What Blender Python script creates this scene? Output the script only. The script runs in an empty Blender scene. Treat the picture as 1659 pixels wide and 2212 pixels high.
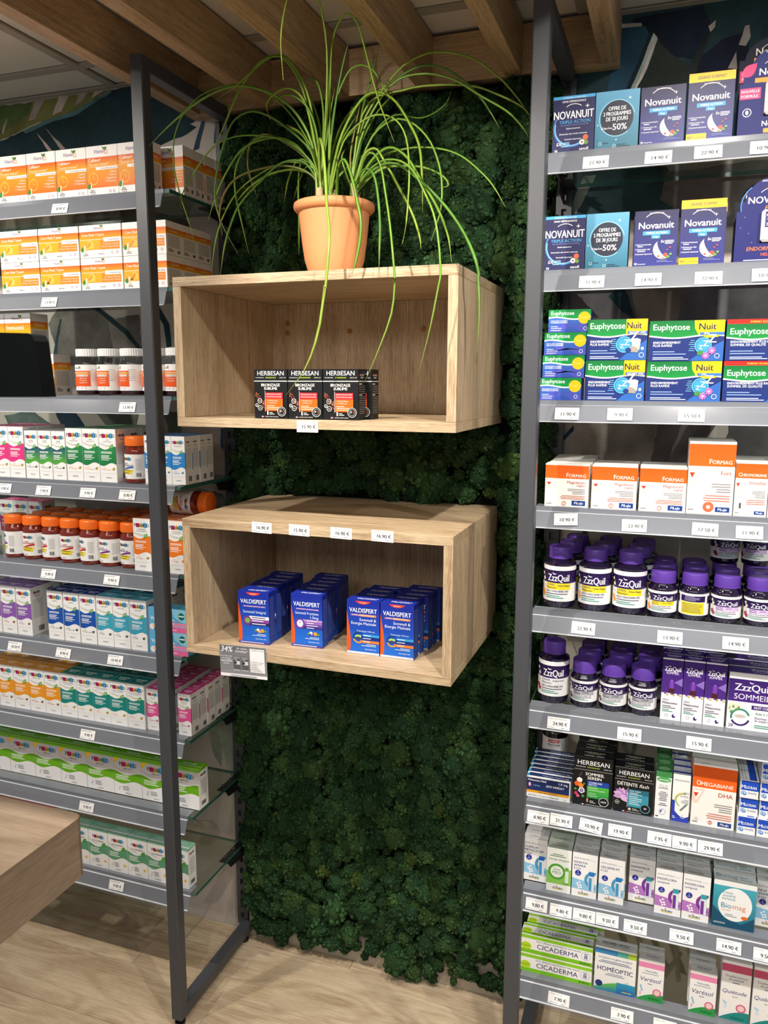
import bpy, math, random
import numpy as np
from mathutils import Matrix, Vector

random.seed(11)
np.random.seed(11)
scene = bpy.context.scene
COL = scene.collection

# ------------------------------------------------------------------ camera
cam_d = bpy.data.cameras.new('camera')
cam = bpy.data.objects.new('camera', cam_d)
COL.objects.link(cam)
YAW, PITCH, ROLL = 0.34229, 0.16004, 0.00326
_f = Vector((-math.sin(YAW) * math.cos(PITCH), math.cos(YAW) * math.cos(PITCH), -math.sin(PITCH)))
_r = Vector((math.cos(YAW), math.sin(YAW), 0))
_u = _r.cross(_f)
_c, _s = math.cos(ROLL), math.sin(ROLL)
_r, _u = _c * _r + _s * _u, -_s * _r + _c * _u
cam.matrix_world = Matrix(((_r.x, _u.x, -_f.x, 0), (_r.y, _u.y, -_f.y, -1.8706), (_r.z, _u.z, -_f.z, 1.5958), (0, 0, 0, 1)))
cam_d.sensor_fit = 'VERTICAL'
cam_d.sensor_height = 24.0
cam_d.lens = 1720.81 * 24.0 / 2212
cam_d.clip_start = 0.02
cam_d.dof.use_dof = True
cam_d.dof.focus_distance = 1.75
cam_d.dof.aperture_fstop = 5.0
scene.camera = cam

# ------------------------------------------------------------------ light and exposure
scene.view_settings.view_transform = 'Standard'
scene.view_settings.look = 'None'
scene.view_settings.gamma = 1.0
scene.view_settings.use_curve_mapping = False
scene.view_settings.exposure = 0.0
world = bpy.data.worlds.new('shop_ambient')
scene.world = world
world.use_nodes = True
world.node_tree.nodes['Background'].inputs[0].default_value = (0.95, 0.97, 1.0, 1)
world.node_tree.nodes['Background'].inputs[1].default_value = 0.26


def spot(x, power, aim_z, size=112, col=(1.0, 0.93, 0.84)):
    d = bpy.data.lights.new('ceiling_spot', 'SPOT')
    d.energy = power
    d.color = col
    d.spot_size = math.radians(size)
    d.spot_blend = 0.8
    d.shadow_soft_size = 0.022
    o = bpy.data.objects.new('ceiling_spot', d)
    COL.objects.link(o)
    o.location = (x, -1.13, 2.33)
    o.rotation_euler = (Vector((x * 0.98, -0.12, aim_z)) - Vector(o.location)).to_track_quat('-Z', 'Y').to_euler()
    return o


for _x, _p in ((-2.36, 44), (-1.55, 52), (-0.735, 90), (0.05, 62), (0.84, 74)):
    spot(_x, _p, 1.0)
_d = bpy.data.lights.new('room_fill_light', 'AREA')  # unseen area lamp added behind the camera as general fill
_d.shape = 'RECTANGLE'
_d.size, _d.size_y = 3.2, 1.6
_d.energy = 58
_d.color = (1.0, 0.97, 0.93)
_o = bpy.data.objects.new('room_fill_light', _d)
COL.objects.link(_o)
_o.location = (-0.4, -3.0, 2.34)

scene.cycles.max_bounces = 6
scene.cycles.diffuse_bounces = 3
scene.cycles.glossy_bounces = 3
scene.cycles.transmission_bounces = 4
scene.cycles.transparent_max_bounces = 14
scene.cycles.adaptive_threshold = 0.025

# ------------------------------------------------------------------ helpers


def lin(h):
    h = h.lstrip('#')
    out = []
    for i in (0, 2, 4):
        c = int(h[i:i + 2], 16) / 255
        out.append(c / 12.92 if c <= 0.04045 else ((c + 0.055) / 1.055) ** 2.4)
    return tuple(out) + (1.0,)


def tag(o, label=None, cat=None, group=None, kind=None):
    if label:
        o['label'] = label
    if cat:
        o['category'] = cat
    if group:
        o['group'] = group
    if kind:
        o['kind'] = kind
    return o


def link(name, data, mats=None, parent=None, loc=None):
    o = bpy.data.objects.new(name, data)
    COL.objects.link(o)
    if mats is not None and data is not None and len(data.materials) == 0:
        for m_ in (mats if isinstance(mats, (list, tuple)) else [mats]):
            data.materials.append(m_)
    if parent is not None:
        o.parent = parent
    if loc is not None:
        o.location = loc
    return o


def empty(name, loc=(0, 0, 0), rz=0.0):
    o = bpy.data.objects.new(name, None)
    COL.objects.link(o)
    o.empty_display_size = 0.05
    o.location = loc
    o.rotation_euler = (0, 0, rz)
    return o


class MB:
    """collects boxes, prisms and tubes into one mesh"""

    def __init__(s):
        s.V, s.F, s.M = [], [], []

    def add(s, V, F, m=0):
        b = len(s.V)
        s.V += [tuple(v) for v in V]
        s.F += [tuple(i + b for i in f) for f in F]
        s.M += [m] * len(F) if isinstance(m, int) else list(m)

    def box(s, x0, x1, y0, y1, z0, z1, m=0, c=0.0):
        if c <= 0:
            V = [(x0, y0, z0), (x1, y0, z0), (x1, y1, z0), (x0, y1, z0), (x0, y0, z1), (x1, y0, z1), (x1, y1, z1), (x0, y1, z1)]
            F = [(0, 3, 2, 1), (4, 5, 6, 7), (0, 1, 5, 4), (1, 2, 6, 5), (2, 3, 7, 6), (3, 0, 4, 7)]
            s.add(V, F, m)
            return
        # chamfered box: three shrunken quads per axis joined by a convex hull
        import bmesh
        bm = bmesh.new()
        for sx in (0, 1):
            for sy in (0, 1):
                for sz in (0, 1):
                    X, Y, Z = (x0, x1)[sx], (y0, y1)[sy], (z0, z1)[sz]
                    dx, dy, dz = (c, -c)[sx], (c, -c)[sy], (c, -c)[sz]
                    bm.verts.new((X + dx, Y + dy, Z))
                    bm.verts.new((X + dx, Y, Z + dz))
                    bm.verts.new((X, Y + dy, Z + dz))
        bmesh.ops.convex_hull(bm, input=bm.verts)
        bmesh.ops.dissolve_limit(bm, angle_limit=0.01, verts=bm.verts, edges=bm.edges)
        bm.verts.index_update()
        s.add([v.co for v in bm.verts], [[v.index for v in f.verts] for f in bm.faces], m)
        bm.free()

    def extrude_x(s, prof, x0, x1, mats=None):
        """prof: list of (y, z) counter-clockwise seen from +X"""
        n = len(prof)
        V = [(x0, y, z) for y, z in prof] + [(x1, y, z) for y, z in prof]
        F = [tuple(range(n))[::-1], tuple(range(n, 2 * n))]
        F += [(i, (i + 1) % n, n + (i + 1) % n, n + i) for i in range(n)]
        s.add(V, F, [0, 0] + (mats or [0] * n))

    def lathe(s, prof, n=28, m=0, cap=True, cx=0, cy=0, rib=0.0):
        b = len(prof)
        V, F = [], []
        for i in range(n):
            a = 2 * math.pi * i / n
            k = 1 - rib * (i % 2)
            for r, z in prof:
                V.append((cx + r * k * math.cos(a), cy + r * k * math.sin(a), z))
        for i in range(n):
            j = (i + 1) % n
            for q in range(b - 1):
                F.append((i * b + q, j * b + q, j * b + q + 1, i * b + q + 1))
        if cap:
            F.append(tuple(i * b for i in range(n))[::-1])
            F.append(tuple(i * b + b - 1 for i in range(n)))
        s.add(V, F, m)

    def mesh(s, name, mats, smooth=False):
        me = bpy.data.meshes.new(name)
        me.from_pydata(s.V, [], s.F)
        for m_ in (mats if isinstance(mats, (list, tuple)) else [mats]):
            me.materials.append(m_)
        if len(me.materials) > 1:
            me.polygons.foreach_set('material_index', s.M)
        if smooth:
            me.polygons.foreach_set('use_smooth', [True] * len(me.polygons))
            try:
                me.set_sharp_from_angle(angle=0.7)
            except Exception:
                pass
        me.update()
        return me

    def obj(s, name, mats, parent=None, smooth=False, loc=None):
        return link(name, s.mesh(name, mats, smooth), None, parent, loc)


def copy_tree(o, parent=None):
    c = o.copy()
    COL.objects.link(c)
    if parent is not None:
        c.parent = parent
    for ch in o.children:
        copy_tree(ch, c)
    return c


# ------------------------------------------------------------------ materials
MATS = {}


def newmat(name):
    m = bpy.data.materials.new(name)
    m.use_nodes = True
    nt = m.node_tree
    return m, nt, nt.nodes, nt.links, nt.nodes['Principled BSDF']


def plain(name, hexcol, rough=0.5, metal=0.0, spec=0.5, bump=0.0, bscale=200, var=0.06, coat=0.0, trans=0.0):
    m, nt, N, L, B = newmat(name)
    B.inputs['Roughness'].default_value = rough
    B.inputs['Metallic'].default_value = metal
    B.inputs['Specular IOR Level'].default_value = spec
    B.inputs['Coat Weight'].default_value = coat
    B.inputs['Transmission Weight'].default_value = trans
    tc = N.new('ShaderNodeTexCoord')
    nz = N.new('ShaderNodeTexNoise')
    nz.inputs['Scale'].default_value = bscale * 0.2
    L.new(tc.outputs['Object'], nz.inputs['Vector'])
    mx = N.new('ShaderNodeMix')
    mx.data_type = 'RGBA'
    c = lin(hexcol)
    mx.inputs[6].default_value = tuple(v * (1 - var) for v in c[:3]) + (1,)
    mx.inputs[7].default_value = tuple(min(1, v * (1 + var)) for v in c[:3]) + (1,)
    L.new(nz.outputs['Fac'], mx.inputs[0])
    L.new(mx.outputs[2], B.inputs['Base Color'])
    if bump:
        n2 = N.new('ShaderNodeTexNoise')
        n2.inputs['Scale'].default_value = bscale
        n2.inputs['Detail'].default_value = 3
        L.new(tc.outputs['Object'], n2.inputs['Vector'])
        bp_ = N.new('ShaderNodeBump')
        bp_.inputs['Strength'].default_value = bump
        bp_.inputs['Distance'].default_value = 0.002
        L.new(n2.outputs['Fac'], bp_.inputs['Height'])
        L.new(bp_.outputs['Normal'], B.inputs['Normal'])
    return m


def wood(name, light, dark, axis, rough=0.45, ring=1.0, fine=1.0, rnd=False, ringf=40.0):
    """oak laminate; the grain runs along axis 0, 1 or 2 of the object"""
    m, nt, N, L, B = newmat(name)
    B.inputs['Roughness'].default_value = rough
    tc = N.new('ShaderNodeTexCoord')
    vec = tc.outputs['Object']
    if rnd:
        oi = N.new('ShaderNodeObjectInfo')
        cmb = N.new('ShaderNodeVectorMath')
        cmb.operation = 'MULTIPLY'
        sp = N.new('ShaderNodeCombineXYZ')
        for k in range(3):
            L.new(oi.outputs['Random'], sp.inputs[k])
        L.new(sp.outputs[0], cmb.inputs[0])
        cmb.inputs[1].default_value = (37.0, 53.0, 11.0)
        ad = N.new('ShaderNodeVectorMath')
        ad.operation = 'ADD'
        L.new(vec, ad.inputs[0])
        L.new(cmb.outputs[0], ad.inputs[1])
        vec = ad.outputs[0]

    def mapped(along, across):
        mp = N.new('ShaderNodeMapping')
        sc = [across] * 3
        sc[axis] = along
        mp.inputs['Scale'].default_value = sc
        L.new(vec, mp.inputs['Vector'])
        return mp.outputs[0]

    def noise(v, scale, detail, rough_=0.55, dist=0.0):
        n = N.new('ShaderNodeTexNoise')
        n.inputs['Scale'].default_value = scale
        n.inputs['Detail'].default_value = detail
        n.inputs['Roughness'].default_value = rough_
        n.inputs['Distortion'].default_value = dist
        L.new(v, n.inputs['Vector'])
        return n.outputs['Fac']

    broad = noise(mapped(0.9, 9.0), 1.3, 3, 0.5, 0.4)
    streak = noise(mapped(4.0, 210.0), 1.6, 5, 0.65)
    pore = noise(mapped(42.0, 900.0), 1.0, 2, 0.5)
    warp = noise(mapped(1.2, 6.0), 1.5, 1.5, 0.45, 0.25)
    wv = N.new('ShaderNodeMath')
    wv.operation = 'MULTIPLY'
    L.new(warp, wv.inputs[0])
    wv.inputs[1].default_value = ringf
    sn = N.new('ShaderNodeMath')
    sn.operation = 'SINE'
    L.new(wv.outputs[0], sn.inputs[0])

    def madd(a, k, b):
        q = N.new('ShaderNodeMath')
        q.operation = 'MULTIPLY_ADD'
        L.new(a, q.inputs[0])
        q.inputs[1].default_value = k
        if isinstance(b, (int, float)):
            q.inputs[2].default_value = b
        else:
            L.new(b, q.inputs[2])
        return q.outputs[0]

    v = madd(broad, 0.34, -0.10 + 0.36 * (1 - fine))
    v = madd(streak, 0.62 * fine, v)
    v = madd(pore, 0.50 * fine, v)
    v = madd(sn.outputs[0], 0.030 * ring, v)
    rp = N.new('ShaderNodeValToRGB')
    rp.color_ramp.elements[0].position = 0.44
    rp.color_ramp.elements[0].color = lin(dark)
    rp.color_ramp.elements[1].position = 0.82
    rp.color_ramp.elements[1].color = lin(light)
    L.new(v, rp.inputs[0])
    L.new(rp.outputs[0], B.inputs['Base Color'])
    bm = N.new('ShaderNodeBump')
    bm.inputs['Strength'].default_value = 0.12
    bm.inputs['Distance'].default_value = 0.0008
    L.new(pore, bm.inputs['Height'])
    L.new(bm.outputs[0], B.inputs['Normal'])
    return m


def attr_mat(name, rough=0.4, wash=0.0, spec=0.45, wscale=6.0):
    """colour printed on card, film or wallpaper: read from the mesh's colour attribute"""
    m, nt, N, L, B = newmat(name)
    B.inputs['Roughness'].default_value = rough
    B.inputs['Specular IOR Level'].default_value = spec
    at = N.new('ShaderNodeAttribute')
    at.attribute_name = 'Col'
    out = at.outputs['Color']
    tc = N.new('ShaderNodeTexCoord')
    nz = N.new('ShaderNodeTexNoise')
    nz.inputs['Scale'].default_value = wscale
    nz.inputs['Detail'].default_value = 8
    nz.inputs['Roughness'].default_value = 0.65
    L.new(tc.outputs['Object'], nz.inputs['Vector'])
    mr = N.new('ShaderNodeMapRange')
    mr.inputs['From Min'].default_value = 0.3
    mr.inputs['From Max'].default_value = 0.7
    mr.inputs['To Min'].default_value = 1 - wash
    mr.inputs['To Max'].default_value = 1 + wash
    L.new(nz.outputs['Fac'], mr.inputs['Value'])
    mx = N.new('ShaderNodeVectorMath')
    mx.operation = 'SCALE'
    L.new(out, mx.inputs[0])
    L.new(mr.outputs[0], mx.inputs['Scale'])
    L.new(mx.outputs[0], B.inputs['Base Color'])
    return m


def clear_mat(name, tint, gloss_rough, body=None, body_amt=0.0, ior=1.5):
    """thin clear pane: light passes through, grazing angles reflect, an optional milky body"""
    m, nt, N, L, B = newmat(name)
    N.remove(B)
    out = N['Material Output']
    tr = N.new('ShaderNodeBsdfTransparent')
    tr.inputs[0].default_value = lin(tint)
    gl = N.new('ShaderNodeBsdfGlossy')
    gl.inputs['Roughness'].default_value = gloss_rough
    fr = N.new('ShaderNodeFresnel')
    ge = N.new('ShaderNodeNewGeometry')
    mi = N.new('ShaderNodeMath')          # a thin pane reflects alike from both of its faces
    mi.operation = 'MULTIPLY_ADD'
    L.new(ge.outputs['Backfacing'], mi.inputs[0])
    mi.inputs[1].default_value = 1 / ior - ior
    mi.inputs[2].default_value = ior
    L.new(mi.outputs[0], fr.inputs[0])
    base = tr.outputs[0]
    if body:
        df = N.new('ShaderNodeBsdfDiffuse')
        df.inputs[0].default_value = lin(body)
        mb = N.new('ShaderNodeMixShader')
        mb.inputs[0].default_value = body_amt
        L.new(tr.outputs[0], mb.inputs[1])
        L.new(df.outputs[0], mb.inputs[2])
        base = mb.outputs[0]
    mx = N.new('ShaderNodeMixShader')
    L.new(fr.outputs[0], mx.inputs[0])
    L.new(base, mx.inputs[1])
    L.new(gl.outputs[0], mx.inputs[2])
    L.new(mx.outputs[0], out.inputs[0])
    return m


OAK_L, OAK_D = '#dfc8a6', '#8f7250'
M_oakx = wood('light_oak_laminate', OAK_L, OAK_D, 0)
M_oakz = wood('light_oak_laminate_upright', OAK_L, OAK_D, 2)
M_beamy = wood('oak_beam_laminate', '#cdae84', '#86684a', 1)  # same oak as the boxes, browner: dim ceiling light put into the colour
M_beamx = wood('oak_board_laminate', '#cdae84', '#86684a', 0, ring=2.0)  # board likewise: the box oak with the dimness coloured in
M_floor = wood('oak_floor_plank', '#e0cdb0', '#a48c6e', 0, rough=0.4, ring=1.5, fine=0.8, rnd=True, ringf=75.0)
M_counter = wood('counter_walnut_laminate', '#b9a58e', '#8a7560', 0, ring=2.2, fine=0.6)
M_counter_edge = wood('counter_walnut_laminate_edge', '#b39e86', '#7f6a55', 1, ring=0.5, fine=0.8)
M_metal = plain('anthracite_powder_coat', '#45474c', 0.42, bump=0.08, bscale=1600, spec=0.5)
M_black = plain('black_steel', '#17181a', 0.45)
M_screw = plain('zinc_screw', '#8d9094', 0.25, metal=0.9)
M_glass = clear_mat('shelf_glass', '#f0f6f3', 0.02)
M_glass_edge = plain('shelf_glass_edge', '#2f6058', 0.12, spec=0.8, coat=0.5)
M_rail = clear_mat('clear_price_channel', '#cdd1d8', 0.16, '#adb2bc', 0.38)
M_rail_edge = clear_mat('clear_price_channel_edge', '#ffffff', 0.1, '#e6ebf2', 0.8)
M_print = attr_mat('printed_card', 0.45, spec=0.3)
M_film = attr_mat('printed_label_film', 0.25)
M_mural = attr_mat('mural_wallpaper', 0.75, wash=0.30, spec=0.2, wscale=16.0)
M_wall = plain('greige_wall_panel', '#bdb4ac', 0.6, var=0.02, bscale=20)
M_tile = plain('ceiling_tile', '#e0d8cd', 0.85, bump=0.15, bscale=900, var=0.03)
M_tbar = plain('ceiling_grid_steel', '#aaa295', 0.6)
M_terra = plain('terracotta', '#dc9562', 0.65, bump=0.06, bscale=500, var=0.08)
M_soil = plain('potting_bark', '#5a4632', 0.95, bump=0.8, bscale=120, var=0.5)
M_skirt = plain('skirting_board', '#b8ad9c', 0.5)
M_plug = plain('screw_cover_cap', '#a8762f', 0.4)
M_amber = plain('amber_jar', '#74200c', 0.06, spec=0.7, coat=0.6, var=0.35, bscale=400)
M_orange_cap = plain('orange_cap', '#f0701a', 0.3)
M_violet_jar = plain('dark_violet_jar', '#170d2a', 0.05, spec=0.8, coat=0.8, var=0.3, bscale=200)
M_violet_cap = plain('violet_cap', '#5b3a9c', 0.3)
M_white_cap = plain('white_ribbed_cap', '#efefef', 0.35)
M_clear_jar = clear_mat('clear_jar', '#f2f4f6', 0.03, ior=1.45)
M_gummy = plain('dark_red_gummies', '#3a0f14', 0.25, bump=0.9, bscale=160, var=0.4)
M_brown_jar = plain('dark_brown_jar', '#1a0c0a', 0.06, coat=0.7)
M_red_cap = plain('red_cap', '#d3141b', 0.3)
M_screen = plain('dark_plastic_display', '#0b1213', 0.8, spec=0.15)
M_white_pl = plain('white_plastic', '#eceae4', 0.3)


def leaf_mat(name, a, b, tip):
    m, nt, N, L, B = newmat(name)
    B.inputs['Roughness'].default_value = 0.38
    B.inputs['Subsurface Weight'].default_value = 0.0
    at = N.new('ShaderNodeAttribute')
    at.attribute_name = 'Col'
    nz = N.new('ShaderNodeTexNoise')
    nz.inputs['Scale'].default_value = 30
    tc = N.new('ShaderNodeTexCoord')
    L.new(tc.outputs['Object'], nz.inputs['Vector'])
    sc = N.new('ShaderNodeVectorMath')
    sc.operation = 'SCALE'
    mr = N.new('ShaderNodeMapRange')
    mr.inputs['To Min'].default_value = 0.75
    mr.inputs['To Max'].default_value = 1.25
    L.new(nz.outputs['Fac'], mr.inputs['Value'])
    L.new(at.outputs['Color'], sc.inputs[0])
    L.new(mr.outputs[0], sc.inputs['Scale'])
    L.new(sc.outputs[0], B.inputs['Base Color'])
    tl = N.new('ShaderNodeBsdfTranslucent')
    L.new(sc.outputs[0], tl.inputs[0])
    mx = N.new('ShaderNodeMixShader')
    mx.inputs[0].default_value = 0.4
    L.new(B.outputs[0], mx.inputs[1])
    L.new(tl.outputs[0], mx.inputs[2])
    L.new(mx.outputs[0], N['Material Output'].inputs[0])
    return m


M_leaf = leaf_mat('strap_leaf', '', '', '')


def moss_mat():
    m, nt, N, L, B = newmat('reindeer_moss')
    B.inputs['Roughness'].default_value = 0.9
    B.inputs['Specular IOR Level'].default_value = 0.15
    at = N.new('ShaderNodeAttribute')
    at.attribute_name = 'Col'
    tc = N.new('ShaderNodeTexCoord')
    nz = N.new('ShaderNodeTexNoise')
    nz.inputs['Scale'].default_value = 330
    nz.inputs['Detail'].default_value = 5
    L.new(tc.outputs['Object'], nz.inputs['Vector'])
    vo = N.new('ShaderNodeTexVoronoi')
    vo.inputs['Scale'].default_value = 420
    L.new(tc.outputs['Object'], vo.inputs['Vector'])
    mr = N.new('ShaderNodeMapRange')
    mr.inputs['From Min'].default_value = 0.3
    mr.inputs['From Max'].default_value = 0.7
    mr.inputs['To Min'].default_value = 0.45
    mr.inputs['To Max'].default_value = 1.5
    L.new(nz.outputs['Fac'], mr.inputs['Value'])
    sc = N.new('ShaderNodeVectorMath')
    sc.operation = 'SCALE'
    L.new(at.outputs['Color'], sc.inputs[0])
    L.new(mr.outputs[0], sc.inputs['Scale'])
    L.new(sc.outputs[0], B.inputs['Base Color'])
    ad = N.new('ShaderNodeMath')
    ad.operation = 'SUBTRACT'
    L.new(nz.outputs['Fac'], ad.inputs[0])
    L.new(vo.outputs['Distance'], ad.inputs[1])
    bm = N.new('ShaderNodeBump')
    bm.inputs['Strength'].default_value = 1.0
    bm.inputs['Distance'].default_value = 0.004
    L.new(ad.outputs[0], bm.inputs['Height'])
    L.new(bm.outputs[0], B.inputs['Normal'])
    return m


M_moss = moss_mat()

# ------------------------------------------------------------------ flat print: coloured shapes and lettering
_TXT = {}


def glyphs(s, res, off):
    key = (s, res, off)
    if key in _TXT:
        return _TXT[key]
    cu = bpy.data.curves.new('t', 'FONT')
    cu.body = s
    cu.size = 1.0
    cu.resolution_u = res
    cu.offset = off
    cu.fill_mode = 'FRONT'
    o = bpy.data.objects.new('t', cu)
    me = bpy.data.meshes.new_from_object(o)
    n = len(me.vertices)
    V = np.zeros(n * 3)
    me.vertices.foreach_get('co', V)
    V = V.reshape(-1, 3)[:, :2]
    F = [tuple(p.vertices) for p in me.polygons]
    bpy.data.objects.remove(o)
    bpy.data.curves.remove(cu)
    bpy.data.meshes.remove(me)
    _TXT[key] = (V, F)
    return V, F


_H = glyphs('H', 2, 0.0)[0]
CAP = float(_H[:, 1].max()) if len(_H) else 0.7


class Art:
    """a printed face, in millimetres: x to the right, y up; later shapes lie a hair above earlier ones"""

    def __init__(s, w, h, curve=0.0):
        s.w, s.h, s.curve = w, h, curve
        s.V, s.F, s.C = [], [], []
        s.lay = 1

    def _add(s, pts, faces, cols, lift=0.0):
        b = len(s.V)
        z = s.lay * (0.05 if s.curve else 0.03) + lift
        s.lay += 1
        s.V += [(p[0], p[1], z) for p in pts]
        s.F += [tuple(i + b for i in f) for f in faces]
        s.C += cols

    def strip(s, x0, x1, lo, hi, col, col2=None, n=None):
        """area between two curves; col at the bottom, col2 at the top"""
        n = n or max(1, int(abs(x1 - x0) / (2.0 if s.curve else 3.0)))
        c1, c2 = lin(col), lin(col2 or col)
        P, Fc, Cc = [], [], []
        for i in range(n + 1):
            x = x0 + (x1 - x0) * i / n
            P += [(x, lo(x) if callable(lo) else lo), (x, hi(x) if callable(hi) else hi)]
            Cc += [c1, c2]
        for i in range(n):
            Fc.append((2 * i, 2 * i + 2, 2 * i + 3, 2 * i + 1))
        s._add(P, Fc, Cc)

    def rect(s, x0, y0, x1, y1, col, col2=None):
        s.strip(x0, x1, y0, y1, col, col2, None if s.curve else 1)

    def poly(s, pts, col):
        s._add(pts, [tuple(range(len(pts)))], [lin(col)] * len(pts), 0.1 if s.curve else 0)

    def ell(s, cx, cy, rx, ry=None, col='#fff', n=20, a0=0, a1=6.2832):
        ry = ry or rx
        P = [(cx + rx * math.cos(a0 + (a1 - a0) * i / n), cy + ry * math.sin(a0 + (a1 - a0) * i / n)) for i in range(n + (0 if a1 > 6.28 else 1))]
        s.poly(P, col)

    def ring(s, cx, cy, r0, r1, col, n=22, a0=0.0, a1=6.2832):
        P, Fc = [], []
        for i in range(n + 1):
            a = a0 + (a1 - a0) * i / n
            P += [(cx + r0 * math.cos(a), cy + r0 * math.sin(a)), (cx + r1 * math.cos(a), cy + r1 * math.sin(a))]
        for i in range(n):
            Fc.append((2 * i, 2 * i + 1, 2 * i + 3, 2 * i + 2))
        s._add(P, Fc, [lin(col)] * len(P))

    def moon(s, cx, cy, r, col, ang=0.5, k=0.55, n=14):
        P = []
        for i in range(n + 1):
            a = math.pi * i / n - math.pi / 2
            P.append((-r * math.cos(a), r * math.sin(a)))
        for i in range(n, -1, -1):
            a = math.pi * i / n - math.pi / 2
            P.append((-r * k * math.cos(a), r * math.sin(a)))
        c, q = math.cos(ang), math.sin(ang)
        s.poly([(cx + x * c - y * q, cy + x * q + y * c) for x, y in P], col)

    def star(s, cx, cy, r, col):
        P = []
        for i in range(8):
            a = math.pi / 4 * i
            k = r if i % 2 == 0 else r * 0.25
            P.append((cx + k * math.cos(a), cy + k * math.sin(a)))
        s.poly(P, col)

    def text(s, t, x, y, cap, col, al='l', bold=0.0, maxw=None, ital=0.0, res=2):
        V, F = glyphs(t, res, 0.0)
        if len(V) == 0:
            return 0.0
        k = cap / CAP
        x0, x1 = V[:, 0].min(), V[:, 0].max()
        kx = k
        if maxw and (x1 - x0) * k > maxw:
            kx = maxw / (x1 - x0)
        w = (x1 - x0) * kx
        ox = {'l': x, 'c': x - w / 2, 'r': x - w}[al] - x0 * kx
        # heavier weights: the strokes are struck twice, a little apart
        d = 0.017 * bold * k
        for sh in ((0.0,) if bold < 0.25 else ((-d, d) if bold < 1.3 else (-d, 0.0, d))):
            P = [(ox + sh + v[0] * kx + v[1] * k * ital, y + v[1] * k) for v in V]
            s._add(P, F, [lin(col)] * len(P), 0.18 if s.curve else 0)
        return w

    def lines(s, x, y, w, n, dy, h, col, al='l', lo=0.55, seed=1):
        rr = random.Random(seed)
        for i in range(n):
            ln = w * rr.uniform(lo, 1)
            xx = {'l': x, 'r': x + w - ln, 'c': x + (w - ln) / 2}[al]
            s.rect(xx, y - i * dy, xx + ln, y - i * dy + h, col)

    def leaf(s, cx, cy, r, col, ang=0.9):
        P = []
        for i in range(15):
            t = i / 14
            P.append((-r + 2 * r * t, r * 0.62 * math.sin(math.pi * t ** 0.8)))
        for i in range(14, 0, -1):
            t = i / 14
            P.append((-r + 2 * r * t, -r * 0.62 * math.sin(math.pi * t ** 0.8)))
        c, q = math.cos(ang), math.sin(ang)
        s.poly([(cx + a * c - b * q, cy + a * q + b * c) for a, b in P], col)

    def bars(s, x, y, w, h, col='#222222'):
        rr = random.Random(5)
        X = x
        while X < x + w - 0.8:
            k = rr.uniform(0.4, 1.1)
            s.rect(X, y, min(X + k, x + w), y + h, col)
            X += k + rr.uniform(0.4, 1.0)


def bake(name, arts, mat):
    """arts: list of (Art, mapping (x, y, lift in metres) -> xyz in metres) joined into one printed mesh"""
    V, F, C = [], [], []
    for a, fn in arts:
        b = len(V)
        V += [fn(p[0] / 1000, p[1] / 1000, p[2] / 1000) for p in a.V]
        F += [tuple(i + b for i in f) for f in a.F]
        C += a.C
    me = bpy.data.meshes.new(name)
    me.from_pydata(V, [], F)
    at = me.color_attributes.new('Col', 'FLOAT_COLOR', 'POINT')
    at.data.foreach_set('color', np.array(C, dtype=np.float32).ravel())
    me.materials.append(mat)
    me.update()
    return me


def col_mesh(name, V, F, C, mat, smooth=False):
    me = bpy.data.meshes.new(name)
    me.from_pydata(V, [], F)
    at = me.color_attributes.new('Col', 'FLOAT_COLOR', 'POINT')
    at.data.foreach_set('color', np.array(C, dtype=np.float32).ravel())
    me.materials.append(mat)
    if smooth:
        me.polygons.foreach_set('use_smooth', [True] * len(me.polygons))
    me.update()
    return me

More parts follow.
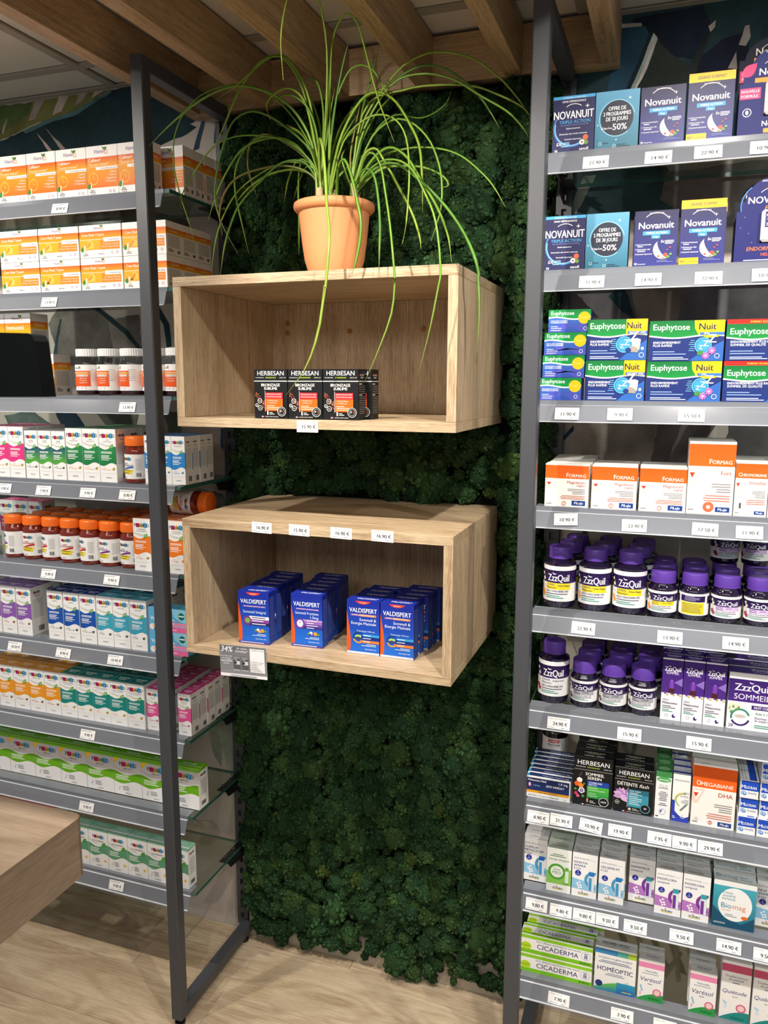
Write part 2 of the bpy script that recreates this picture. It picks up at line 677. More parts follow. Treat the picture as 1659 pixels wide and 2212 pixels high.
# ------------------------------------------------------------------ measured data (metres)
LEAVES = [(0,[[-0.729,-0.25,2.025],[-0.74,-0.262,2.101],[-0.774,-0.277,2.158],[-0.821,-0.293,2.189],[-0.885,-0.311,2.202],[-0.95,-0.33,2.179],[-1.011,-0.35,2.134],[-1.062,-0.37,2.084]]),(0,[[-0.727,-0.25,2.025],[-0.735,-0.258,2.102],[-0.746,-0.269,2.176],[-0.765,-0.281,2.226],[-0.789,-0.294,2.252],[-0.813,-0.307,2.246],[-0.839,-0.321,2.222],[-0.872,-0.335,2.192],[-0.906,-0.35,2.166]]),(0,[[-0.725,-0.25,2.025],[-0.733,-0.254,2.122],[-0.748,-0.258,2.194],[-0.779,-0.263,2.25],[-0.809,-0.269,2.266],[-0.847,-0.275,2.255],[-0.879,-0.281,2.221],[-0.9,-0.287,2.187],[-0.924,-0.293,2.134],[-0.955,-0.3,2.075]]),(0,[[-0.718,-0.25,2.025],[-0.701,-0.268,2.134],[-0.687,-0.292,2.255],[-0.693,-0.318,2.335],[-0.707,-0.346,2.373],[-0.717,-0.375,2.353],[-0.718,-0.406,2.302],[-0.716,-0.437,2.226],[-0.696,-0.47,2.139]]),(0,[[-0.709,-0.25,2.024],[-0.696,-0.257,2.165],[-0.686,-0.266,2.277],[-0.66,-0.277,2.315],[-0.64,-0.288,2.314],[-0.617,-0.299,2.287],[-0.594,-0.311,2.222],[-0.569,-0.324,2.149],[-0.547,-0.337,2.098],[-0.523,-0.35,2.048]]),(0,[[-0.712,-0.25,2.014],[-0.689,-0.255,2.136],[-0.669,-0.262,2.217],[-0.649,-0.27,2.272]]),(0,[[-0.716,-0.25,2.015],[-0.713,-0.233,2.16],[-0.714,-0.21,2.273]]),(0,[[-0.651,-0.25,1.995],[-0.647,-0.223,2.122],[-0.628,-0.189,2.237],[-0.628,-0.15,2.303]]),(0,[[-0.709,-0.25,2.014],[-0.689,-0.255,2.146],[-0.659,-0.261,2.211],[-0.63,-0.267,2.226],[-0.598,-0.275,2.213],[-0.575,-0.282,2.183],[-0.554,-0.29,2.148]]),(0,[[-0.651,-0.25,2.0],[-0.622,-0.246,2.114],[-0.571,-0.241,2.189],[-0.516,-0.235,2.22],[-0.472,-0.228,2.218],[-0.428,-0.222,2.193],[-0.389,-0.215,2.155],[-0.368,-0.207,2.125],[-0.353,-0.2,2.099]]),(0,[[-0.654,-0.25,2.0],[-0.627,-0.248,2.104],[-0.57,-0.244,2.188],[-0.509,-0.241,2.205],[-0.444,-0.237,2.19],[-0.385,-0.233,2.153],[-0.331,-0.229,2.119],[-0.302,-0.224,2.089],[-0.291,-0.22,2.071]]),(0,[[-0.656,-0.25,2.0],[-0.63,-0.24,2.125],[-0.565,-0.227,2.216],[-0.513,-0.213,2.25],[-0.466,-0.198,2.255],[-0.414,-0.182,2.242],[-0.366,-0.165,2.209],[-0.328,-0.148,2.169],[-0.308,-0.13,2.139]]),(0,[[-0.659,-0.25,2.001],[-0.624,-0.242,2.153],[-0.542,-0.232,2.182],[-0.474,-0.221,2.187],[-0.406,-0.209,2.181],[-0.359,-0.197,2.164],[-0.316,-0.184,2.143],[-0.293,-0.17,2.122]]),(0,[[-0.643,-0.25,1.994],[-0.597,-0.255,2.047],[-0.527,-0.261,2.061],[-0.463,-0.268,2.054],[-0.411,-0.276,2.033],[-0.365,-0.283,1.994],[-0.339,-0.292,1.963],[-0.317,-0.3,1.927]]),(0,[[-0.698,-0.25,2.003],[-0.666,-0.26,2.085],[-0.617,-0.273,2.119],[-0.575,-0.287,2.122],[-0.536,-0.303,2.103],[-0.51,-0.319,2.064],[-0.498,-0.336,2.005],[-0.493,-0.354,1.948],[-0.492,-0.372,1.891],[-0.493,-0.39,1.855]]),(0,[[-0.701,-0.25,2.009],[-0.673,-0.255,2.097],[-0.627,-0.261,2.161],[-0.587,-0.268,2.171],[-0.548,-0.276,2.148],[-0.515,-0.284,2.101],[-0.491,-0.292,2.052],[-0.482,-0.301,1.981],[-0.478,-0.31,1.926]]),(0,[[-0.648,-0.25,1.995],[-0.607,-0.257,2.086],[-0.557,-0.265,2.116],[-0.513,-0.275,2.104],[-0.474,-0.285,2.066],[-0.45,-0.296,2.016],[-0.44,-0.307,1.967],[-0.441,-0.318,1.92],[-0.454,-0.33,1.868]]),(1,[[-0.645,-0.25,1.99],[-0.607,-0.307,2.012],[-0.569,-0.364,2.0],[-0.536,-0.421,1.967],[-0.515,-0.46,1.919],[-0.512,-0.46,1.876],[-0.513,-0.46,1.838],[-0.514,-0.46,1.796]]),(1,[[-0.64,-0.25,1.994],[-0.61,-0.291,2.035],[-0.576,-0.333,2.039],[-0.543,-0.374,2.004],[-0.518,-0.416,1.945],[-0.495,-0.457,1.884],[-0.478,-0.49,1.831],[-0.473,-0.49,1.781],[-0.473,-0.49,1.775],[-0.479,-0.49,1.719],[-0.506,-0.49,1.65],[-0.531,-0.49,1.598]]),(1,[[-0.722,-0.25,2.015],[-0.708,-0.288,2.063],[-0.688,-0.326,2.079],[-0.665,-0.364,2.044],[-0.644,-0.402,1.984],[-0.625,-0.44,1.926],[-0.604,-0.478,1.87],[-0.601,-0.49,1.825],[-0.607,-0.49,1.77],[-0.608,-0.49,1.772],[-0.622,-0.49,1.691],[-0.649,-0.49,1.624],[-0.691,-0.49,1.573]]),(1,[[-0.681,-0.25,1.997],[-0.66,-0.3,2.027],[-0.626,-0.35,2.026],[-0.591,-0.4,1.98],[-0.56,-0.45,1.924],[-0.549,-0.46,1.887],[-0.551,-0.46,1.853],[-0.56,-0.46,1.814],[-0.567,-0.46,1.795]]),(1,[[-0.64,-0.25,1.994],[-0.583,-0.294,2.027],[-0.526,-0.337,2.021],[-0.478,-0.381,1.989],[-0.438,-0.425,1.933],[-0.408,-0.469,1.885],[-0.396,-0.48,1.837],[-0.392,-0.48,1.787],[-0.396,-0.48,1.762],[-0.411,-0.48,1.688],[-0.434,-0.48,1.602]]),(0,[[-0.643,-0.25,1.994],[-0.6,-0.263,2.046],[-0.557,-0.279,2.061],[-0.515,-0.297,2.034],[-0.481,-0.316,1.986],[-0.442,-0.337,1.93],[-0.414,-0.358,1.875],[-0.399,-0.38,1.819]]),(1,[[-0.637,-0.25,1.994],[-0.583,-0.28,2.026],[-0.53,-0.311,2.019],[-0.471,-0.341,1.975],[-0.418,-0.372,1.925],[-0.376,-0.402,1.874],[-0.34,-0.455,1.821],[-0.33,-0.455,1.788],[-0.33,-0.455,1.777],[-0.327,-0.455,1.718],[-0.331,-0.455,1.631]]),(0,[[-0.645,-0.25,1.995],[-0.622,-0.26,2.053],[-0.591,-0.272,2.064],[-0.565,-0.286,2.032],[-0.534,-0.301,1.985],[-0.497,-0.317,1.924],[-0.477,-0.333,1.878],[-0.468,-0.35,1.852]]),(2,[[-0.64,-0.25,1.992],[-0.607,-0.242,2.027],[-0.573,-0.232,2.041],[-0.54,-0.22,2.049]]),(0,[[-0.634,-0.25,1.991],[-0.589,-0.248,2.029],[-0.542,-0.245,2.033],[-0.496,-0.241,2.027],[-0.459,-0.238,2.009],[-0.448,-0.234,1.991],[-0.473,-0.23,1.987]]),(2,[[-0.735,-0.25,2.014],[-0.753,-0.26,2.037],[-0.789,-0.272,2.047],[-0.828,-0.286,2.044],[-0.885,-0.301,2.028],[-0.912,-0.317,1.995],[-0.918,-0.333,1.948],[-0.902,-0.35,1.899]]),(0,[[-0.729,-0.25,2.016],[-0.74,-0.255,2.055],[-0.788,-0.261,2.096],[-0.848,-0.268,2.113],[-0.908,-0.276,2.115],[-0.958,-0.284,2.096],[-0.997,-0.292,2.052],[-1.028,-0.301,2.002],[-1.03,-0.31,1.969]]),(0,[[-0.726,-0.25,2.025],[-0.743,-0.256,2.079],[-0.792,-0.263,2.125],[-0.834,-0.271,2.152],[-0.869,-0.28,2.16],[-0.903,-0.289,2.143],[-0.92,-0.299,2.103],[-0.933,-0.309,2.048],[-0.936,-0.319,1.991],[-0.918,-0.329,1.933],[-0.873,-0.34,1.864]]),(0,[[-0.729,-0.25,2.013],[-0.753,-0.265,2.053],[-0.795,-0.283,2.051],[-0.831,-0.304,2.016],[-0.872,-0.327,1.965],[-0.883,-0.35,1.918],[-0.884,-0.375,1.87],[-0.88,-0.4,1.814]]),(0,[[-0.732,-0.25,2.035],[-0.783,-0.262,2.057],[-0.833,-0.277,2.042],[-0.89,-0.294,2.003],[-0.919,-0.311,1.952],[-0.931,-0.33,1.894],[-0.932,-0.35,1.822]]),(0,[[-0.74,-0.25,2.066],[-0.787,-0.249,2.153],[-0.857,-0.247,2.212],[-0.929,-0.245,2.231],[-1.003,-0.243,2.222],[-1.056,-0.241,2.188],[-1.084,-0.239,2.14],[-1.09,-0.237,2.083],[-1.078,-0.235,2.019],[-1.059,-0.232,1.96],[-1.045,-0.23,1.908]]),(0,[[-0.737,-0.25,2.041],[-0.789,-0.247,2.095],[-0.849,-0.243,2.119],[-0.899,-0.239,2.107],[-0.931,-0.235,2.065],[-0.938,-0.23,2.015],[-0.927,-0.225,1.953],[-0.913,-0.22,1.883]]),(3,[[-0.727,-0.25,2.035],[-0.734,-0.264,2.119],[-0.743,-0.282,2.167],[-0.761,-0.302,2.185],[-0.778,-0.324,2.177],[-0.795,-0.346,2.148],[-0.776,-0.37,2.109]]),(0,[[-0.72,-0.25,2.035],[-0.725,-0.262,2.11],[-0.737,-0.277,2.154],[-0.76,-0.293,2.174],[-0.779,-0.311,2.171],[-0.794,-0.33,2.146]]),(3,[[-0.727,-0.25,2.02],[-0.73,-0.277,2.068],[-0.736,-0.311,2.094],[-0.749,-0.35,2.102]]),(2,[[-0.736,-0.25,2.036],[-0.779,-0.245,2.085],[-0.851,-0.239,2.124],[-0.891,-0.233,2.116],[-0.908,-0.225,2.086],[-0.907,-0.218,2.047],[-0.893,-0.21,2.003]]),(0,[[-0.74,-0.25,2.041],[-0.771,-0.239,2.061],[-0.786,-0.224,2.016],[-0.793,-0.208,1.948],[-0.803,-0.19,1.878]]),(0,[[-0.737,-0.25,2.036],[-0.764,-0.229,2.053],[-0.795,-0.201,2.032],[-0.824,-0.17,2.003]]),(0,[[-0.74,-0.25,2.041],[-0.78,-0.231,2.069],[-0.816,-0.207,2.042],[-0.843,-0.18,1.997]]),(0,[[-0.715,-0.25,2.024],[-0.719,-0.238,2.144],[-0.736,-0.223,2.214],[-0.763,-0.207,2.237],[-0.789,-0.189,2.233],[-0.81,-0.17,2.199]]),(0,[[-0.709,-0.25,2.014],[-0.7,-0.231,2.086],[-0.682,-0.206,2.15],[-0.648,-0.179,2.194],[-0.603,-0.15,2.232]]),(0,[[-0.704,-0.25,2.009],[-0.692,-0.223,2.083],[-0.661,-0.189,2.134],[-0.636,-0.15,2.162]]),(2,[[-0.651,-0.25,1.995],[-0.657,-0.242,2.06],[-0.65,-0.232,2.12],[-0.643,-0.22,2.171]]),(0,[[-0.648,-0.25,1.995],[-0.647,-0.223,2.074],[-0.622,-0.189,2.154],[-0.592,-0.15,2.207]]),(0,[[-0.72,-0.25,2.02],[-0.734,-0.25,2.075],[-0.77,-0.25,2.117],[-0.822,-0.25,2.139]]),(0,[[-0.718,-0.25,2.015],[-0.725,-0.237,2.107],[-0.75,-0.219,2.178],[-0.787,-0.2,2.232]]),(0,[[-0.698,-0.25,2.003],[-0.693,-0.234,2.066],[-0.685,-0.213,2.109],[-0.66,-0.19,2.162]]),(0,[[-0.715,-0.25,2.01],[-0.711,-0.245,2.084],[-0.705,-0.238,2.143],[-0.697,-0.23,2.202]]),(0,[[-0.645,-0.25,1.99],[-0.625,-0.239,2.02],[-0.603,-0.225,2.031],[-0.581,-0.21,2.023]]),(0,[[-0.651,-0.25,1.988],[-0.667,-0.245,2.032],[-0.678,-0.238,2.063],[-0.672,-0.23,2.084]]),(0,[[-0.732,-0.25,2.016],[-0.758,-0.243,2.039],[-0.803,-0.233,2.05],[-0.862,-0.223,2.045],[-0.917,-0.212,2.023],[-0.956,-0.2,1.996]]),(0,[[-0.732,-0.25,2.021],[-0.77,-0.252,2.087],[-0.825,-0.255,2.111],[-0.895,-0.259,2.097],[-0.936,-0.262,2.054],[-0.966,-0.266,2.0],[-0.985,-0.27,1.948]]),(0,[[-0.701,-0.25,2.004],[-0.677,-0.234,2.035],[-0.646,-0.213,2.067],[-0.61,-0.19,2.089]]),(0,[[-0.651,-0.25,1.993],[-0.614,-0.233,2.097],[-0.571,-0.21,2.143],[-0.52,-0.185,2.14],[-0.48,-0.158,2.168],[-0.47,-0.13,2.21]])]
MURAL = [('#20343a',0.004,[[-1.969,2.233],[-1.813,2.263],[-1.673,2.294],[-1.633,2.302],[-1.554,2.312],[-1.492,2.33],[-1.432,2.354],[-1.344,2.361],[-1.233,2.337],[-1.181,2.288],[-1.171,2.256],[-1.196,2.247],[-1.176,2.238],[-1.204,2.224],[-1.239,2.216],[-1.354,2.186],[-1.503,2.17],[-1.823,2.156],[-1.977,2.158]]),('#6f6f40',0.004,[[-1.956,2.354],[-1.805,2.354],[-1.708,2.352],[-1.431,2.356],[-1.554,2.312],[-1.632,2.304],[-1.672,2.298],[-1.813,2.265],[-1.969,2.24]]),('#54683c',0.004,[[-1.956,2.354],[-1.805,2.354],[-1.692,2.351],[-1.71,2.319],[-1.812,2.281],[-1.968,2.246]]),('#b4a59d',0.002,[[-1.682,2.357],[-1.708,2.305],[-1.687,2.308],[-1.647,2.357]]),('#b4a59d',0.002,[[-1.6,2.357],[-1.627,2.311],[-1.595,2.319],[-1.566,2.358]]),('#b4a59d',0.002,[[-1.533,2.358],[-1.549,2.329],[-1.53,2.335],[-1.506,2.357]]),('#b4a59d',0.002,[[-1.483,2.357],[-1.496,2.341],[-1.449,2.357]]),('#b4a59d',0.002,[[-1.785,2.322],[-1.805,2.286],[-1.799,2.28],[-1.782,2.315]]),('#b4a59d',0.002,[[-1.682,2.272],[-1.633,2.221],[-1.645,2.219],[-1.675,2.26]]),('#b4a59d',0.002,[[-1.653,2.282],[-1.589,2.223],[-1.604,2.221],[-1.636,2.262]]),('#4f7275',0.002,[[-1.73,2.283],[-1.632,2.304],[-1.554,2.315],[-1.434,2.354],[-1.429,2.349],[-1.547,2.305],[-1.63,2.295],[-1.722,2.274]]),('#2f4657',0.002,[[-1.151,2.249],[-1.171,2.185],[-1.188,2.182],[-1.178,2.21],[-1.16,2.25]]),('#33505a',0.001,[[-1.118,2.232],[-1.123,2.194],[-1.127,2.194],[-1.122,2.232]]),('#554b42',0.004,[[-1.988,2.056],[-1.361,2.051],[-1.219,2.021],[-1.18,1.961],[-1.21,1.898],[-2.005,1.9]]),('#86786a',0.004,[[-1.96,1.99],[-1.935,2.066],[-1.909,2.083],[-1.904,2.025],[-1.926,1.949]]),('#6c5f54',0.004,[[-1.894,1.986],[-1.87,2.062],[-1.844,2.079],[-1.839,2.022],[-1.86,1.946]]),('#86786a',0.004,[[-1.83,1.983],[-1.806,2.058],[-1.781,2.075],[-1.776,2.018],[-1.796,1.943]]),('#6c5f54',0.004,[[-1.766,1.98],[-1.743,2.054],[-1.719,2.071],[-1.714,2.015],[-1.733,1.94]]),('#86786a',0.004,[[-1.704,1.976],[-1.681,2.05],[-1.657,2.067],[-1.652,2.011],[-1.671,1.937]]),('#6c5f54',0.004,[[-1.642,1.973],[-1.621,2.046],[-1.597,2.063],[-1.592,2.007],[-1.61,1.934]]),('#86786a',0.004,[[-1.582,1.97],[-1.561,2.042],[-1.538,2.059],[-1.533,2.004],[-1.55,1.932]]),('#6c5f54',0.004,[[-1.523,1.967],[-1.503,2.039],[-1.48,2.055],[-1.475,2.001],[-1.492,1.929]]),('#86786a',0.004,[[-1.465,1.964],[-1.445,2.035],[-1.423,2.051],[-1.418,1.997],[-1.434,1.926]]),('#6c5f54',0.004,[[-1.408,1.961],[-1.389,2.031],[-1.367,2.048],[-1.361,1.994],[-1.377,1.923]]),('#86786a',0.004,[[-1.352,1.958],[-1.333,2.028],[-1.312,2.044],[-1.306,1.991],[-1.321,1.921]]),('#6b6762',0.004,[[-1.684,1.76],[-1.648,1.8],[-1.505,1.801],[-1.435,1.755],[-1.456,1.705],[-1.476,1.642],[-1.652,1.643],[-1.666,1.708]]),('#837d77',0.005,[[-1.476,1.768],[-1.376,1.778],[-1.368,1.642],[-1.46,1.642]]),('#2c4045',0.002,[[-1.681,1.643],[-1.662,1.714],[-1.642,1.772],[-1.635,1.772],[-1.653,1.708],[-1.665,1.643]]),('#2d4449',0.002,[[-1.524,1.797],[-1.476,1.765],[-1.424,1.727],[-1.381,1.684],[-1.37,1.689],[-1.413,1.737],[-1.467,1.775],[-1.506,1.801]]),('#28434a',0.002,[[-1.308,1.796],[-1.28,1.751],[-1.275,1.693],[-1.29,1.688],[-1.298,1.749],[-1.323,1.789]]),('#596662',0.004,[[-1.868,1.498],[-1.762,1.516],[-1.706,1.481],[-1.633,1.45],[-1.786,1.441],[-1.845,1.454]]),('#2b3f50',0.004,[[-1.681,1.517],[-1.609,1.515],[-1.558,1.447],[-1.65,1.45]]),('#6d7068',0.004,[[-1.539,1.516],[-1.39,1.515],[-1.405,1.47],[-1.499,1.472]]),('#666b64',0.004,[[-1.312,1.519],[-1.264,1.517],[-1.247,1.442],[-1.291,1.453]]),('#3a516b',0.002,[[-1.131,1.475],[-1.121,1.475],[-1.125,1.414],[-1.133,1.43]]),('#787a72',0.004,[[-1.208,1.31],[-1.133,1.299],[-1.109,1.274],[-1.193,1.24],[-1.237,1.25]]),('#4d5a5a',0.004,[[-2.018,1.253],[-1.801,1.258],[-1.755,1.193],[-2.028,1.162]]),('#8b9184',0.003,[[-1.207,0.631],[-1.091,0.67],[-1.101,0.592],[-1.127,0.475],[-1.143,0.507],[-1.156,0.569],[-1.161,0.504],[-1.184,0.533]]),('#a8b0a2',0.003,[[-1.211,0.757],[-1.098,0.785],[-1.099,0.669],[-1.207,0.631]]),('#aaa498',0.002,[[-1.177,0.291],[-1.183,0.271],[-1.196,0.253],[-1.215,0.242],[-1.235,0.24],[-1.25,0.248],[-1.259,0.264],[-1.258,0.284],[-1.248,0.304],[-1.232,0.319],[-1.212,0.325],[-1.194,0.322],[-1.181,0.309]]),('#b0aaa0',0.002,[[-1.231,0.287],[-1.236,0.268],[-1.249,0.252],[-1.266,0.242],[-1.284,0.24],[-1.299,0.247],[-1.307,0.262],[-1.307,0.281],[-1.297,0.299],[-1.282,0.313],[-1.263,0.319],[-1.246,0.316],[-1.235,0.305]]),('#2c444b',0.004,[[-0.301,2.409],[0.168,2.375],[0.241,2.061],[0.018,2.053],[-0.288,2.05]]),('#1b2636',0.004,[[-0.122,2.346],[-0.099,2.349],[0.017,2.353],[0.037,2.309],[0.01,2.251],[-0.03,2.261],[-0.069,2.297],[-0.088,2.312]]),('#181f31',0.004,[[-0.003,2.242],[0.056,2.285],[0.103,2.292],[0.112,2.222],[0.089,2.181],[0.008,2.207]]),('#27495e',0.004,[[-0.146,2.334],[-0.093,2.328],[-0.078,2.307],[-0.098,2.247],[-0.119,2.204],[-0.166,2.195],[-0.156,2.29]]),('#a3b3ae',0.002,[[-0.077,2.314],[-0.068,2.302],[-0.088,2.245],[-0.108,2.202],[-0.119,2.204],[-0.098,2.256]]),('#1c2a30',0.002,[[-0.085,2.318],[-0.078,2.314],[-0.098,2.256],[-0.121,2.206],[-0.129,2.207],[-0.104,2.265]]),('#c2bab5',0.001,[[-0.072,2.309],[-0.068,2.302],[-0.086,2.247],[-0.106,2.204],[-0.111,2.206],[-0.09,2.255]]),('#b3aaa5',0.002,[[-0.146,2.341],[-0.102,2.336],[-0.1,2.33],[-0.146,2.332]]),('#b3aaa5',0.002,[[0.028,2.312],[0.042,2.322],[0.041,2.309],[0.033,2.301]]),('#b3aaa5',0.002,[[0.088,2.27],[0.097,2.304],[0.105,2.305],[0.109,2.282],[0.101,2.266]]),('#b3aaa5',0.002,[[0.07,2.228],[0.084,2.258],[0.088,2.225]]),('#2b332f',0.004,[[-0.067,2.301],[-0.032,2.264],[-0.002,2.237],[0.025,2.302],[0.03,2.293],[0.008,2.212],[-0.045,2.196],[-0.108,2.204],[-0.082,2.249]]),('#33484d',0.004,[[-0.288,2.058],[-0.037,2.049],[0.025,1.942],[-0.285,1.952]]),('#8d9792',0.003,[[-0.206,2.044],[-0.18,2.044],[-0.222,1.96],[-0.24,1.959]]),('#6e6866',0.004,[[-0.036,2.038],[0.192,2.048],[0.203,1.904],[0.025,1.933],[-0.047,1.984]]),('#67636a',0.004,[[-0.28,1.822],[0.209,1.822],[0.217,1.72],[-0.277,1.73]]),('#7a716b',0.004,[[-0.099,1.81],[0.014,1.811],[0.001,1.724],[-0.076,1.726],[-0.087,1.766]]),('#20353f',0.003,[[-0.13,1.8],[-0.109,1.806],[-0.096,1.771],[-0.084,1.736],[-0.111,1.752],[-0.143,1.787]]),('#8e847d',0.004,[[-0.269,1.521],[-0.017,1.53],[-0.04,1.412],[-0.265,1.403]]),('#6b6563',0.004,[[-0.022,1.527],[0.031,1.531],[-0.001,1.424],[-0.035,1.422]]),('#726b68',0.004,[[0.05,1.532],[0.11,1.532],[0.037,1.425],[-0.001,1.424]]),('#5e5a5c',0.004,[[0.124,1.533],[0.231,1.539],[0.24,1.422],[0.113,1.418]]),('#26364a',0.002,[[-0.246,1.456],[-0.206,1.503],[-0.205,1.491],[-0.231,1.463],[-0.243,1.426]]),('#455558',0.002,[[-0.182,1.271],[-0.171,1.272],[-0.142,1.186],[-0.154,1.186]]),('#47595c',0.003,[[-0.152,1.018],[-0.112,1.022],[-0.12,0.97],[-0.145,0.967]]),('#3f5357',0.003,[[-0.024,1.017],[0.028,0.999],[0.094,0.972],[0.024,0.979]]),('#5a6461',0.002,[[-0.096,1.024],[-0.083,1.025],[-0.065,0.966],[-0.073,0.965]]),('#85817a',0.002,[[-0.068,0.764],[-0.058,0.766],[-0.036,0.705],[-0.044,0.704]]),('#85817a',0.002,[[-0.037,0.775],[-0.026,0.774],[-0.038,0.705],[-0.046,0.703]]),('#8a8379',0.002,[[-0.055,0.274],[-0.047,0.282],[-0.008,0.198],[-0.03,0.205]]),('#8a8379',0.002,[[-0.013,0.27],[-0.005,0.277],[0.034,0.194],[0.012,0.201]]),('#8a8379',0.002,[[0.028,0.265],[0.036,0.272],[0.075,0.19],[0.053,0.197]]),('#8a8379',0.002,[[0.069,0.261],[0.077,0.268],[0.115,0.186],[0.094,0.193]]),('#8a8379',0.002,[[0.109,0.257],[0.117,0.264],[0.155,0.182],[0.134,0.189]]),('#8a8379',0.002,[[0.148,0.252],[0.156,0.259],[0.194,0.179],[0.173,0.185]]),('#867f75',0.002,[[0.078,0.296],[0.087,0.295],[0.102,0.165],[0.093,0.163]]),('#867f75',0.002,[[0.059,0.172],[0.097,0.245],[0.101,0.24],[0.07,0.166]])]
# ------------------------------------------------------------------ the setting
SHZ = [2.024, 1.811, 1.564, 1.353, 1.137, 0.929, 0.714, 0.508, 0.296]   # tops of the nine glass shelves in each bay
SHY = -0.27
CEIL = 2.356

mb = MB()
mb.box(-3.2, 2.2, -4.2, 0.06, -0.04, -0.0065)
floor = tag(mb.obj('floor', M_skirt), kind='structure')
PW, PL = 0.19, 1.22
pm = MB()
pm.box(0.0005, PL - 0.0005, 0.0005, PW - 0.0005, -0.006, 0.0, c=0.0005)
plank_me = pm.mesh('plank', M_floor)
for r in range(-1, 15):
    y1 = -0.044 - PW * (r - 1)
    off = {0: -0.748, 1: -1.325}.get(r, -1.6 + random.random() * PL)
    x = off - PL * 2
    while x < 1.9:
        if x + PL > -3.0 and y1 - PW > -3.2:
            link('plank', plank_me, None, floor, (x, y1 - PW, 0.0))
        x += PL

mb = MB()
mb.box(-3.2, 2.2, 0.0, 0.06, 0.0, 2.6)
wall = tag(mb.obj('wall_back', M_wall), kind='structure')
# the leaf mural printed on the wall covering
V, F, C = [], [], []


def add_rect(x0, z0, x1, z1, col, col2=None):
    b = len(V)
    V.extend([(x0, -0.0004, z0), (x1, -0.0004, z0), (x1, -0.0004, z1), (x0, -0.0004, z1)])
    F.append((b, b + 1, b + 2, b + 3))
    C.extend([lin(col)] * 2 + [lin(col2 or col)] * 2)


rr = random.Random(4)
for k, (col, jit, pts) in enumerate(MURAL):
    P = []
    n = len(pts)
    for i in range(n):
        a, c_ = pts[i], pts[(i + 1) % n]
        ln = math.hypot(c_[0] - a[0], c_[1] - a[1])
        seg = max(1, min(14, int(ln / 0.012)))
        for q in range(seg):
            t = q / seg
            j = jit if 0 < q else jit * 0.3
            P.append((a[0] + (c_[0] - a[0]) * t + rr.uniform(-j, j) * 0.5, a[1] + (c_[1] - a[1]) * t + rr.uniform(-j, j) * 0.5))
    b = len(V)
    V += [(p[0], -0.0006 - k * 0.00003, p[1]) for p in P]
    F.append(tuple(range(b, len(V))))
    base = tuple(v * (1.15 if P[0][0] > -0.3 and P[0][1] > 1.7 else 1.0) for v in lin(col)[:3])
    for p in P:
        g = 1.0 + 0.25 * math.sin(p[0] * 31 + p[1] * 23 + k)
        C.append(tuple(v * g for v in base[:3]) + (1,))
link('mural', col_mesh('mural', V, F, C, M_mural), None, wall)

# ceiling: tiles dropped into a steel grid
mb = MB()
mb.box(-3.2, 2.2, -4.2, 0.0, CEIL + 0.03, CEIL + 0.07)
ceil = tag(mb.obj('ceiling', M_tile), kind='structure')
tm = MB()
tm.box(0.012, 0.588, 0.012, 0.588, 0.006, 0.022, c=0.003)
tile_me = tm.mesh('ceiling_tile', M_tile)
gx = [-3.215 + 0.6 * i for i in range(10)]
gy = [-0.1475 - 0.6 * i for i in range(7)]
for x in gx[:-1]:
    for y in gy[:-1]:
        link('ceiling_tile', tile_me, None, ceil, (x, y - 0.6, CEIL))
tm = MB()
tm.box(0.012, 0.588, 0.012, 0.142, 0.006, 0.022, c=0.003)
tile2 = tm.mesh('ceiling_tile_cut', M_tile)
for x in gx[:-1]:
    link('ceiling_tile', tile2, None, ceil, (x, -0.1475, CEIL))
for x in gx:
    t = MB()
    t.box(x - 0.012, x + 0.012, -4.0, -0.0222, CEIL, CEIL + 0.006)
    t.obj('grid_bar', M_tbar, ceil)
for y in gy:
    t = MB()
    t.box(-3.2, 2.2, y - 0.012, y + 0.012, CEIL + 0.0005, CEIL + 0.0065)
    t.obj('grid_bar', M_tbar, ceil)
t = MB()
t.extrude_x([(-0.0005, CEIL - 0.0), (-0.022, CEIL - 0.0), (-0.022, CEIL + 0.002), (-0.003, CEIL + 0.002), (-0.003, CEIL + 0.022), (-0.0005, CEIL + 0.022)][::-1], -3.2, 2.2)
t.obj('wall_angle', M_tbar, ceil)

# oak slats under the ceiling
ORD = ['first', 'second', 'third', 'fourth', 'fifth', 'sixth', 'seventh', 'eighth', 'ninth', 'tenth']
mb = MB()
mb.box(-1.178, -0.141, -0.04, -0.0015, 2.252, CEIL - 0.003, c=0.0008)
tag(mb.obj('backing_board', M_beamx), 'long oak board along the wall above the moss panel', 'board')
for i in range(6):
    x = -1.178 + 0.2 * i
    mb = MB()
    mb.box(x, x + 0.037, -2.3, -0.0402, 2.252, CEIL - 0.001, c=0.0008)
    tag(mb.obj('ceiling_beam', M_beamy), f'{ORD[i]} oak beam from the left, running out under the ceiling', 'beam', 'oak beams under the ceiling')

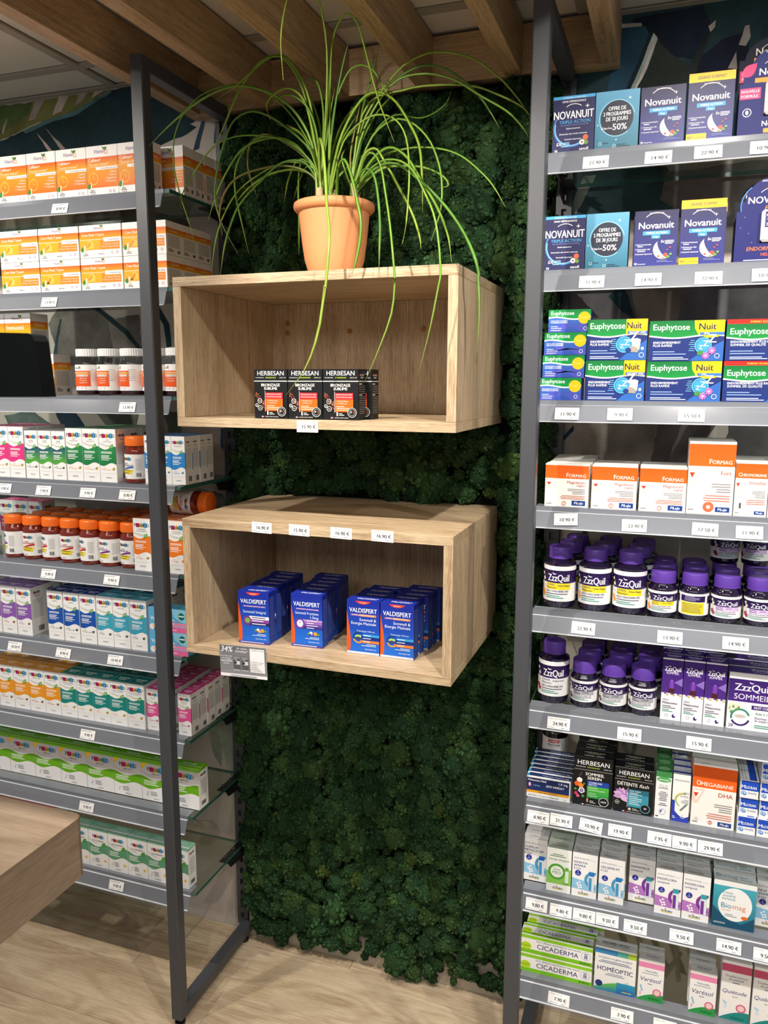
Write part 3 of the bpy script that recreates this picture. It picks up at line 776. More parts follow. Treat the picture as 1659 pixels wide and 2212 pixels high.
# ------------------------------------------------------------------ steel frames
def frame(x, lab):
    e = empty('display_frame', (x, -0.3817, 0))
    w, H = 0.030, 2.2635
    m_ = MB()
    m_.box(0, w, 0, w, 0.02, H, c=0.0022)
    m_.obj('front_post', M_metal, e)
    m_ = MB()
    m_.box(0.0002, w - 0.0002, w - 0.0005, 0.362, H - w, H - 0.0005, c=0.002)
    m_.obj('top_bar', M_metal, e)
    m_ = MB()
    m_.box(0.0002, w - 0.0002, w - 0.0005, 0.362, 0.0205, 0.02 + w, c=0.002)
    m_.obj('bottom_bar', M_metal, e)
    m_ = MB()
    m_.box(0.0004, w - 0.0004, w - 0.002, w + 0.011, 0.0495, 0.0515)
    m_.obj('weld_gusset', M_metal, e)
    for yy in (0.015, 0.34):
        m_ = MB()
        m_.lathe([(0.012, 0.0), (0.013, 0.004), (0.013, 0.009), (0.005, 0.010), (0.005, 0.021)], 16, cx=0.015, cy=yy)
        m_.obj('foot', M_black, e, smooth=True)
    tag(e, lab, 'frame')
    return e


frame(-1.0917, 'dark grey steel frame standing left of the wooden wall boxes')
frame(-0.2611, 'dark grey steel frame standing right of the wooden wall boxes')


def upright(x0, x1, lab):
    m_ = MB()
    z0, z1 = 0.03, 2.24
    y0, y1 = -0.017, -0.0005
    w = x1 - x0
    a, b = x0 + w * 0.34, x0 + w * 0.66
    m_.box(x0, a, y0, y1, z0, z1)
    m_.box(b, x1, y0, y1, z0, z1)
    m_.box(a, b, y0 + 0.010, y1, z0, z1)
    z = z0
    while z < z1 - 0.03:
        m_.box(a, b, y0, y0 + 0.009, z, z + 0.018)
        z += 0.036
    tag(m_.obj('slotted_upright', M_metal), lab, 'upright')


upright(-1.112, -1.078, 'dark slotted steel upright on the wall left of the moss')
upright(-0.262, -0.228, 'dark slotted steel upright on the wall right of the moss')

# ------------------------------------------------------------------ glass shelves
def bracket(x, z, s, parent):
    """arm under a shelf end: flat strip, side cheek and a hook over the upright"""
    m_ = MB()
    m_.box(x - 0.013, x + 0.013, -0.115, -0.018, z - 0.0115, z - 0.0090)
    prof = [(-0.112, z - 0.012), (-0.100, z - 0.030), (-0.030, z - 0.038), (-0.0175, z - 0.040), (-0.0175, z + 0.014), (-0.036, z + 0.016), (-0.048, z + 0.010), (-0.052, z + 0.002), (-0.046, z + 0.002), (-0.038, z + 0.009), (-0.028, z + 0.005), (-0.026, z - 0.009)]
    xe = x + 0.0145 * s
    m_.extrude_x(prof[::-1], min(xe, xe - 0.003 * s), max(xe, xe - 0.003 * s))
    b = m_.obj('bracket', M_black, parent)
    for yy in (-0.102, -0.060):
        d = MB()
        d.lathe([(0.0062, z + 0.0002), (0.0062, z + 0.0012), (0.0030, z + 0.0030)], 14, cx=x, cy=yy)
        d.obj('screw_disc', M_screw, b, smooth=True)


BAYW = 1.32
SIDE = {'L': 'left', 'R': 'right'}
SHN = ['top', 'second', 'third', 'fourth', 'fifth', 'sixth', 'seventh', 'eighth', 'bottom']


def shelf_name(side, i):
    return f'{SHN[i]} {SIDE[side]} shelf'


for side in 'LR':
    x0, x1 = (-1.082 - BAYW, -1.082) if side == 'L' else (-0.246, -0.246 + BAYW)
    for i, z in enumerate(SHZ):
        e = empty('glass_shelf', (0, 0, 0))
        m_ = MB()
        m_.box(x0, x1, SHY, -0.020, z - 0.0088, z - 0.0008, m=[0, 0, 1, 1, 1, 1])
        m_.obj('glass_pane', [M_glass, M_glass_edge], e)
        # clear price channel clipped over the front edge
        ct = 0.0014
        prof = [(SHY + 0.028, z + 0.0005), (SHY + 0.028, z - 0.0007), (SHY - 0.0006, z - 0.0007), (SHY - 0.0008, z - 0.0105), (SHY - 0.0045, z - 0.0110), (SHY - 0.0150, z - 0.0415), (SHY - 0.0205, z - 0.0415), (SHY - 0.0205, z - 0.0400), (SHY - 0.0166, z - 0.0400), (SHY - 0.0062, z - 0.0095), (SHY - 0.0022, z - 0.0090), (SHY - 0.0022, z + 0.0005)]
        m_ = MB()
        rx0, rx1 = (x0 + 0.004, x1 - 0.014) if side == 'L' else (x0 + 0.002, x1 - 0.004)
        m_.extrude_x(prof, rx0, rx1, [1, 0, 0, 0, 0, 1, 1, 1, 0, 1, 0, 0])
        m_.obj('price_channel', [M_rail, M_rail_edge], e)
        bracket((x1 - 0.012) if side == 'L' else (x0 + 0.014), z, 1 if side == 'L' else -1, e)
        tag(e, f'clear glass shelf with price channel, {SHN[i]} one in the {SIDE[side]} bay', 'shelf', 'glass wall shelves')

# ------------------------------------------------------------------ wooden wall boxes
def wall_box(x0, x1, z0, z1, yf, lab, plugs):
    e = empty('wall_box', (0, 0, 0))
    t = 0.0189
    yb = -0.0135
    ib = -0.039

    def p(name, mat, *b):
        q = MB()
        q.box(*b, c=0.0005)
        return q.obj(name, mat, e)
    p('top_panel', M_oakx, x0, x1, yf, yb, z1 - t, z1)
    p('bottom_panel', M_oakx, x0, x1, yf, yb, z0, z0 + t)
    p('side_panel', M_oakz, x0, x0 + t, yf, yb, z0 + t + 0.0003, z1 - t - 0.0003)
    p('side_panel', M_oakz, x1 - t, x1, yf, yb, z0 + t + 0.0003, z1 - t - 0.0003)
    p('back_panel', M_oakz, x0 + t + 0.0003, x1 - t - 0.0003, ib, ib + 0.018, z0 + t + 0.0003, z1 - t - 0.0003)
    for (px, pz) in plugs:
        q = MB()
        q.lathe([(0.0062, 0), (0.0062, 0.0012), (0.0050, 0.0016)], 18)
        o = q.obj('screw_cap', M_plug, e, smooth=True)
        o.rotation_euler = (math.radians(90), 0, 0)
        o.location = (px, ib - 0.0001, pz)
    tag(e, lab, 'wall box')
    return e


UB = (-0.9713, -0.3711, 1.5056, 1.8079, -0.4353)
LB = (-0.9734, -0.3735, 1.0108, 1.3091, -0.4302)
wall_box(*UB, 'upper light oak open wall box carrying the potted plant', [(-0.908, 1.742), (-0.908, 1.718), (-0.742, 1.720), (-0.556, 1.722)])
wall_box(*LB, 'lower light oak open wall box holding blue cartons', [])

# ------------------------------------------------------------------ moss panel
mb = MB()
mb.box(-1.073, -0.265, -0.012, -0.0008, 0.10, 2.251)
backing = tag(mb.obj('moss_backing_board', plain('moss_backing', '#0f140d', 0.95, spec=0.05)), 'dark backing board behind the green moss', 'panel')
mb = MB()
mb.box(-1.076, -0.229, -0.013, -0.0008, 0.0, 0.099, c=0.001)
tag(mb.obj('baseboard_back', M_skirt), kind='structure')


def ico(sub):
    import bmesh
    bm = bmesh.new()
    bmesh.ops.create_icosphere(bm, subdivisions=sub, radius=1.0)
    V_ = np.array([v.co[:] for v in bm.verts])
    F_ = np.array([[v.index for v in f.verts] for f in bm.faces])
    bm.free()
    return V_, F_


IV, IF = ico(2)
NV, NF = ico(1)
protos = []
for k in range(9):
    # a cushion: a lumpy core carrying many small knobs like reindeer lichen
    ph = np.random.rand(5, 3) * 4 + 2.0
    amp = sum(np.sin(IV @ (ph[q] * np.random.choice([-1, 1], 3)) + np.random.rand() * 6) for q in range(5))
    core = IV * (0.86 + 0.06 * amp)[:, None]
    Vp, Fp, off = [core], [IF], len(core)
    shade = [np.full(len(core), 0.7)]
    dirs = np.random.randn(36, 3)
    dirs /= np.linalg.norm(dirs, axis=1)[:, None]
    for dv in dirs:
        rad = np.random.uniform(0.11, 0.22)
        c0 = dv * np.random.uniform(0.82, 0.96)
        kn = NV * (rad * (1 + 0.35 * (np.random.rand(len(NV)) - 0.5)))[:, None] + c0
        Vp.append(kn)
        Fp.append(NF + off)
        off += len(NV)
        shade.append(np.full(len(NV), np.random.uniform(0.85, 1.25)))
    protos.append((np.concatenate(Vp), np.concatenate(Fp), np.concatenate(shade)))
pts = []
zmax = 2.250
sp = 0.0232
nz_ = int(2.2 / sp)
for iz in range(nz_ + 1):
    for ix in range(int(0.80 / sp) + 1):
        x = -1.066 + ix * sp + (iz % 2) * sp * 0.5 + random.uniform(-1, 1) * sp * 0.5
        z = 0.066 + iz * sp + random.uniform(-1, 1) * sp * 0.5
        pts.append((x, z))
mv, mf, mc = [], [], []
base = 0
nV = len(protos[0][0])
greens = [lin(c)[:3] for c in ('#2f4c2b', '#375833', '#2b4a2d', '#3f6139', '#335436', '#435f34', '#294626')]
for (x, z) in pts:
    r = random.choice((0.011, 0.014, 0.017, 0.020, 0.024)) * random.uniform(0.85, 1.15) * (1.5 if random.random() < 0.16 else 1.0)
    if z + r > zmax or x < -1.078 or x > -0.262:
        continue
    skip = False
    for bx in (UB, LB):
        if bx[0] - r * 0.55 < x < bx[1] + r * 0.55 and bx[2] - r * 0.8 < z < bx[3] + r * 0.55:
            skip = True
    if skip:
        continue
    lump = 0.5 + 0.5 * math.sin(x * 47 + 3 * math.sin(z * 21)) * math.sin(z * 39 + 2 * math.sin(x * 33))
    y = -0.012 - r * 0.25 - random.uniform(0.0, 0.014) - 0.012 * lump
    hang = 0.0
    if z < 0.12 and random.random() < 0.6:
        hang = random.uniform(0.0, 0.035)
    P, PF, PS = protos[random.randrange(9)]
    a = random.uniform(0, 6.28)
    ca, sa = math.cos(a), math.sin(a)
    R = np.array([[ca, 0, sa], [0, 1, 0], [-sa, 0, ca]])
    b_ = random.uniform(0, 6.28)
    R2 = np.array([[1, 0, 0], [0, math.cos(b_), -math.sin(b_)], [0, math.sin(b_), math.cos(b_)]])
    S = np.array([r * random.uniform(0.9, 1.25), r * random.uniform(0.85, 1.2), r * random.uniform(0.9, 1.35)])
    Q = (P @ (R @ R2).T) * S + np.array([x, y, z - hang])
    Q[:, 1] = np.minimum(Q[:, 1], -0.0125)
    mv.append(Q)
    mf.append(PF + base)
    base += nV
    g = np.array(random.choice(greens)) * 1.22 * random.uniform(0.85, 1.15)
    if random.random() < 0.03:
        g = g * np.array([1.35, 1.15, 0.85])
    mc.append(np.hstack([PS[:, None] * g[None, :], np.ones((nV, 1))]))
    # curly tips standing off the clump
    nb = 44
    dirs = np.random.randn(nb, 3)
    dirs[:, 1] = -np.abs(dirs[:, 1])
    dirs /= np.linalg.norm(dirs, axis=1)[:, None]
    root = dirs * S * 0.95 + np.array([x, y, z - hang])
    side = np.cross(dirs, np.random.randn(nb, 3))
    side /= np.linalg.norm(side, axis=1)[:, None] + 1e-9
    wd = 0.0006
    tipv = root + dirs * np.random.uniform(0.0015, 0.0050, (nb, 1)) + side * 0.001
    B = np.stack([root - side * wd, root + side * wd, tipv], 1).reshape(-1, 3)
    mv.append(B)
    mf.append(np.arange(nb * 3).reshape(-1, 3) + base)
    base += nb * 3
    mc.append(np.tile(np.append(g * 1.25, 1.0), (nb * 3, 1)))
mv, mf, mc = np.concatenate(mv), np.concatenate(mf), np.concatenate(mc)
me = bpy.data.meshes.new('moss')
me.vertices.add(len(mv))
me.vertices.foreach_set('co', mv.astype(np.float32).ravel())
me.loops.add(len(mf) * 3)
me.loops.foreach_set('vertex_index', mf.astype(np.int32).ravel())
me.polygons.add(len(mf))
me.polygons.foreach_set('loop_start', np.arange(0, len(mf) * 3, 3, dtype=np.int32))
me.polygons.foreach_set('use_smooth', np.ones(len(mf), dtype=bool))
me.update(calc_edges=True)
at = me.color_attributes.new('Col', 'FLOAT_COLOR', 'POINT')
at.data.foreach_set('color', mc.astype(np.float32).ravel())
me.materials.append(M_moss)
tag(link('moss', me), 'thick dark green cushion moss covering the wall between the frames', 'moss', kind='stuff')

# ------------------------------------------------------------------ potted plant
PX, PY, PZ = -0.691, -0.25, 1.8082
plant = empty('potted_plant', (PX, PY, PZ))
m_ = MB()
m_.lathe([(0.002, 0.002), (0.040, 0.0), (0.047, 0.003), (0.056, 0.020), (0.0635, 0.045), (0.0685, 0.080), (0.0735, 0.128), (0.0745, 0.140), (0.0805, 0.142), (0.0850, 0.147), (0.0858, 0.152), (0.0845, 0.158), (0.0800, 0.1605), (0.0735, 0.158), (0.0715, 0.150), (0.0700, 0.110)], 56, cap=False)
m_.obj('pot', M_terra, plant, smooth=True)
m_ = MB()
m_.lathe([(0.0708, 0.138), (0.05, 0.1465), (0.02, 0.149), (0.001, 0.149)], 24, cap=False)
m_.obj('soil', M_soil, plant, smooth=True)
for k, (bx, by, hgt, rad) in enumerate(((-0.033, 0.0, 0.032, 0.013), (-0.010, 0.018, 0.030, 0.011), (0.046, 0.0, 0.030, 0.011))):
    m_ = MB()
    m_.lathe([(rad * 1.25, 0.142), (rad * 1.15, 0.155), (rad * 0.75, 0.170), (rad * 0.6, 0.150 + hgt + 0.012)], 14, cx=bx, cy=by)
    rr2 = random.Random(k)
    for q in range(26):
        a = rr2.uniform(0, 6.28)
        h0 = rr2.uniform(0.148, 0.165)
        rx = rad * 1.1
        p0 = (bx + rx * math.cos(a), by + rx * math.sin(a), h0)
        a2 = a + 0.25
        p1 = (bx + rx * math.cos(a2), by + rx * math.sin(a2), h0)
        o_ = rr2.uniform(1.2, 2.0)
        p2 = (bx + rx * o_ * math.cos(a + 0.1), by + rx * o_ * math.sin(a + 0.1), h0 + rr2.uniform(0.004, 0.018))
        m_.add([p0, p1, p2], [(0, 1, 2)])
    m_.obj('stem', plain('dry_leaf_sheath', '#c9ad86', 0.8, var=0.3, bscale=300), plant)


def catmull(P, n):
    P = [Vector(p) for p in P]
    P = [P[0] * 2 - P[1]] + P + [P[-1] * 2 - P[-2]]
    out = []
    m2 = len(P) - 3
    for i in range(n + 1):
        t = i / n * m2
        k = min(int(t), m2 - 1)
        f = t - k
        a, b, c, d = P[k:k + 4]
        out.append(0.5 * ((2 * b) + (c - a) * f + (2 * a - 5 * b + 4 * c - d) * f * f + (3 * b - a - 3 * c + d) * f ** 3))
    return out


def make_leaf(P, mode, k):
    n = 30
    C_ = catmull(P, n)
    V_, F_, K_ = [], [], []
    rr3 = random.Random(k)
    wid = rr3.uniform(0.0017, 0.0030)
    g1 = lin(rr3.choice(['#a6c94a', '#8bbb48', '#76ab4e', '#98c453', '#b6d35c']))[:3]
    tipc = lin('#b8b05a')[:3]
    brown = lin('#a98a5c')[:3]
    side = None
    o = Vector((PX, PY, PZ))
    for i, p in enumerate(C_):
        t = i / n
        T = (C_[min(i + 1, n)] - C_[max(i - 1, 0)])
        T = T.normalized() if T.length > 1e-9 else Vector((0, 0, 1))
        view = (Vector((0.0, -1.87, 1.6)) - p).normalized()
        s0 = T.cross(Vector((0.25, -1.0, 0.15)).normalized())
        if s0.length < 0.12:
            s0 = T.cross(Vector((1, 0, 0.3)))
        s0.normalize()
        if side is not None:
            if s0.dot(side) < 0:
                s0 = -s0
            s0 = (s0 + side * 1.5).normalized()
        side = s0
        nrm = side.cross(T).normalized()
        w = wid * (1.25 - 0.35 * t) * (1 if t < 0.86 else max(0.22, (1 - t) / 0.14)) * (1.2 if t < 0.15 else 1)
        V_ += [tuple(p - side * w - o), tuple(p + nrm * w * 0.35 - o), tuple(p + side * w - o), tuple(p + nrm * (w * 0.35 - 0.0006) - o)]
        mixv = 0.0 if t < 0.8 else (t - 0.8) / 0.2 * 0.55
        base_ = [g1[q] * (1 - mixv) + tipc[q] * mixv for q in range(3)]
        if mode == 2:
            mb_ = 0.35 + 0.5 * t
            base_ = [base_[q] * (1 - mb_) + brown[q] * mb_ for q in range(3)]
        if mode == 3 and t > 0.9:
            base_ = list(brown)
        if t < 0.1:
            pale = lin('#c9d49a')[:3]
            base_ = [base_[q] * 0.5 + pale[q] * 0.5 for q in range(3)]
        K_ += [tuple(base_) + (1,)] * 4
    for i in range(n):
        a, b = i * 4, i * 4 + 4
        F_ += [(a, a + 1, b + 1, b), (a + 1, a + 2, b + 2, b + 1), (a + 2, a + 3, b + 3, b + 2), (a + 3, a, b, b + 3)]
    e_ = n * 4
    F_ += [(0, 3, 2, 1), (e_, e_ + 1, e_ + 2, e_ + 3)]
    return col_mesh('leaf', V_, F_, K_, M_leaf, True)


for k, (mode, P) in enumerate(LEAVES):
    P = [(p[0], p[1], min(p[2], 2.346)) for p in P]
    sx, sy = min(((-0.033, 0.0), (-0.010, 0.018), (0.046, 0.0)), key=lambda q: abs(PX + q[0] - P[0][0]))
    rk = random.Random(k + 50)
    b0 = (PX + sx + rk.uniform(-.006, .006), PY + sy + rk.uniform(-.006, .006), PZ + 0.160)
    P[0] = (P[0][0] * 0.6 + b0[0] * 0.4, P[0][1] * 0.6 + b0[1] * 0.4, P[0][2])
    P = [b0] + P
    link('leaf', make_leaf(P, mode, k), None, plant)
tag(plant, 'arching grass-leaved plant in a terracotta pot on the upper wall box', 'potted plant')

# ------------------------------------------------------------------ counter and display in the foreground
cnt = empty('shop_counter', (-1.2, -1.5, 0))
m_ = MB()
cx0, cx1, cy0, cy1 = -2.3 + 1.2, -0.74 + 1.2, -2.2 + 1.5, -1.04 + 1.5
rc = 0.012
prof = [(cx0, cy0), (cx1, cy0), (cx1, cy1 - rc), (cx1 - rc * 0.3, cy1 - rc * 0.3), (cx1 - rc, cy1), (cx0, cy1)]
n = len(prof)
V_ = [(x, y, 0.912) for x, y in prof] + [(x, y, 1.0) for x, y in prof]
F_ = [tuple(range(n))[::-1], tuple(range(n, 2 * n))] + [(i, (i + 1) % n, n + (i + 1) % n, n + i) for i in range(n)]
m_.add(V_, F_, [0, 0] + [1] * n)
m_.obj('counter_top', [M_counter, M_counter_edge], cnt)
m_ = MB()
m_.box(cx0 + 0.10, cx1 - 0.40, cy0 + 0.10, cy1 - 0.40, 0.0, 0.912)
m_.obj('counter_body', M_counter, cnt)
tag(cnt, 'thick brown wooden counter top jutting in at the lower left', 'counter')
dsp = empty('customer_display', (-1.05, -1.075, 1.0))
m_ = MB()
ox, oz = 1.05, -1.0
pf = [(-1.33, 1.572), (-0.722, 1.578), (-0.7235, 1.600), (-0.728, 1.645), (-0.732, 1.652), (-0.738, 1.6545), (-1.33, 1.676)]
n = len(pf)
V_ = [(x + ox, -0.012, z + oz) for x, z in pf] + [(x + ox, 0.012, z + oz) for x, z in pf]
F_ = [tuple(range(n)), tuple(range(n, 2 * n))[::-1]] + [(i, n + i, n + (i + 1) % n, (i + 1) % n) for i in range(n)]
m_.add(V_, F_)
m_.obj('screen_housing', M_screen, dsp)
m_ = MB()
m_.lathe([(0.015, 0.0), (0.015, 0.58)], 16, cx=-0.10)
m_.obj('pole', M_black, dsp, smooth=True)
m_ = MB()
m_.lathe([(0.09, 0.0), (0.09, 0.008), (0.02, 0.014)], 28, cx=-0.10, cy=-0.03)
m_.obj('base', M_black, dsp, smooth=True)
tag(dsp, 'dark rectangular display seen from behind at the left edge', 'display')
# ------------------------------------------------------------------ product builders
KIND = {}


class Kind:
    pass


def carton(key, name, desc, w, h, d, front, base='#f2f2f0', top='#f2f2f0', side=None, fside=None, ftop=None, cat='carton'):
    """a card box w x h x d (mm) standing with its front-left-bottom corner at the origin, facing -Y"""
    w -= 0.9            # a hair of air between neighbours
    k = Kind()
    k.name, k.desc, k.cat = name, desc, cat
    k.w, k.h, k.d = w / 1000, h / 1000, d / 1000
    W, H, D = k.w, k.h, k.d
    cols = [lin(base), lin(side or base), lin(side or base), lin(base), lin(top), lin('#dcd8d0')]
    q = [[(0, 0, 0), (W, 0, 0), (W, 0, H), (0, 0, H)], [(W, 0, 0), (W, D, 0), (W, D, H), (W, 0, H)], [(0, D, 0), (0, 0, 0), (0, 0, H), (0, D, H)],
         [(W, D, 0), (0, D, 0), (0, D, H), (W, D, H)], [(0, 0, H), (W, 0, H), (W, D, H), (0, D, H)], [(0, D, 0), (W, D, 0), (W, 0, 0), (0, 0, 0)]]
    V_, F_, C_ = [], [], []
    for f, c in zip(q, cols):
        b = len(V_)
        V_ += f
        C_ += [c] * 4
        F_.append((b, b + 1, b + 2, b + 3))
    k.body = col_mesh(name, V_, F_, C_, M_print)
    arts = []
    a = Art(w, h)
    front(a)
    a.rect(0, h - 0.5, w, h, '#e9e9e9') if top == base and base > '#e' else None
    arts.append((a, lambda x, y, z: (x, -z, y)))
    if fside:
        a = Art(d, h)
        fside(a)
        arts.append((a, lambda x, y, z, W=W: (W + z, x, y)))
        a = Art(d, h)
        fside(a)
        arts.append((a, lambda x, y, z, D=D: (-z, D - x, y)))
    if ftop:
        a = Art(w, d)
        ftop(a)
        arts.append((a, lambda x, y, z, H=H: (x, y, H + z)))
    k.print = bake(name + '_print', arts, M_print)
    KIND[key] = k
    return k


def put(key, x, y, z, label, group=None, rz=0.0):
    k = KIND[key]
    o = link(k.name, k.body, None, None, (x, y, z))
    o.rotation_euler = (0, 0, rz)
    link('printed_panels', k.print, None, o)
    tag(o, label, k.cat, group)
    return o


def nth(i, n):
    if n == 1:
        return ''
    if i == n - 1:
        return ', rightmost'
    return ', leftmost' if i == 0 else f', {ORD[i]} from left'


USED = {}


def row(key, xs, z, where, y=-0.262, back=0, gap=0.0005, shift=0.0, front=True, jit=0.0015, n_total=None, i0=0):
    """a front row of alike cartons at left edges xs, each with `back` more behind it"""
    k = KIND[key]
    r_ = random.Random(sum(map(ord, key)) + int(z * 1000))
    n = n_total or len(xs)
    grp = f'{k.desc}s on the {where}'
    for i, x in enumerate(xs):
        bk = back[i] if isinstance(back, (list, tuple)) else back
        yy = y[i] if isinstance(y, (list, tuple)) else y
        if front:
            put(key, x, yy, z + 0.0006, f'{k.desc}{nth(i + i0, n)} in front, {where}' if n > 1 else f'{k.desc} in front, {where}', grp, r_.uniform(-jit, jit) * 4)
        for q in range(bk):
            y2 = yy + (q + 1) * (k.d + gap)
            if y2 + k.d > -0.019:
                break
            put(key, x + shift + r_.uniform(-jit, jit), y2, z + 0.0006, (f'{ORD[q]} {k.desc} behind the {ORD[i]} front one, {where}' if n > 1 else f'{ORD[q]} {k.desc} behind the front one, {where}'), grp + ', back rows')


def jar(key, name, desc, prof, capprof, rib, r_label, z0, z1, art, mats, content=None, span=2.2, seg=32, cat='jar', band=None):
    """mm; label art is w = span*radius wide, centred on -Y"""
    k = Kind()
    k.name, k.desc, k.cat = name, desc, cat
    m_ = MB()
    m_.lathe([(r / 1000, z / 1000) for r, z in prof], seg, cap=True)
    k.body = m_.mesh('jar_body', mats[0], True)
    m_ = MB()
    m_.lathe([(r / 1000, z / 1000) for r, z in capprof], 64 if rib else 36, cap=True, rib=rib)
    k.cap = m_.mesh('cap', mats[1], not rib)
    k.content = None
    if content:
        m_ = MB()
        m_.lathe([(r / 1000, z / 1000) for r, z in content], 20, cap=True)
        k.content = m_.mesh('contents', mats[2], True)
    wd = span * r_label
    a = Art(wd, z1 - z0, curve=r_label)
    art(a)
    R = r_label / 1000
    mid = wd / 2000

    def fn(x, y, z):
        th = (x - mid) / R
        rr_ = R + 0.0002 + z
        return (rr_ * math.sin(th), -rr_ * math.cos(th), y + z0 / 1000)
    # white paper ground all round
    b = Art(2 * math.pi * r_label * 0.96, z1 - z0, curve=r_label)
    b.rect(0, 0, b.w, b.h, '#f3f3f1')
    if band:
        b.rect(0, b.h * band[0], b.w, b.h * band[1], band[2])
    mid2 = b.w / 2000

    def fn2(x, y, z):
        th = (x - mid2) / R
        rr_ = R + 0.0001 + z * 0.5
        return (rr_ * math.sin(th), -rr_ * math.cos(th), y + z0 / 1000)
    k.label = bake('label', [(b, fn2), (a, fn)], M_film)
    k.r = max(p[0] for p in prof) / 1000
    KIND[key] = k


def put_jar(key, x, y, z, label, group=None, rz=0.0):
    k = KIND[key]
    e = empty(k.name, (x, y, z + 0.0006), rz)
    link('jar_body', k.body, None, e)
    link('cap', k.cap, None, e)
    link('label', k.label, None, e)
    if k.content:
        link('contents', k.content, None, e)
    tag(e, label, k.cat, group)
    return e


# ------------------------------------------------------------------ price tags
def price_tag(price, x, z, where, y=SHY - 0.0131, tilt=-0.327, roll=0.0, head=None, w=46, h=24, n=''):
    a = Art(w, h)
    a.rect(0, 0, w, h, '#f6f6f6')
    if head:
        a.text(head, 1.5, h - 4.6, 1.9, '#55565c', maxw=w - 3)
    else:
        a.lines(1.5, h - 4.2, w * 0.75, 1, 1, 1.2, '#8b8c92', lo=0.9)
    a.text(price + ' €', w * 0.57, 7.6, 6.8, '#191a22', 'c', bold=1.4, res=3, maxw=w * 0.64)
    a.lines(2, 2.6, w * 0.42, 1, 1, 1.0, '#a5a7ac', seed=int(x * 100))
    a.lines(w * 0.62, 2.6, w * 0.28, 1, 1, 1.0, '#888a90', seed=3)
    arts = [(a, lambda x_, y_, z_: (x_ - w / 2000, -z_ - 0.0003, y_ - h / 2000))]
    b = Art(w, h)
    b.rect(0, 0, w, h, '#e8e8e8')
    arts.append((b, lambda x_, y_, z_: (w / 2000 - x_, z_ + 0.0001, y_ - h / 2000)))
    o = link('price_tag', bake('price_tag', arts, M_print), None, None, (x, y, z))
    o.rotation_euler = (tilt, roll, 0)
    tag(o, f'white {price} € price tag {n} on the {where}'.replace('  ', ' '), 'price tag', 'price tags')
    return o


# ------------------------------------------------------------------ printed designs
def logo_kid(a, cx, cy, s):
    """letters over a pink block, a yellow drop and a blue disc"""
    x0 = cx - s / 2
    a.rect(x0 + 0.13 * s, cy - 0.10 * s, x0 + 0.36 * s, cy + 0.14 * s, '#d81b60')
    a.poly([(x0 + 0.36 * s, cy - 0.10 * s), (x0 + 0.60 * s, cy - 0.10 * s), (x0 + 0.54 * s, cy + 0.08 * s), (x0 + 0.50 * s, cy + 0.22 * s), (x0 + 0.42 * s, cy + 0.06 * s)], '#f5c518')
    a.ell(x0 + 0.74 * s, cy + 0.03 * s, 0.165 * s, None, '#63b5e5', 16)
    a.text('PEDIAKID', cx, cy - 0.075 * s, 0.20 * s, '#1a2240', 'c', bold=1.0, maxw=s)


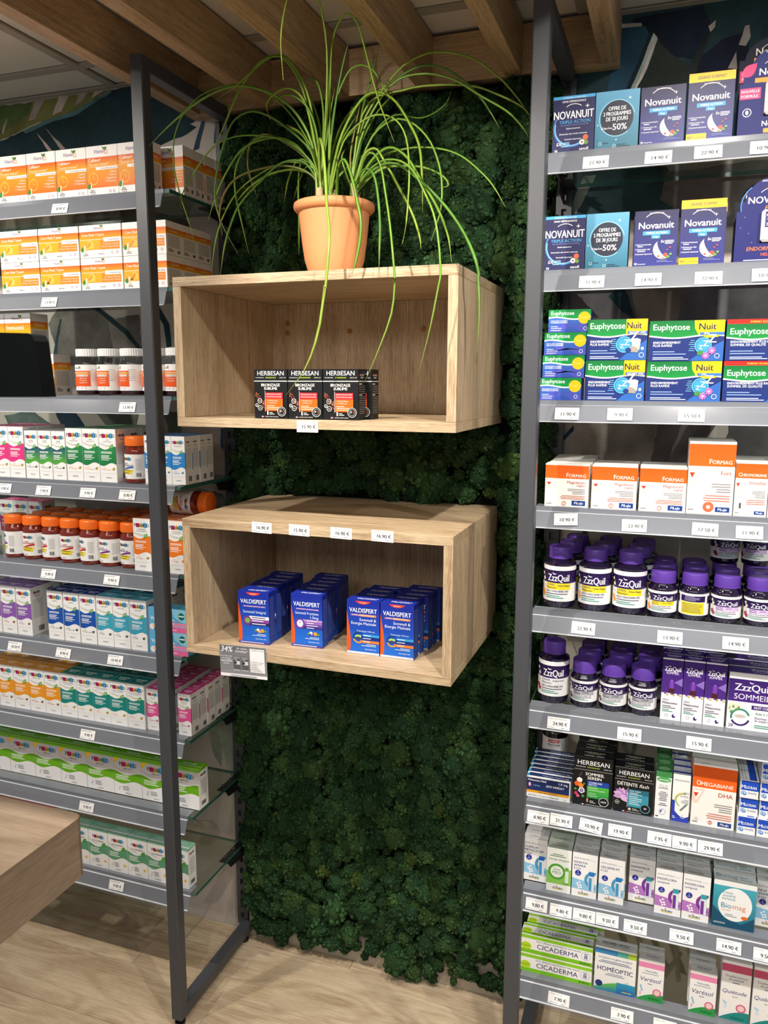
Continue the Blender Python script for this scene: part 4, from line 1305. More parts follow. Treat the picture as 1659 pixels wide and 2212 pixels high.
def wave_carton(key, desc, col, title, flav, fcol, w=50, h=130, d=50, top=None, side_col=None, dark=None, t2=None, name='syrup_carton'):
    top = top or col

    def f(a):
        W, H = a.w, a.h
        a.rect(0, 0, W, H, '#f5f5f4')
        logo_kid(a, W / 2, H * 0.865, W * 0.86)
        a.text(title, W / 2, H * 0.785, H * 0.020, '#55565c', 'c', bold=0.4, maxw=W * 0.8)
        if t2:
            a.text(t2, W / 2, H * 0.752, H * 0.017, '#77787e', 'c', maxw=W * 0.7)
        for q, cc in ((0, '#f0a92a'), (1, '#8bbf45'), (2, '#5aa6d6')):
            a.strip(W * 0.06, W * 0.62, lambda x, q=q: H * (0.665 + 0.012 * q) + (0.62 - x / W) ** 2 * H * 0.16, lambda x, q=q: H * (0.669 + 0.012 * q) + (0.62 - x / W) ** 2 * H * 0.16, cc)
        hi = lambda x: H * (0.645 + 0.032 * math.sin(x / W * 6.0 + 2.6))
        lo = lambda x: H * (0.335 + 0.030 * math.sin(x / W * 6.0 + 3.6))
        a.strip(0, W, lo, hi, dark or col, col)
        a.leaf(W * 0.74, H * 0.675, W * 0.155, '#4e9e3c', 0.9)
        a.lines(W * 0.66, H * 0.685, W * 0.16, 2, H * 0.022, H * 0.009, '#dfeec8', 'c', 0.7)
        a.lines(W * 0.10, H * 0.565, W * 0.66, 2, H * 0.024, H * 0.011, '#ffffff', seed=2)
        a.lines(W * 0.10, H * 0.495, W * 0.72, 3, H * 0.024, H * 0.011, '#ffffff', seed=7)
        a.lines(W * 0.10, H * 0.415, W * 0.60, 1, H * 0.024, H * 0.011, '#ffffff', seed=9)
        a.text('goût', W * 0.22, H * 0.262, H * 0.020, fcol, ital=0.2)
        a.text(flav, W * 0.24, H * 0.225, H * 0.024, fcol, bold=0.3, ital=0.2, maxw=W * 0.42)
        a.ring(W * 0.15, H * 0.245, W * 0.035, W * 0.045, fcol, 12)
        a.ell(W * 0.79, H * 0.245, W * 0.07, W * 0.055, fcol, 12)
        a.ell(W * 0.84, H * 0.262, W * 0.05, W * 0.04, '#7aa23c' if fcol != '#4a5a2c' else '#5b3a6a', 10)
        a.rect(W * 0.08, H * 0.165, W * 0.92, H * 0.168, '#c9c9c9')
        a.text('INELDEA', W / 2, H * 0.075, H * 0.022, '#55565c', 'c', maxw=W * 0.36)

    def s(a):
        W, H = a.w, a.h
        logo_kid(a, W * 0.45, H * 0.875, W * 0.5)
        a.lines(W * 0.2, H * 0.80, W * 0.6, 1, 2, H * 0.012, '#8a8b90', 'c')
        if side_col:
            a.rect(W * 0.0, H * 0.30, W * 0.10, H * 0.66, side_col)
        for q in range(12):
            a.rect(W * 0.14, H * (0.72 - q * 0.033), W * 0.86, H * (0.732 - q * 0.033), '#b7b7bb')
        a.bars(W * 0.45, H * 0.06, W * 0.42, H * 0.11)

    def tp(a):
        W, H = a.w, a.h
        a.text('PEDIAKID', W / 2, H * 0.52, H * 0.16, '#ffffff', 'c', bold=0.6, maxw=W * 0.62)
        a.lines(W * 0.25, H * 0.36, W * 0.5, 1, 2, H * 0.06, '#ffffff', 'c', 0.8)
        a.rect(W * 0.0, H * 0.10, W, H * 0.125, '#e6e6e6')
    carton(key, name, desc, w, h, d, f, top=top, fside=s, ftop=tp)


wave_carton('pk_pink', 'tall white carton with a pink wave', '#e23a86', 'NEZ - GORGE', 'citron miel', '#e8a33a')
wave_carton('pk_balm', 'slim white carton with a navy-green wave', '#1d4f6e', 'BAUME', 'tube de 75 g', '#3c4a58', w=42, h=121, d=38, dark='#56b03a', t2='PECTORAL', top='#e9e9e9')
wave_carton('pk_cough', 'tall white carton with a green wave', '#2a8a4e', 'TOUX', 'miel citron', '#e8a33a', t2='SÈCHE & GRASSE', dark='#1f7a43', side_col=None)
wave_carton('pk_d3', 'narrow white carton with a blue wave', '#2f86d0', 'VITAMINE D3', 'gouttes', '#3f8fd0', w=38, h=116, d=31, side_col='#2f86d0')
wave_carton('pk_vit', 'white carton with an orange wave', '#ee7a22', '22 VITAMINES', 'orange', '#e8892a', t2='& OLIGO-ÉLÉMENTS')
wave_carton('pk_sleep', 'white carton with a violet wave', '#8b5bb0', 'SOMMEIL', 'cerise', '#b3263e')
wave_carton('pk_omega', 'white carton with a royal blue wave', '#1d53ad', 'OMÉGA 3', 'citron - olive', '#4a5a2c', top='#173f8f')
wave_carton('pk_calm', 'white carton with a turquoise wave', '#3fa3c0', 'NERVOSITÉ', 'cassis', '#3c3a5c', top='#43b4cf')
wave_carton('pk_appetite', 'amber-topped white carton', '#f09a1e', 'APPETIT-TONUS', 'framboise', '#b3263e', w=52, h=118)
wave_carton('pk_travel', 'dark teal-topped white carton', '#17857e', 'NAUSÉES & VOMISSEMENTS', 'citron', '#e8a33a', w=53, h=119, t2='MAL DES TRANSPORTS', top='#138078')
wave_carton('pk_throat', 'narrow magenta-topped white carton', '#e4559c', 'GEL DE SOIN', 'gingembre', '#c43a86', w=38, h=110, d=37, side_col='#d63a86', top='#d63a86', t2='BUCCAL')


def wide_wave(key, desc, col, top, title, w, h, d, silver, lemon):
    def f(a):
        W, H = a.w, a.h
        a.rect(0, 0, W, H, '#f5f5f5')
        a.strip(0, W, H * 0.60, H * 1.0, '#d9d6d2' if silver else '#f5f5f5', '#b9b4af' if silver else '#f5f5f5')
        a.rect(0, H * 0.95, W, H, top)
        logo_kid(a, W * 0.52, H * 0.80, W * 0.62)
        a.text(title, W / 2, H * 0.68, H * 0.035, '#4a4b50', 'c', bold=0.4, maxw=W * 0.6)
        if silver:
            a.poly([(0, H * 0.95), (W * 0.2, H * 0.95), (0, H * 0.78)], '#f3c21e')
        hi = lambda x: H * ((0.575 if silver else 0.585) + 0.045 * math.sin(x / W * 6.3 + 1.9))
        lo = lambda x: H * (0.345 + 0.045 * math.sin(x / W * 6.3 + 3.0))
        a.strip(0, W, lambda x: hi(x) + H * 0.015, lambda x: hi(x) + H * 0.028, '#ffffff')
        a.strip(0, W, lo, hi, col)
        for q, cc in ((0, '#5aa6d6'), (1, '#f0a92a')):
            a.strip(W * 0.03, W * 0.45, lambda x, q=q: H * (0.62 + 0.02 * q) + (0.45 - x / W) ** 2 * H * 0.5, lambda x, q=q: H * (0.626 + 0.02 * q) + (0.45 - x / W) ** 2 * H * 0.5, cc)
        a.lines(W * 0.07, H * 0.49, W * 0.72, 3, H * 0.045, H * 0.018, '#ffffff', seed=4)
        if not silver:
            a.leaf(W * 0.80, H * 0.62, W * 0.14, '#4e9e3c', 0.9)
            a.ell(W * 0.84, H * 0.20, W * 0.07, W * 0.055, '#f0c23a', 12)
        a.lines(W * 0.30, H * 0.22, W * 0.26, 3, H * 0.04, H * 0.014, '#77787e', seed=5)
        a.poly([(W * .13, H * .12), (W * .17, H * .12), (W * .24, H * .23), (W * .20, H * .23)], '#d2d6d8')
        a.text('INELDEA', W / 2, H * 0.045, H * 0.028, '#55565c', 'c', maxw=W * 0.3)

    def s(a):
        W, H = a.w, a.h
        a.rect(0, H * 0.95, W, H, top)
        logo_kid(a, W * 0.5, H * 0.84, W * 0.62)
        for q in range(13):
            a.rect(W * 0.18, H * (0.72 - q * 0.032), W * 0.85, H * (0.732 - q * 0.032), '#b0b0b4')
        a.bars(W * 0.25, H * 0.08, W * 0.5, H * 0.10)

    def tp(a):
        W, H = a.w, a.h
        a.rect(0, H * 0.14, W, H * 0.30, '#ffffff') if lemon else a.rect(0, H * 0.1, W, H * 0.16, '#b9dc7a')
        a.rect(0, H * 0.42, W, H * 0.46, '#e8f4e8')
        a.text('PEDIAKID', W / 2, H * 0.60, H * 0.16, '#f2f8ee', 'c', bold=0.5, maxw=W * 0.5)
    carton(key, 'baby_drops_carton', desc, w, h, d, f, top=top, fside=s, ftop=tp)


wide_wave('pk_gas', 'silver and lime green wave carton', '#6eb41e', '#6cb11f', 'BÉBÉ GAZ', 88, 108, 43, True, False)
wide_wave('pk_motion', 'mint-topped white carton', '#5d9f78', '#93d2b2', 'MAL DES TRANSPORTS', 62.5, 111, 35, False, True)


def red_f(a):
    a.rect(0, 0, a.w, a.h, '#f4f2f2')
    logo_kid(a, a.w / 2, a.h * 0.8, a.w * 0.6)
    a.strip(0, a.w, a.h * 0.3, a.h * 0.55, '#d8202a')


def red_t(a):
    a.rect(0, a.h * 0.10, a.w, a.h * 0.16, '#f4a8a8')
    a.text('PEDIAKID', a.w / 2, a.h * 0.35, a.h * 0.2, '#f2e9d0', 'c', bold=0.5, maxw=a.w * 0.6)


carton('pk_red', 'baby_drops_carton', 'carton with a bright red top', 62, 138, 43, red_f, top='#d8202a', ftop=red_t)


def vit_logo(a, x, y, s):
    a.text('Vitamin', x, y, s * 0.20, '#6a2c86', bold=0.5, ital=0.25, maxw=s * 0.74)
    a.text('22', x + s * 0.74, y - s * 0.06, s * 0.22, '#f0861e', bold=0.7, maxw=s * 0.26)
    a.leaf(x + s * 0.84, y + s * 0.24, s * 0.13, '#4a7a2e', 0.5)
    a.leaf(x + s * 0.70, y + s * 0.26, s * 0.10, '#5f8e3a', 2.2)


def vit_side(a):
    W, H = a.w, a.h
    a.rect(0, H * 0.62, W, H * 0.80, '#f0b01e', '#e8641e')
    a.lines(W * 0.2, H * 0.735, W * 0.6, 2, H * 0.04, H * 0.014, '#f7d9a8', 'c', 0.8)
    for q in range(9):
        a.rect(W * 0.12, H * (0.56 - q * 0.04), W * 0.86, H * (0.575 - q * 0.04), '#8b8782')
    a.lines(W * 0.12, H * 0.16, W * 0.35, 3, H * 0.035, H * 0.02, '#6b6762')
    a.rect(W * 0.70, H * 0.08, W * 0.85, H * 0.16, '#5c5a58')


def caf(a):
    W, H = a.w, a.h
    a.rect(0, 0, W, H, '#f6f3ef')
    vit_logo(a, W * 0.24, H * 0.85, W * 0.46)
    a.rect(0, H * 0.58, W, H * 0.77, '#f2a51c', '#e4602a')
    a.text('Caféine+', W * 0.06, H * 0.685, H * 0.062, '#fff6e8', bold=0.9, maxw=W * 0.5)
    a.text('"Energie Instant"', W * 0.06, H * 0.60, H * 0.055, '#ffe9c0', bold=0.4, maxw=W * 0.66)
    a.rect(0, H * 0.16, W, H * 0.575, '#e97424', '#efa021')
    a.rect(W * 0.30, H * 0.515, W, H * 0.572, '#f6f3ef')
    a.text('Tonus physique & mental', W * 0.97, H * 0.530, H * 0.028, '#6a2c86', 'r', bold=0.5, maxw=W * 0.64)
    a.ring(W * 0.21, H * 0.34, W * 0.135, W * 0.155, '#f5c04a')
    a.rect(W * 0.18, H * 0.44, W * 0.24, H * 0.475, '#f5c04a')
    a.rect(W * 0.20, H * 0.34, W * 0.215, H * 0.42, '#f5c04a')
    a.rect(W * 0.20, H * 0.335, W * 0.28, H * 0.348, '#f5c04a')
    for q, t in enumerate(('Caféine', '+ Taurine', '+ Magnésium', '+ 9 Vitamines')):
        a.text(t, W * 0.94, H * (0.445 - q * 0.062), H * 0.036, '#fff4e6', 'r', bold=0.6, maxw=W * 0.46)
    a.leaf(W * 0.06, H * 0.20, W * 0.08, '#3f8a34', 1.3)
    a.poly([(W * .10, H * .10), (W * .135, H * .10), (W * .155, H * .27), (W * .12, H * .27)], '#f5e3cc')
    a.lines(W * 0.06, H * 0.10, W * 0.2, 2, H * 0.03, H * 0.012, '#666666', 'c')
    a.text('INELDEA', W * 0.1, H * 0.03, H * 0.022, '#55565c', maxw=W * 0.2)
    a.ring(W * 0.73, H * 0.075, W * 0.026, W * 0.034, '#a05a9a', 12)
    a.ring(W * 0.86, H * 0.075, W * 0.030, W * 0.038, '#a05a9a', 12)


carton('v_caf', 'vitamin_carton', 'orange and white upright vitamin carton', 87, 109, 44, caf, base='#f6f3ef', top='#efe9e2', side='#efeae3', fside=vit_side)


def cure(a):
    W, H = a.w, a.h
    a.rect(0, 0, W, H, '#f6f3ef')
    vit_logo(a, W * 0.34, H * 0.86, W * 0.25)
    a.rect(0, H * 0.56, W, H * 0.80, '#f4ac1a', '#e9662a')
    a.text('Cure Flash 7 jours', W * 0.06, H * 0.66, H * 0.078, '#fff6e8', bold=0.8, maxw=W * 0.64)
    a.rect(0, H * 0.24, W * 0.96, H * 0.545, '#f2a92a', '#f3b024')
    a.rect(W * 0.5, H * 0.24, W * 0.96, H * 0.545, '#ee8f2c')
    a.rect(W * 0.58, H * 0.475, W, H * 0.60, '#f6f3ef')
    a.text('Coup de fouet', W * 0.96, H * 0.51, H * 0.052, '#6a2c86', 'r', bold=0.6, maxw=W * 0.34)
    a.text('21 Vitamines & Minéraux', W * 0.94, H * 0.385, H * 0.040, '#fff4e6', 'r', bold=0.5, maxw=W * 0.46)
    a.text('+ Ginseng + Maca + Guarana', W * 0.94, H * 0.305, H * 0.040, '#fff4e6', 'r', bold=0.5, maxw=W * 0.50)
    a.poly([(W * .13, H * .27), (W * .20, H * .27), (W * .20, H * .52), (W * .30, H * .52), (W * .30, H * .46), (W * .34, H * .46), (W * .34, H * .28), (W * .26, H * .28)], '#f7c75a')
    a.poly([(W * .18, H * .36), (W * .24, H * .40), (W * .20, H * .40), (W * .24, H * .48), (W * .27, H * .48), (W * .245, H * .42), (W * .28, H * .42), (W * .20, H * .30)], '#e98b1e')
    a.leaf(W * 0.06, H * 0.26, W * 0.055, '#3f8a34', 1.4)
    a.rect(W * 0.10, H * 0.14, W * 0.145, H * 0.30, '#f5d9b0')
    a.rect(W * 0.105, H * 0.30, W * 0.14, H * 0.38, '#e9eef0')
    a.text('INELDEA', W * 0.52, H * 0.09, H * 0.040, '#55565c', 'c', maxw=W * 0.16)
    a.ring(W * 0.78, H * 0.14, W * 0.020, W * 0.026, '#a05a9a', 12)
    a.ring(W * 0.90, H * 0.14, W * 0.020, W * 0.026, '#a05a9a', 12)
    a.lines(W * 0.07, H * 0.11, W * 0.14, 2, H * 0.04, H * 0.015, '#77787e', 'c')


carton('v_cure', 'vitamin_carton', 'wide orange vitamin carton', 119, 74, 63, cure, base='#f6f3ef', top='#efe9e2', side='#efeae3', fside=vit_side)


def immu(a):
    W, H = a.w, a.h
    a.rect(0, 0, W, H, '#f6f3ef')
    vit_logo(a, W * 0.26, H * 0.84, W * 0.44)
    a.rect(0, H * 0.50, W, H * 0.76, '#f4bb1a', '#ee7d22')
    a.text('Immunité', W * 0.08, H * 0.60, H * 0.10, '#fff6e8', bold=0.9, maxw=W * 0.66)
    a.rect(0, H * 0.10, W, H * 0.50, '#f2942a', '#f4bb1a')
    a.rect(W * 0.26, H * 0.42, W, H * 0.50, '#f6f3ef')
    a.text('Défenses naturelles', W * 0.96, H * 0.44, H * 0.045, '#6a2c86', 'r', bold=0.3, maxw=W * 0.64)
    a.lines(W * 0.3, H * 0.34, W * 0.62, 3, H * 0.07, H * 0.03, '#fff0dc', 'r')


carton('v_immu', 'vitamin_carton', 'yellow-orange immunity carton', 82, 100, 60, immu, base='#f6f3ef', top='#e8ded2', side='#d8d0c6', fside=vit_side)


def vapo(a):
    W, H = a.w, a.h
    a.rect(0, 0, W, H, '#5fb4e2')
    a.poly([(W * .62, H), (W * .66, H * .7), (W * .78, H * .5), (W, H * .42), (W, H)], '#8fd3ee')
    a.ell(W * 0.86, H * 0.72, W * 0.08, H * 0.16, '#0f6e62', 14)
    a.rect(W * 0.79, H * 0.70, W * 0.93, H * 0.76, '#e9f4f0')
    a.text('Vapo', W * 0.05, H * 0.46, H * 0.16, '#ffffff', bold=0.8)
    a.text('E', W * 0.42, H * 0.46, H * 0.16, '#e2508f', bold=0.8)
    a.text('nfan', W * 0.50, H * 0.46, H * 0.14, '#ffffff', bold=0.8)
    a.text('t', W * 0.74, H * 0.46, H * 0.16, '#e2508f', bold=0.8)
    a.rect(W * 0.2, H * 0.30, W, H * 0.42, '#ef8fb0')
    a.rect(W * 0.28, H * 0.22, W, H * 0.30, '#b9a6dc')
    a.rect(W * 0.18, 0, W, H * 0.22, '#ee6fa4')
    a.lines(W * 0.36, H * 0.35, W * 0.5, 1, 2, H * 0.03, '#ffffff')
    a.lines(W * 0.36, H * 0.14, W * 0.4, 2, H * 0.06, H * 0.025, '#ffffff')
    a.ell(W * 0.10, H * 0.16, W * 0.08, H * 0.14, '#f2ece6', 14)
    a.ell(W * 0.14, H * 0.20, W * 0.035, H * 0.09, '#f0c0a4', 12)
    a.ell(W * 0.17, H * 0.07, W * 0.035, H * 0.06, '#23347a', 10)


carton('vapo', 'inhaler_carton', 'sky blue and pink carton', 112, 58, 45, vapo, base='#5fb4e2', top='#6cc6e8', side='#5fb4e2')


# blue sleep tablets on the right
def nova_logo(a, W, H, y, cap, txt='Novanuit'):
    a.text(txt, W * 0.5, y, cap, '#fbf8f2', 'c', bold=0.9, maxw=W * 0.92, res=3)
    a.ring(W * 0.5, y + cap * 0.2, W * 0.33, W * 0.345, '#f3efe6', 14, 0.75, 2.35)
    a.star(W * 0.78, y + cap * 1.65, W * 0.045, '#fbf8f2')


def nova_base(a, W, H, y0=0.0):
    a.strip(0, W, 0, H, '#2f3585', '#1b1a44')


def novaC(a, grand=False):
    W, H = a.w, a.h
    K = 99.0
    nova_base(a, W, H)
    if grand:
        a.rect(0, K - 1, W, H, '#f6c61c', '#f8b820')
        a.text('GRAND FORMAT', W * 0.5, K + 3.5, 5.2, '#1f2150', 'c', bold=0.8, maxw=W * 0.62)
    a.text('SANS DÉPENDANCE', W * 0.5, K * 0.945, 1.9, '#e8e6f2', 'c', bold=0.4, maxw=W * 0.5)
    nova_logo(a, W, K, K * 0.68, K * 0.115)
    a.rect(W * 0.20, K * 0.565, W * 0.82, K * 0.635, '#3f9bd8')
    a.text('TRIPLE ACTION', W * 0.51, K * 0.582, K * 0.036, '#ffffff', 'c', bold=0.6, maxw=W * 0.52)
    a.rect(W * 0.40, K * 0.50, W * 0.60, K * 0.562, '#3f9bd8')
    a.text('1mg', W * 0.5, K * 0.515, K * 0.034, '#ffffff', 'c', bold=0.6)
    a.moon(W * 0.68, K * 0.30, K * 0.175, '#f3efe6', 0.55, 0.35)
    for q, t in enumerate(('1 Endormissement', '2 Diminution des', '3 Sommeil réparateur')):
        a.text(t, W * 0.04, K * (0.385 - q * 0.085), K * 0.026, '#f3f2fa', bold=0.4, maxw=W * 0.40)
    a.lines(W * 0.09, K * 0.355, W * 0.2, 1, 2, K * 0.016, '#d8d8ee')
    a.lines(W * 0.09, K * 0.27, W * 0.3, 1, 2, K * 0.016, '#d8d8ee')
    a.text('5x', W * 0.62, K * 0.42, K * 0.045, '#ffffff', bold=0.8, ital=0.2)
    a.lines(W * 0.72, K * 0.445, W * 0.22, 3, K * 0.025, K * 0.013, '#e8e8f6', seed=6)
    for (dx, dy, rr_, c) in ((0.74, 0.20, 4.2, '#d9503c'), (0.66, 0.165, 3.4, '#e9e2d4'), (0.80, 0.165, 3.4, '#5f8f3f'), (0.86, 0.21, 2.4, '#7aa84a'), (0.58, 0.18, 2.2, '#d9503c'), (0.70, 0.135, 2.8, '#8a7f6a'), (0.84, 0.33, 1.8, '#d9503c'), (0.78, 0.29, 1.5, '#d9503c')):
        a.ell(W * dx, K * dy, rr_, rr_ * 0.8, c, 10)
    a.lines(W * 0.55, K * 0.09, W * 0.38, 2, K * 0.022, K * 0.01, '#7d86c8', seed=8)
    if grand:
        a.rect(0, K * 0.01, W * 0.44, K * 0.125, '#f6c61c')
        a.text('60', W * 0.03, K * 0.04, K * 0.052, '#1f2150', bold=0.9)
        a.text('Comprimés', W * 0.15, K * 0.045, K * 0.030, '#1f2150', bold=0.5, maxw=W * 0.27)
    else:
        a.text('30', W * 0.03, K * 0.035, K * 0.035, '#ffffff', bold=0.8)
        a.text('Comprimés', W * 0.11, K * 0.037, K * 0.022, '#ffffff', maxw=W * 0.18)


carton('nv_c', 'sleep_tablet_carton', 'navy carton with a crescent moon', 77, 99, 45, novaC, base='#2a2f74', top='#1a1d4c')
carton('nv_d', 'sleep_tablet_carton', 'navy carton with a yellow top band', 77, 113, 45, lambda a: novaC(a, True), base='#2a2f74', top='#f2c01c')


def novaA(a):
    W, H = a.w, a.h
    a.strip(0, W, 0, H, '#252758', '#201f4c')
    a.rect(0, H * 0.945, W, H, '#46a0d8')
    a.text('COMPLÉMENT ALIMENTAIRE', W * 0.5, H * 0.955, H * 0.022, '#e8f2fa', 'c', bold=0.3, maxw=W * 0.56)
    a.text('SANS DÉPENDANCE', W * 0.5, H * 0.885, H * 0.034, '#f6f4fa', 'c', bold=0.5, maxw=W * 0.56)
    a.ring(W * 0.5, H * 0.62, W * 0.30, W * 0.315, '#f3efe6', 14, 0.95, 2.2)
    a.star(W * 0.82, H * 0.80, W * 0.055, '#ffffff')
    a.ring(W * 0.47, H * 0.44, W * 0.42, W * 0.45, '#4b87c8', 30, 2.6, 5.6)
    a.ring(W * 0.47, H * 0.44, W * 0.40, W * 0.42, '#8cc0ea', 30, 2.9, 5.2)
    a.text('NOVANUIT', W * 0.5, H * 0.60, H * 0.135, '#ffffff', 'c', bold=0.6, maxw=W * 0.95, res=3)
    a.text('TRIPLE ACTION', W * 0.53, H * 0.515, H * 0.055, '#4ea4dc', 'c', bold=0.5, maxw=W * 0.74)
    a.text('MÉLATONINE + EXTRAITS DE PLANTES', W * 0.53, H * 0.475, H * 0.02, '#8a90c8', 'c', maxw=W * 0.7)
    for q, t in enumerate(('Endormissement', 'Diminution des réveils nocturnes', 'Sommeil réparateur')):
        a.text(t, W * 0.50, H * (0.415 - q * 0.095), H * 0.026, '#f4f4fa', 'c', bold=0.4, maxw=W * 0.66)
    for (dx, dy, rr_, c) in ((0.80, 0.25, 5, '#e0663c'), (0.72, 0.17, 5, '#e9e2d4'), (0.82, 0.16, 4, '#6f8f3f'), (0.72, 0.17, 2, '#7a5a9a')):
        a.ell(W * dx, H * dy, rr_, rr_, c, 9)
    a.text('5X', W * 0.10, H * 0.13, H * 0.055, '#ffffff', bold=0.8, ital=0.2)
    a.lines(W * 0.22, H * 0.165, W * 0.22, 3, H * 0.03, H * 0.016, '#8cc0ea', seed=6)
    a.text('30', W * 0.06, H * 0.02, H * 0.042, '#ffffff', bold=0.6)
    a.text('sanofi', W * 0.66, H * 0.03, H * 0.05, '#ffffff', bold=0.3, maxw=W * 0.26)


def novaB(a):
    W, H = a.w, a.h
    a.strip(0, W, 0, H, '#2b6a80', '#5a9cc0')
    a.ring(W * 0.5, H * 0.53, W * 0.40, W * 0.412, '#a7dcee', 36, 0.2, 5.4)
    a.ell(W * 0.5, H * 0.53, W * 0.375, H * 0.305, '#1f2438', 36)
    a.star(W * 0.78, H * 0.86, W * 0.045, '#f4fbff')
    a.star(W * 0.06, H * 0.43, W * 0.03, '#e4f6ff')
    a.star(W * 0.5, H * 0.155, W * 0.03, '#e4f6ff')
    for q, t in enumerate(('OFFRE DE', '2 PROGRAMMES', 'DE 30 JOURS')):
        a.text(t, W * 0.5, H * (0.665 - q * 0.09), H * 0.065, '#f6f8fa', 'c', bold=0.5, maxw=W * (0.40, 0.63, 0.50)[q])
    a.text('LE 2ème À', W * 0.15, H * 0.345, H * 0.036, '#f6f8fa', bold=0.4, maxw=W * 0.18)
    a.text('-50%', W * 0.345, H * 0.325, H * 0.105, '#f6f8fa', bold=0.7, maxw=W * 0.42)
    a.ring(W * 0.13, H * 0.10, W * 0.03, W * 0.037, '#cfe8f2', 12)
    a.ring(W * 0.46, H * 0.05, W * 0.03, W * 0.037, '#cfe8f2', 12)
    a.lines(W * 0.18, H * 0.10, W * 0.24, 1, 2, H * 0.016, '#1f3d52')
    a.lines(W * 0.52, H * 0.06, W * 0.32, 2, H * 0.03, H * 0.014, '#1f3d52')


carton('nv_a', 'sleep_tablet_carton', 'navy carton with a sky blue top strip', 77, 100, 45, novaA, base='#2a2c62', top='#46a0d8')
carton('nv_b', 'sleep_tablet_carton', 'teal carton with a dark round badge', 78, 100, 45, novaB, base='#3a86a0', top='#58a6c8', side='#1d4a66')


def euph(a):
    W, H = a.w, a.h
    a.strip(0, W, 0, H, '#2f4aa6', '#3f78c8')
    a.poly([(0, 0), (W * .3, 0), (W * .55, H * .3), (W * .8, 0), (W, 0), (W, H * .2), (W * .78, H * .42), (W * .6, H * .25), (W * .4, H * .45), (0, H * .1)], '#4a52b4')
    a.strip(0, W, lambda x: H * (0.62 + 0.05 * math.sin(x / W * 7 + 0.4)), H, '#0f9a4a', '#0c7f3c')
    a.strip(0, W, lambda x: H * (0.59 + 0.05 * math.sin(x / W * 7 + 0.4)), lambda x: H * (0.65 + 0.05 * math.sin(x / W * 7 + 0.4)), '#f4f6f4')
    a.ell(W * 0.85, H * 0.63, W * 0.145, H * 0.27, '#f4c21a', 24)
    a.ring(W * 0.85, H * 0.95, W * 0.17, W * 0.18, '#f8e48a', 10, 3.9, 5.2)
    a.text('Euphytose', W * 0.06, H * 0.76, H * 0.17, '#ffffff', bold=0.5, maxw=W * 0.66, res=3)
    a.text('SOULAGE LE STRESS', W * 0.06, H * 0.47, H * 0.06, '#f4f6fa', bold=0.5, maxw=W * 0.4)
    a.text('FAVORISE LE SOMMEIL', W * 0.06, H * 0.395, H * 0.06, '#f4f6fa', bold=0.5, maxw=W * 0.4)
    a.lines(W * 0.06, H * 0.24, W * 0.28, 2, H * 0.08, H * 0.03, '#c8d4f0')
    a.lines(W * 0.06, H * 0.07, W * 0.4, 1, 2, H * 0.03, '#c8d4f0')
    a.ring(W * 0.88, H * 0.16, W * 0.035, W * 0.045, '#e8f0fa', 14)


carton('eu', 'herbal_tablet_carton', 'small green-blue carton with a yellow sun', 81, 43, 52, euph, base='#3356ae', top='#0f8a44')


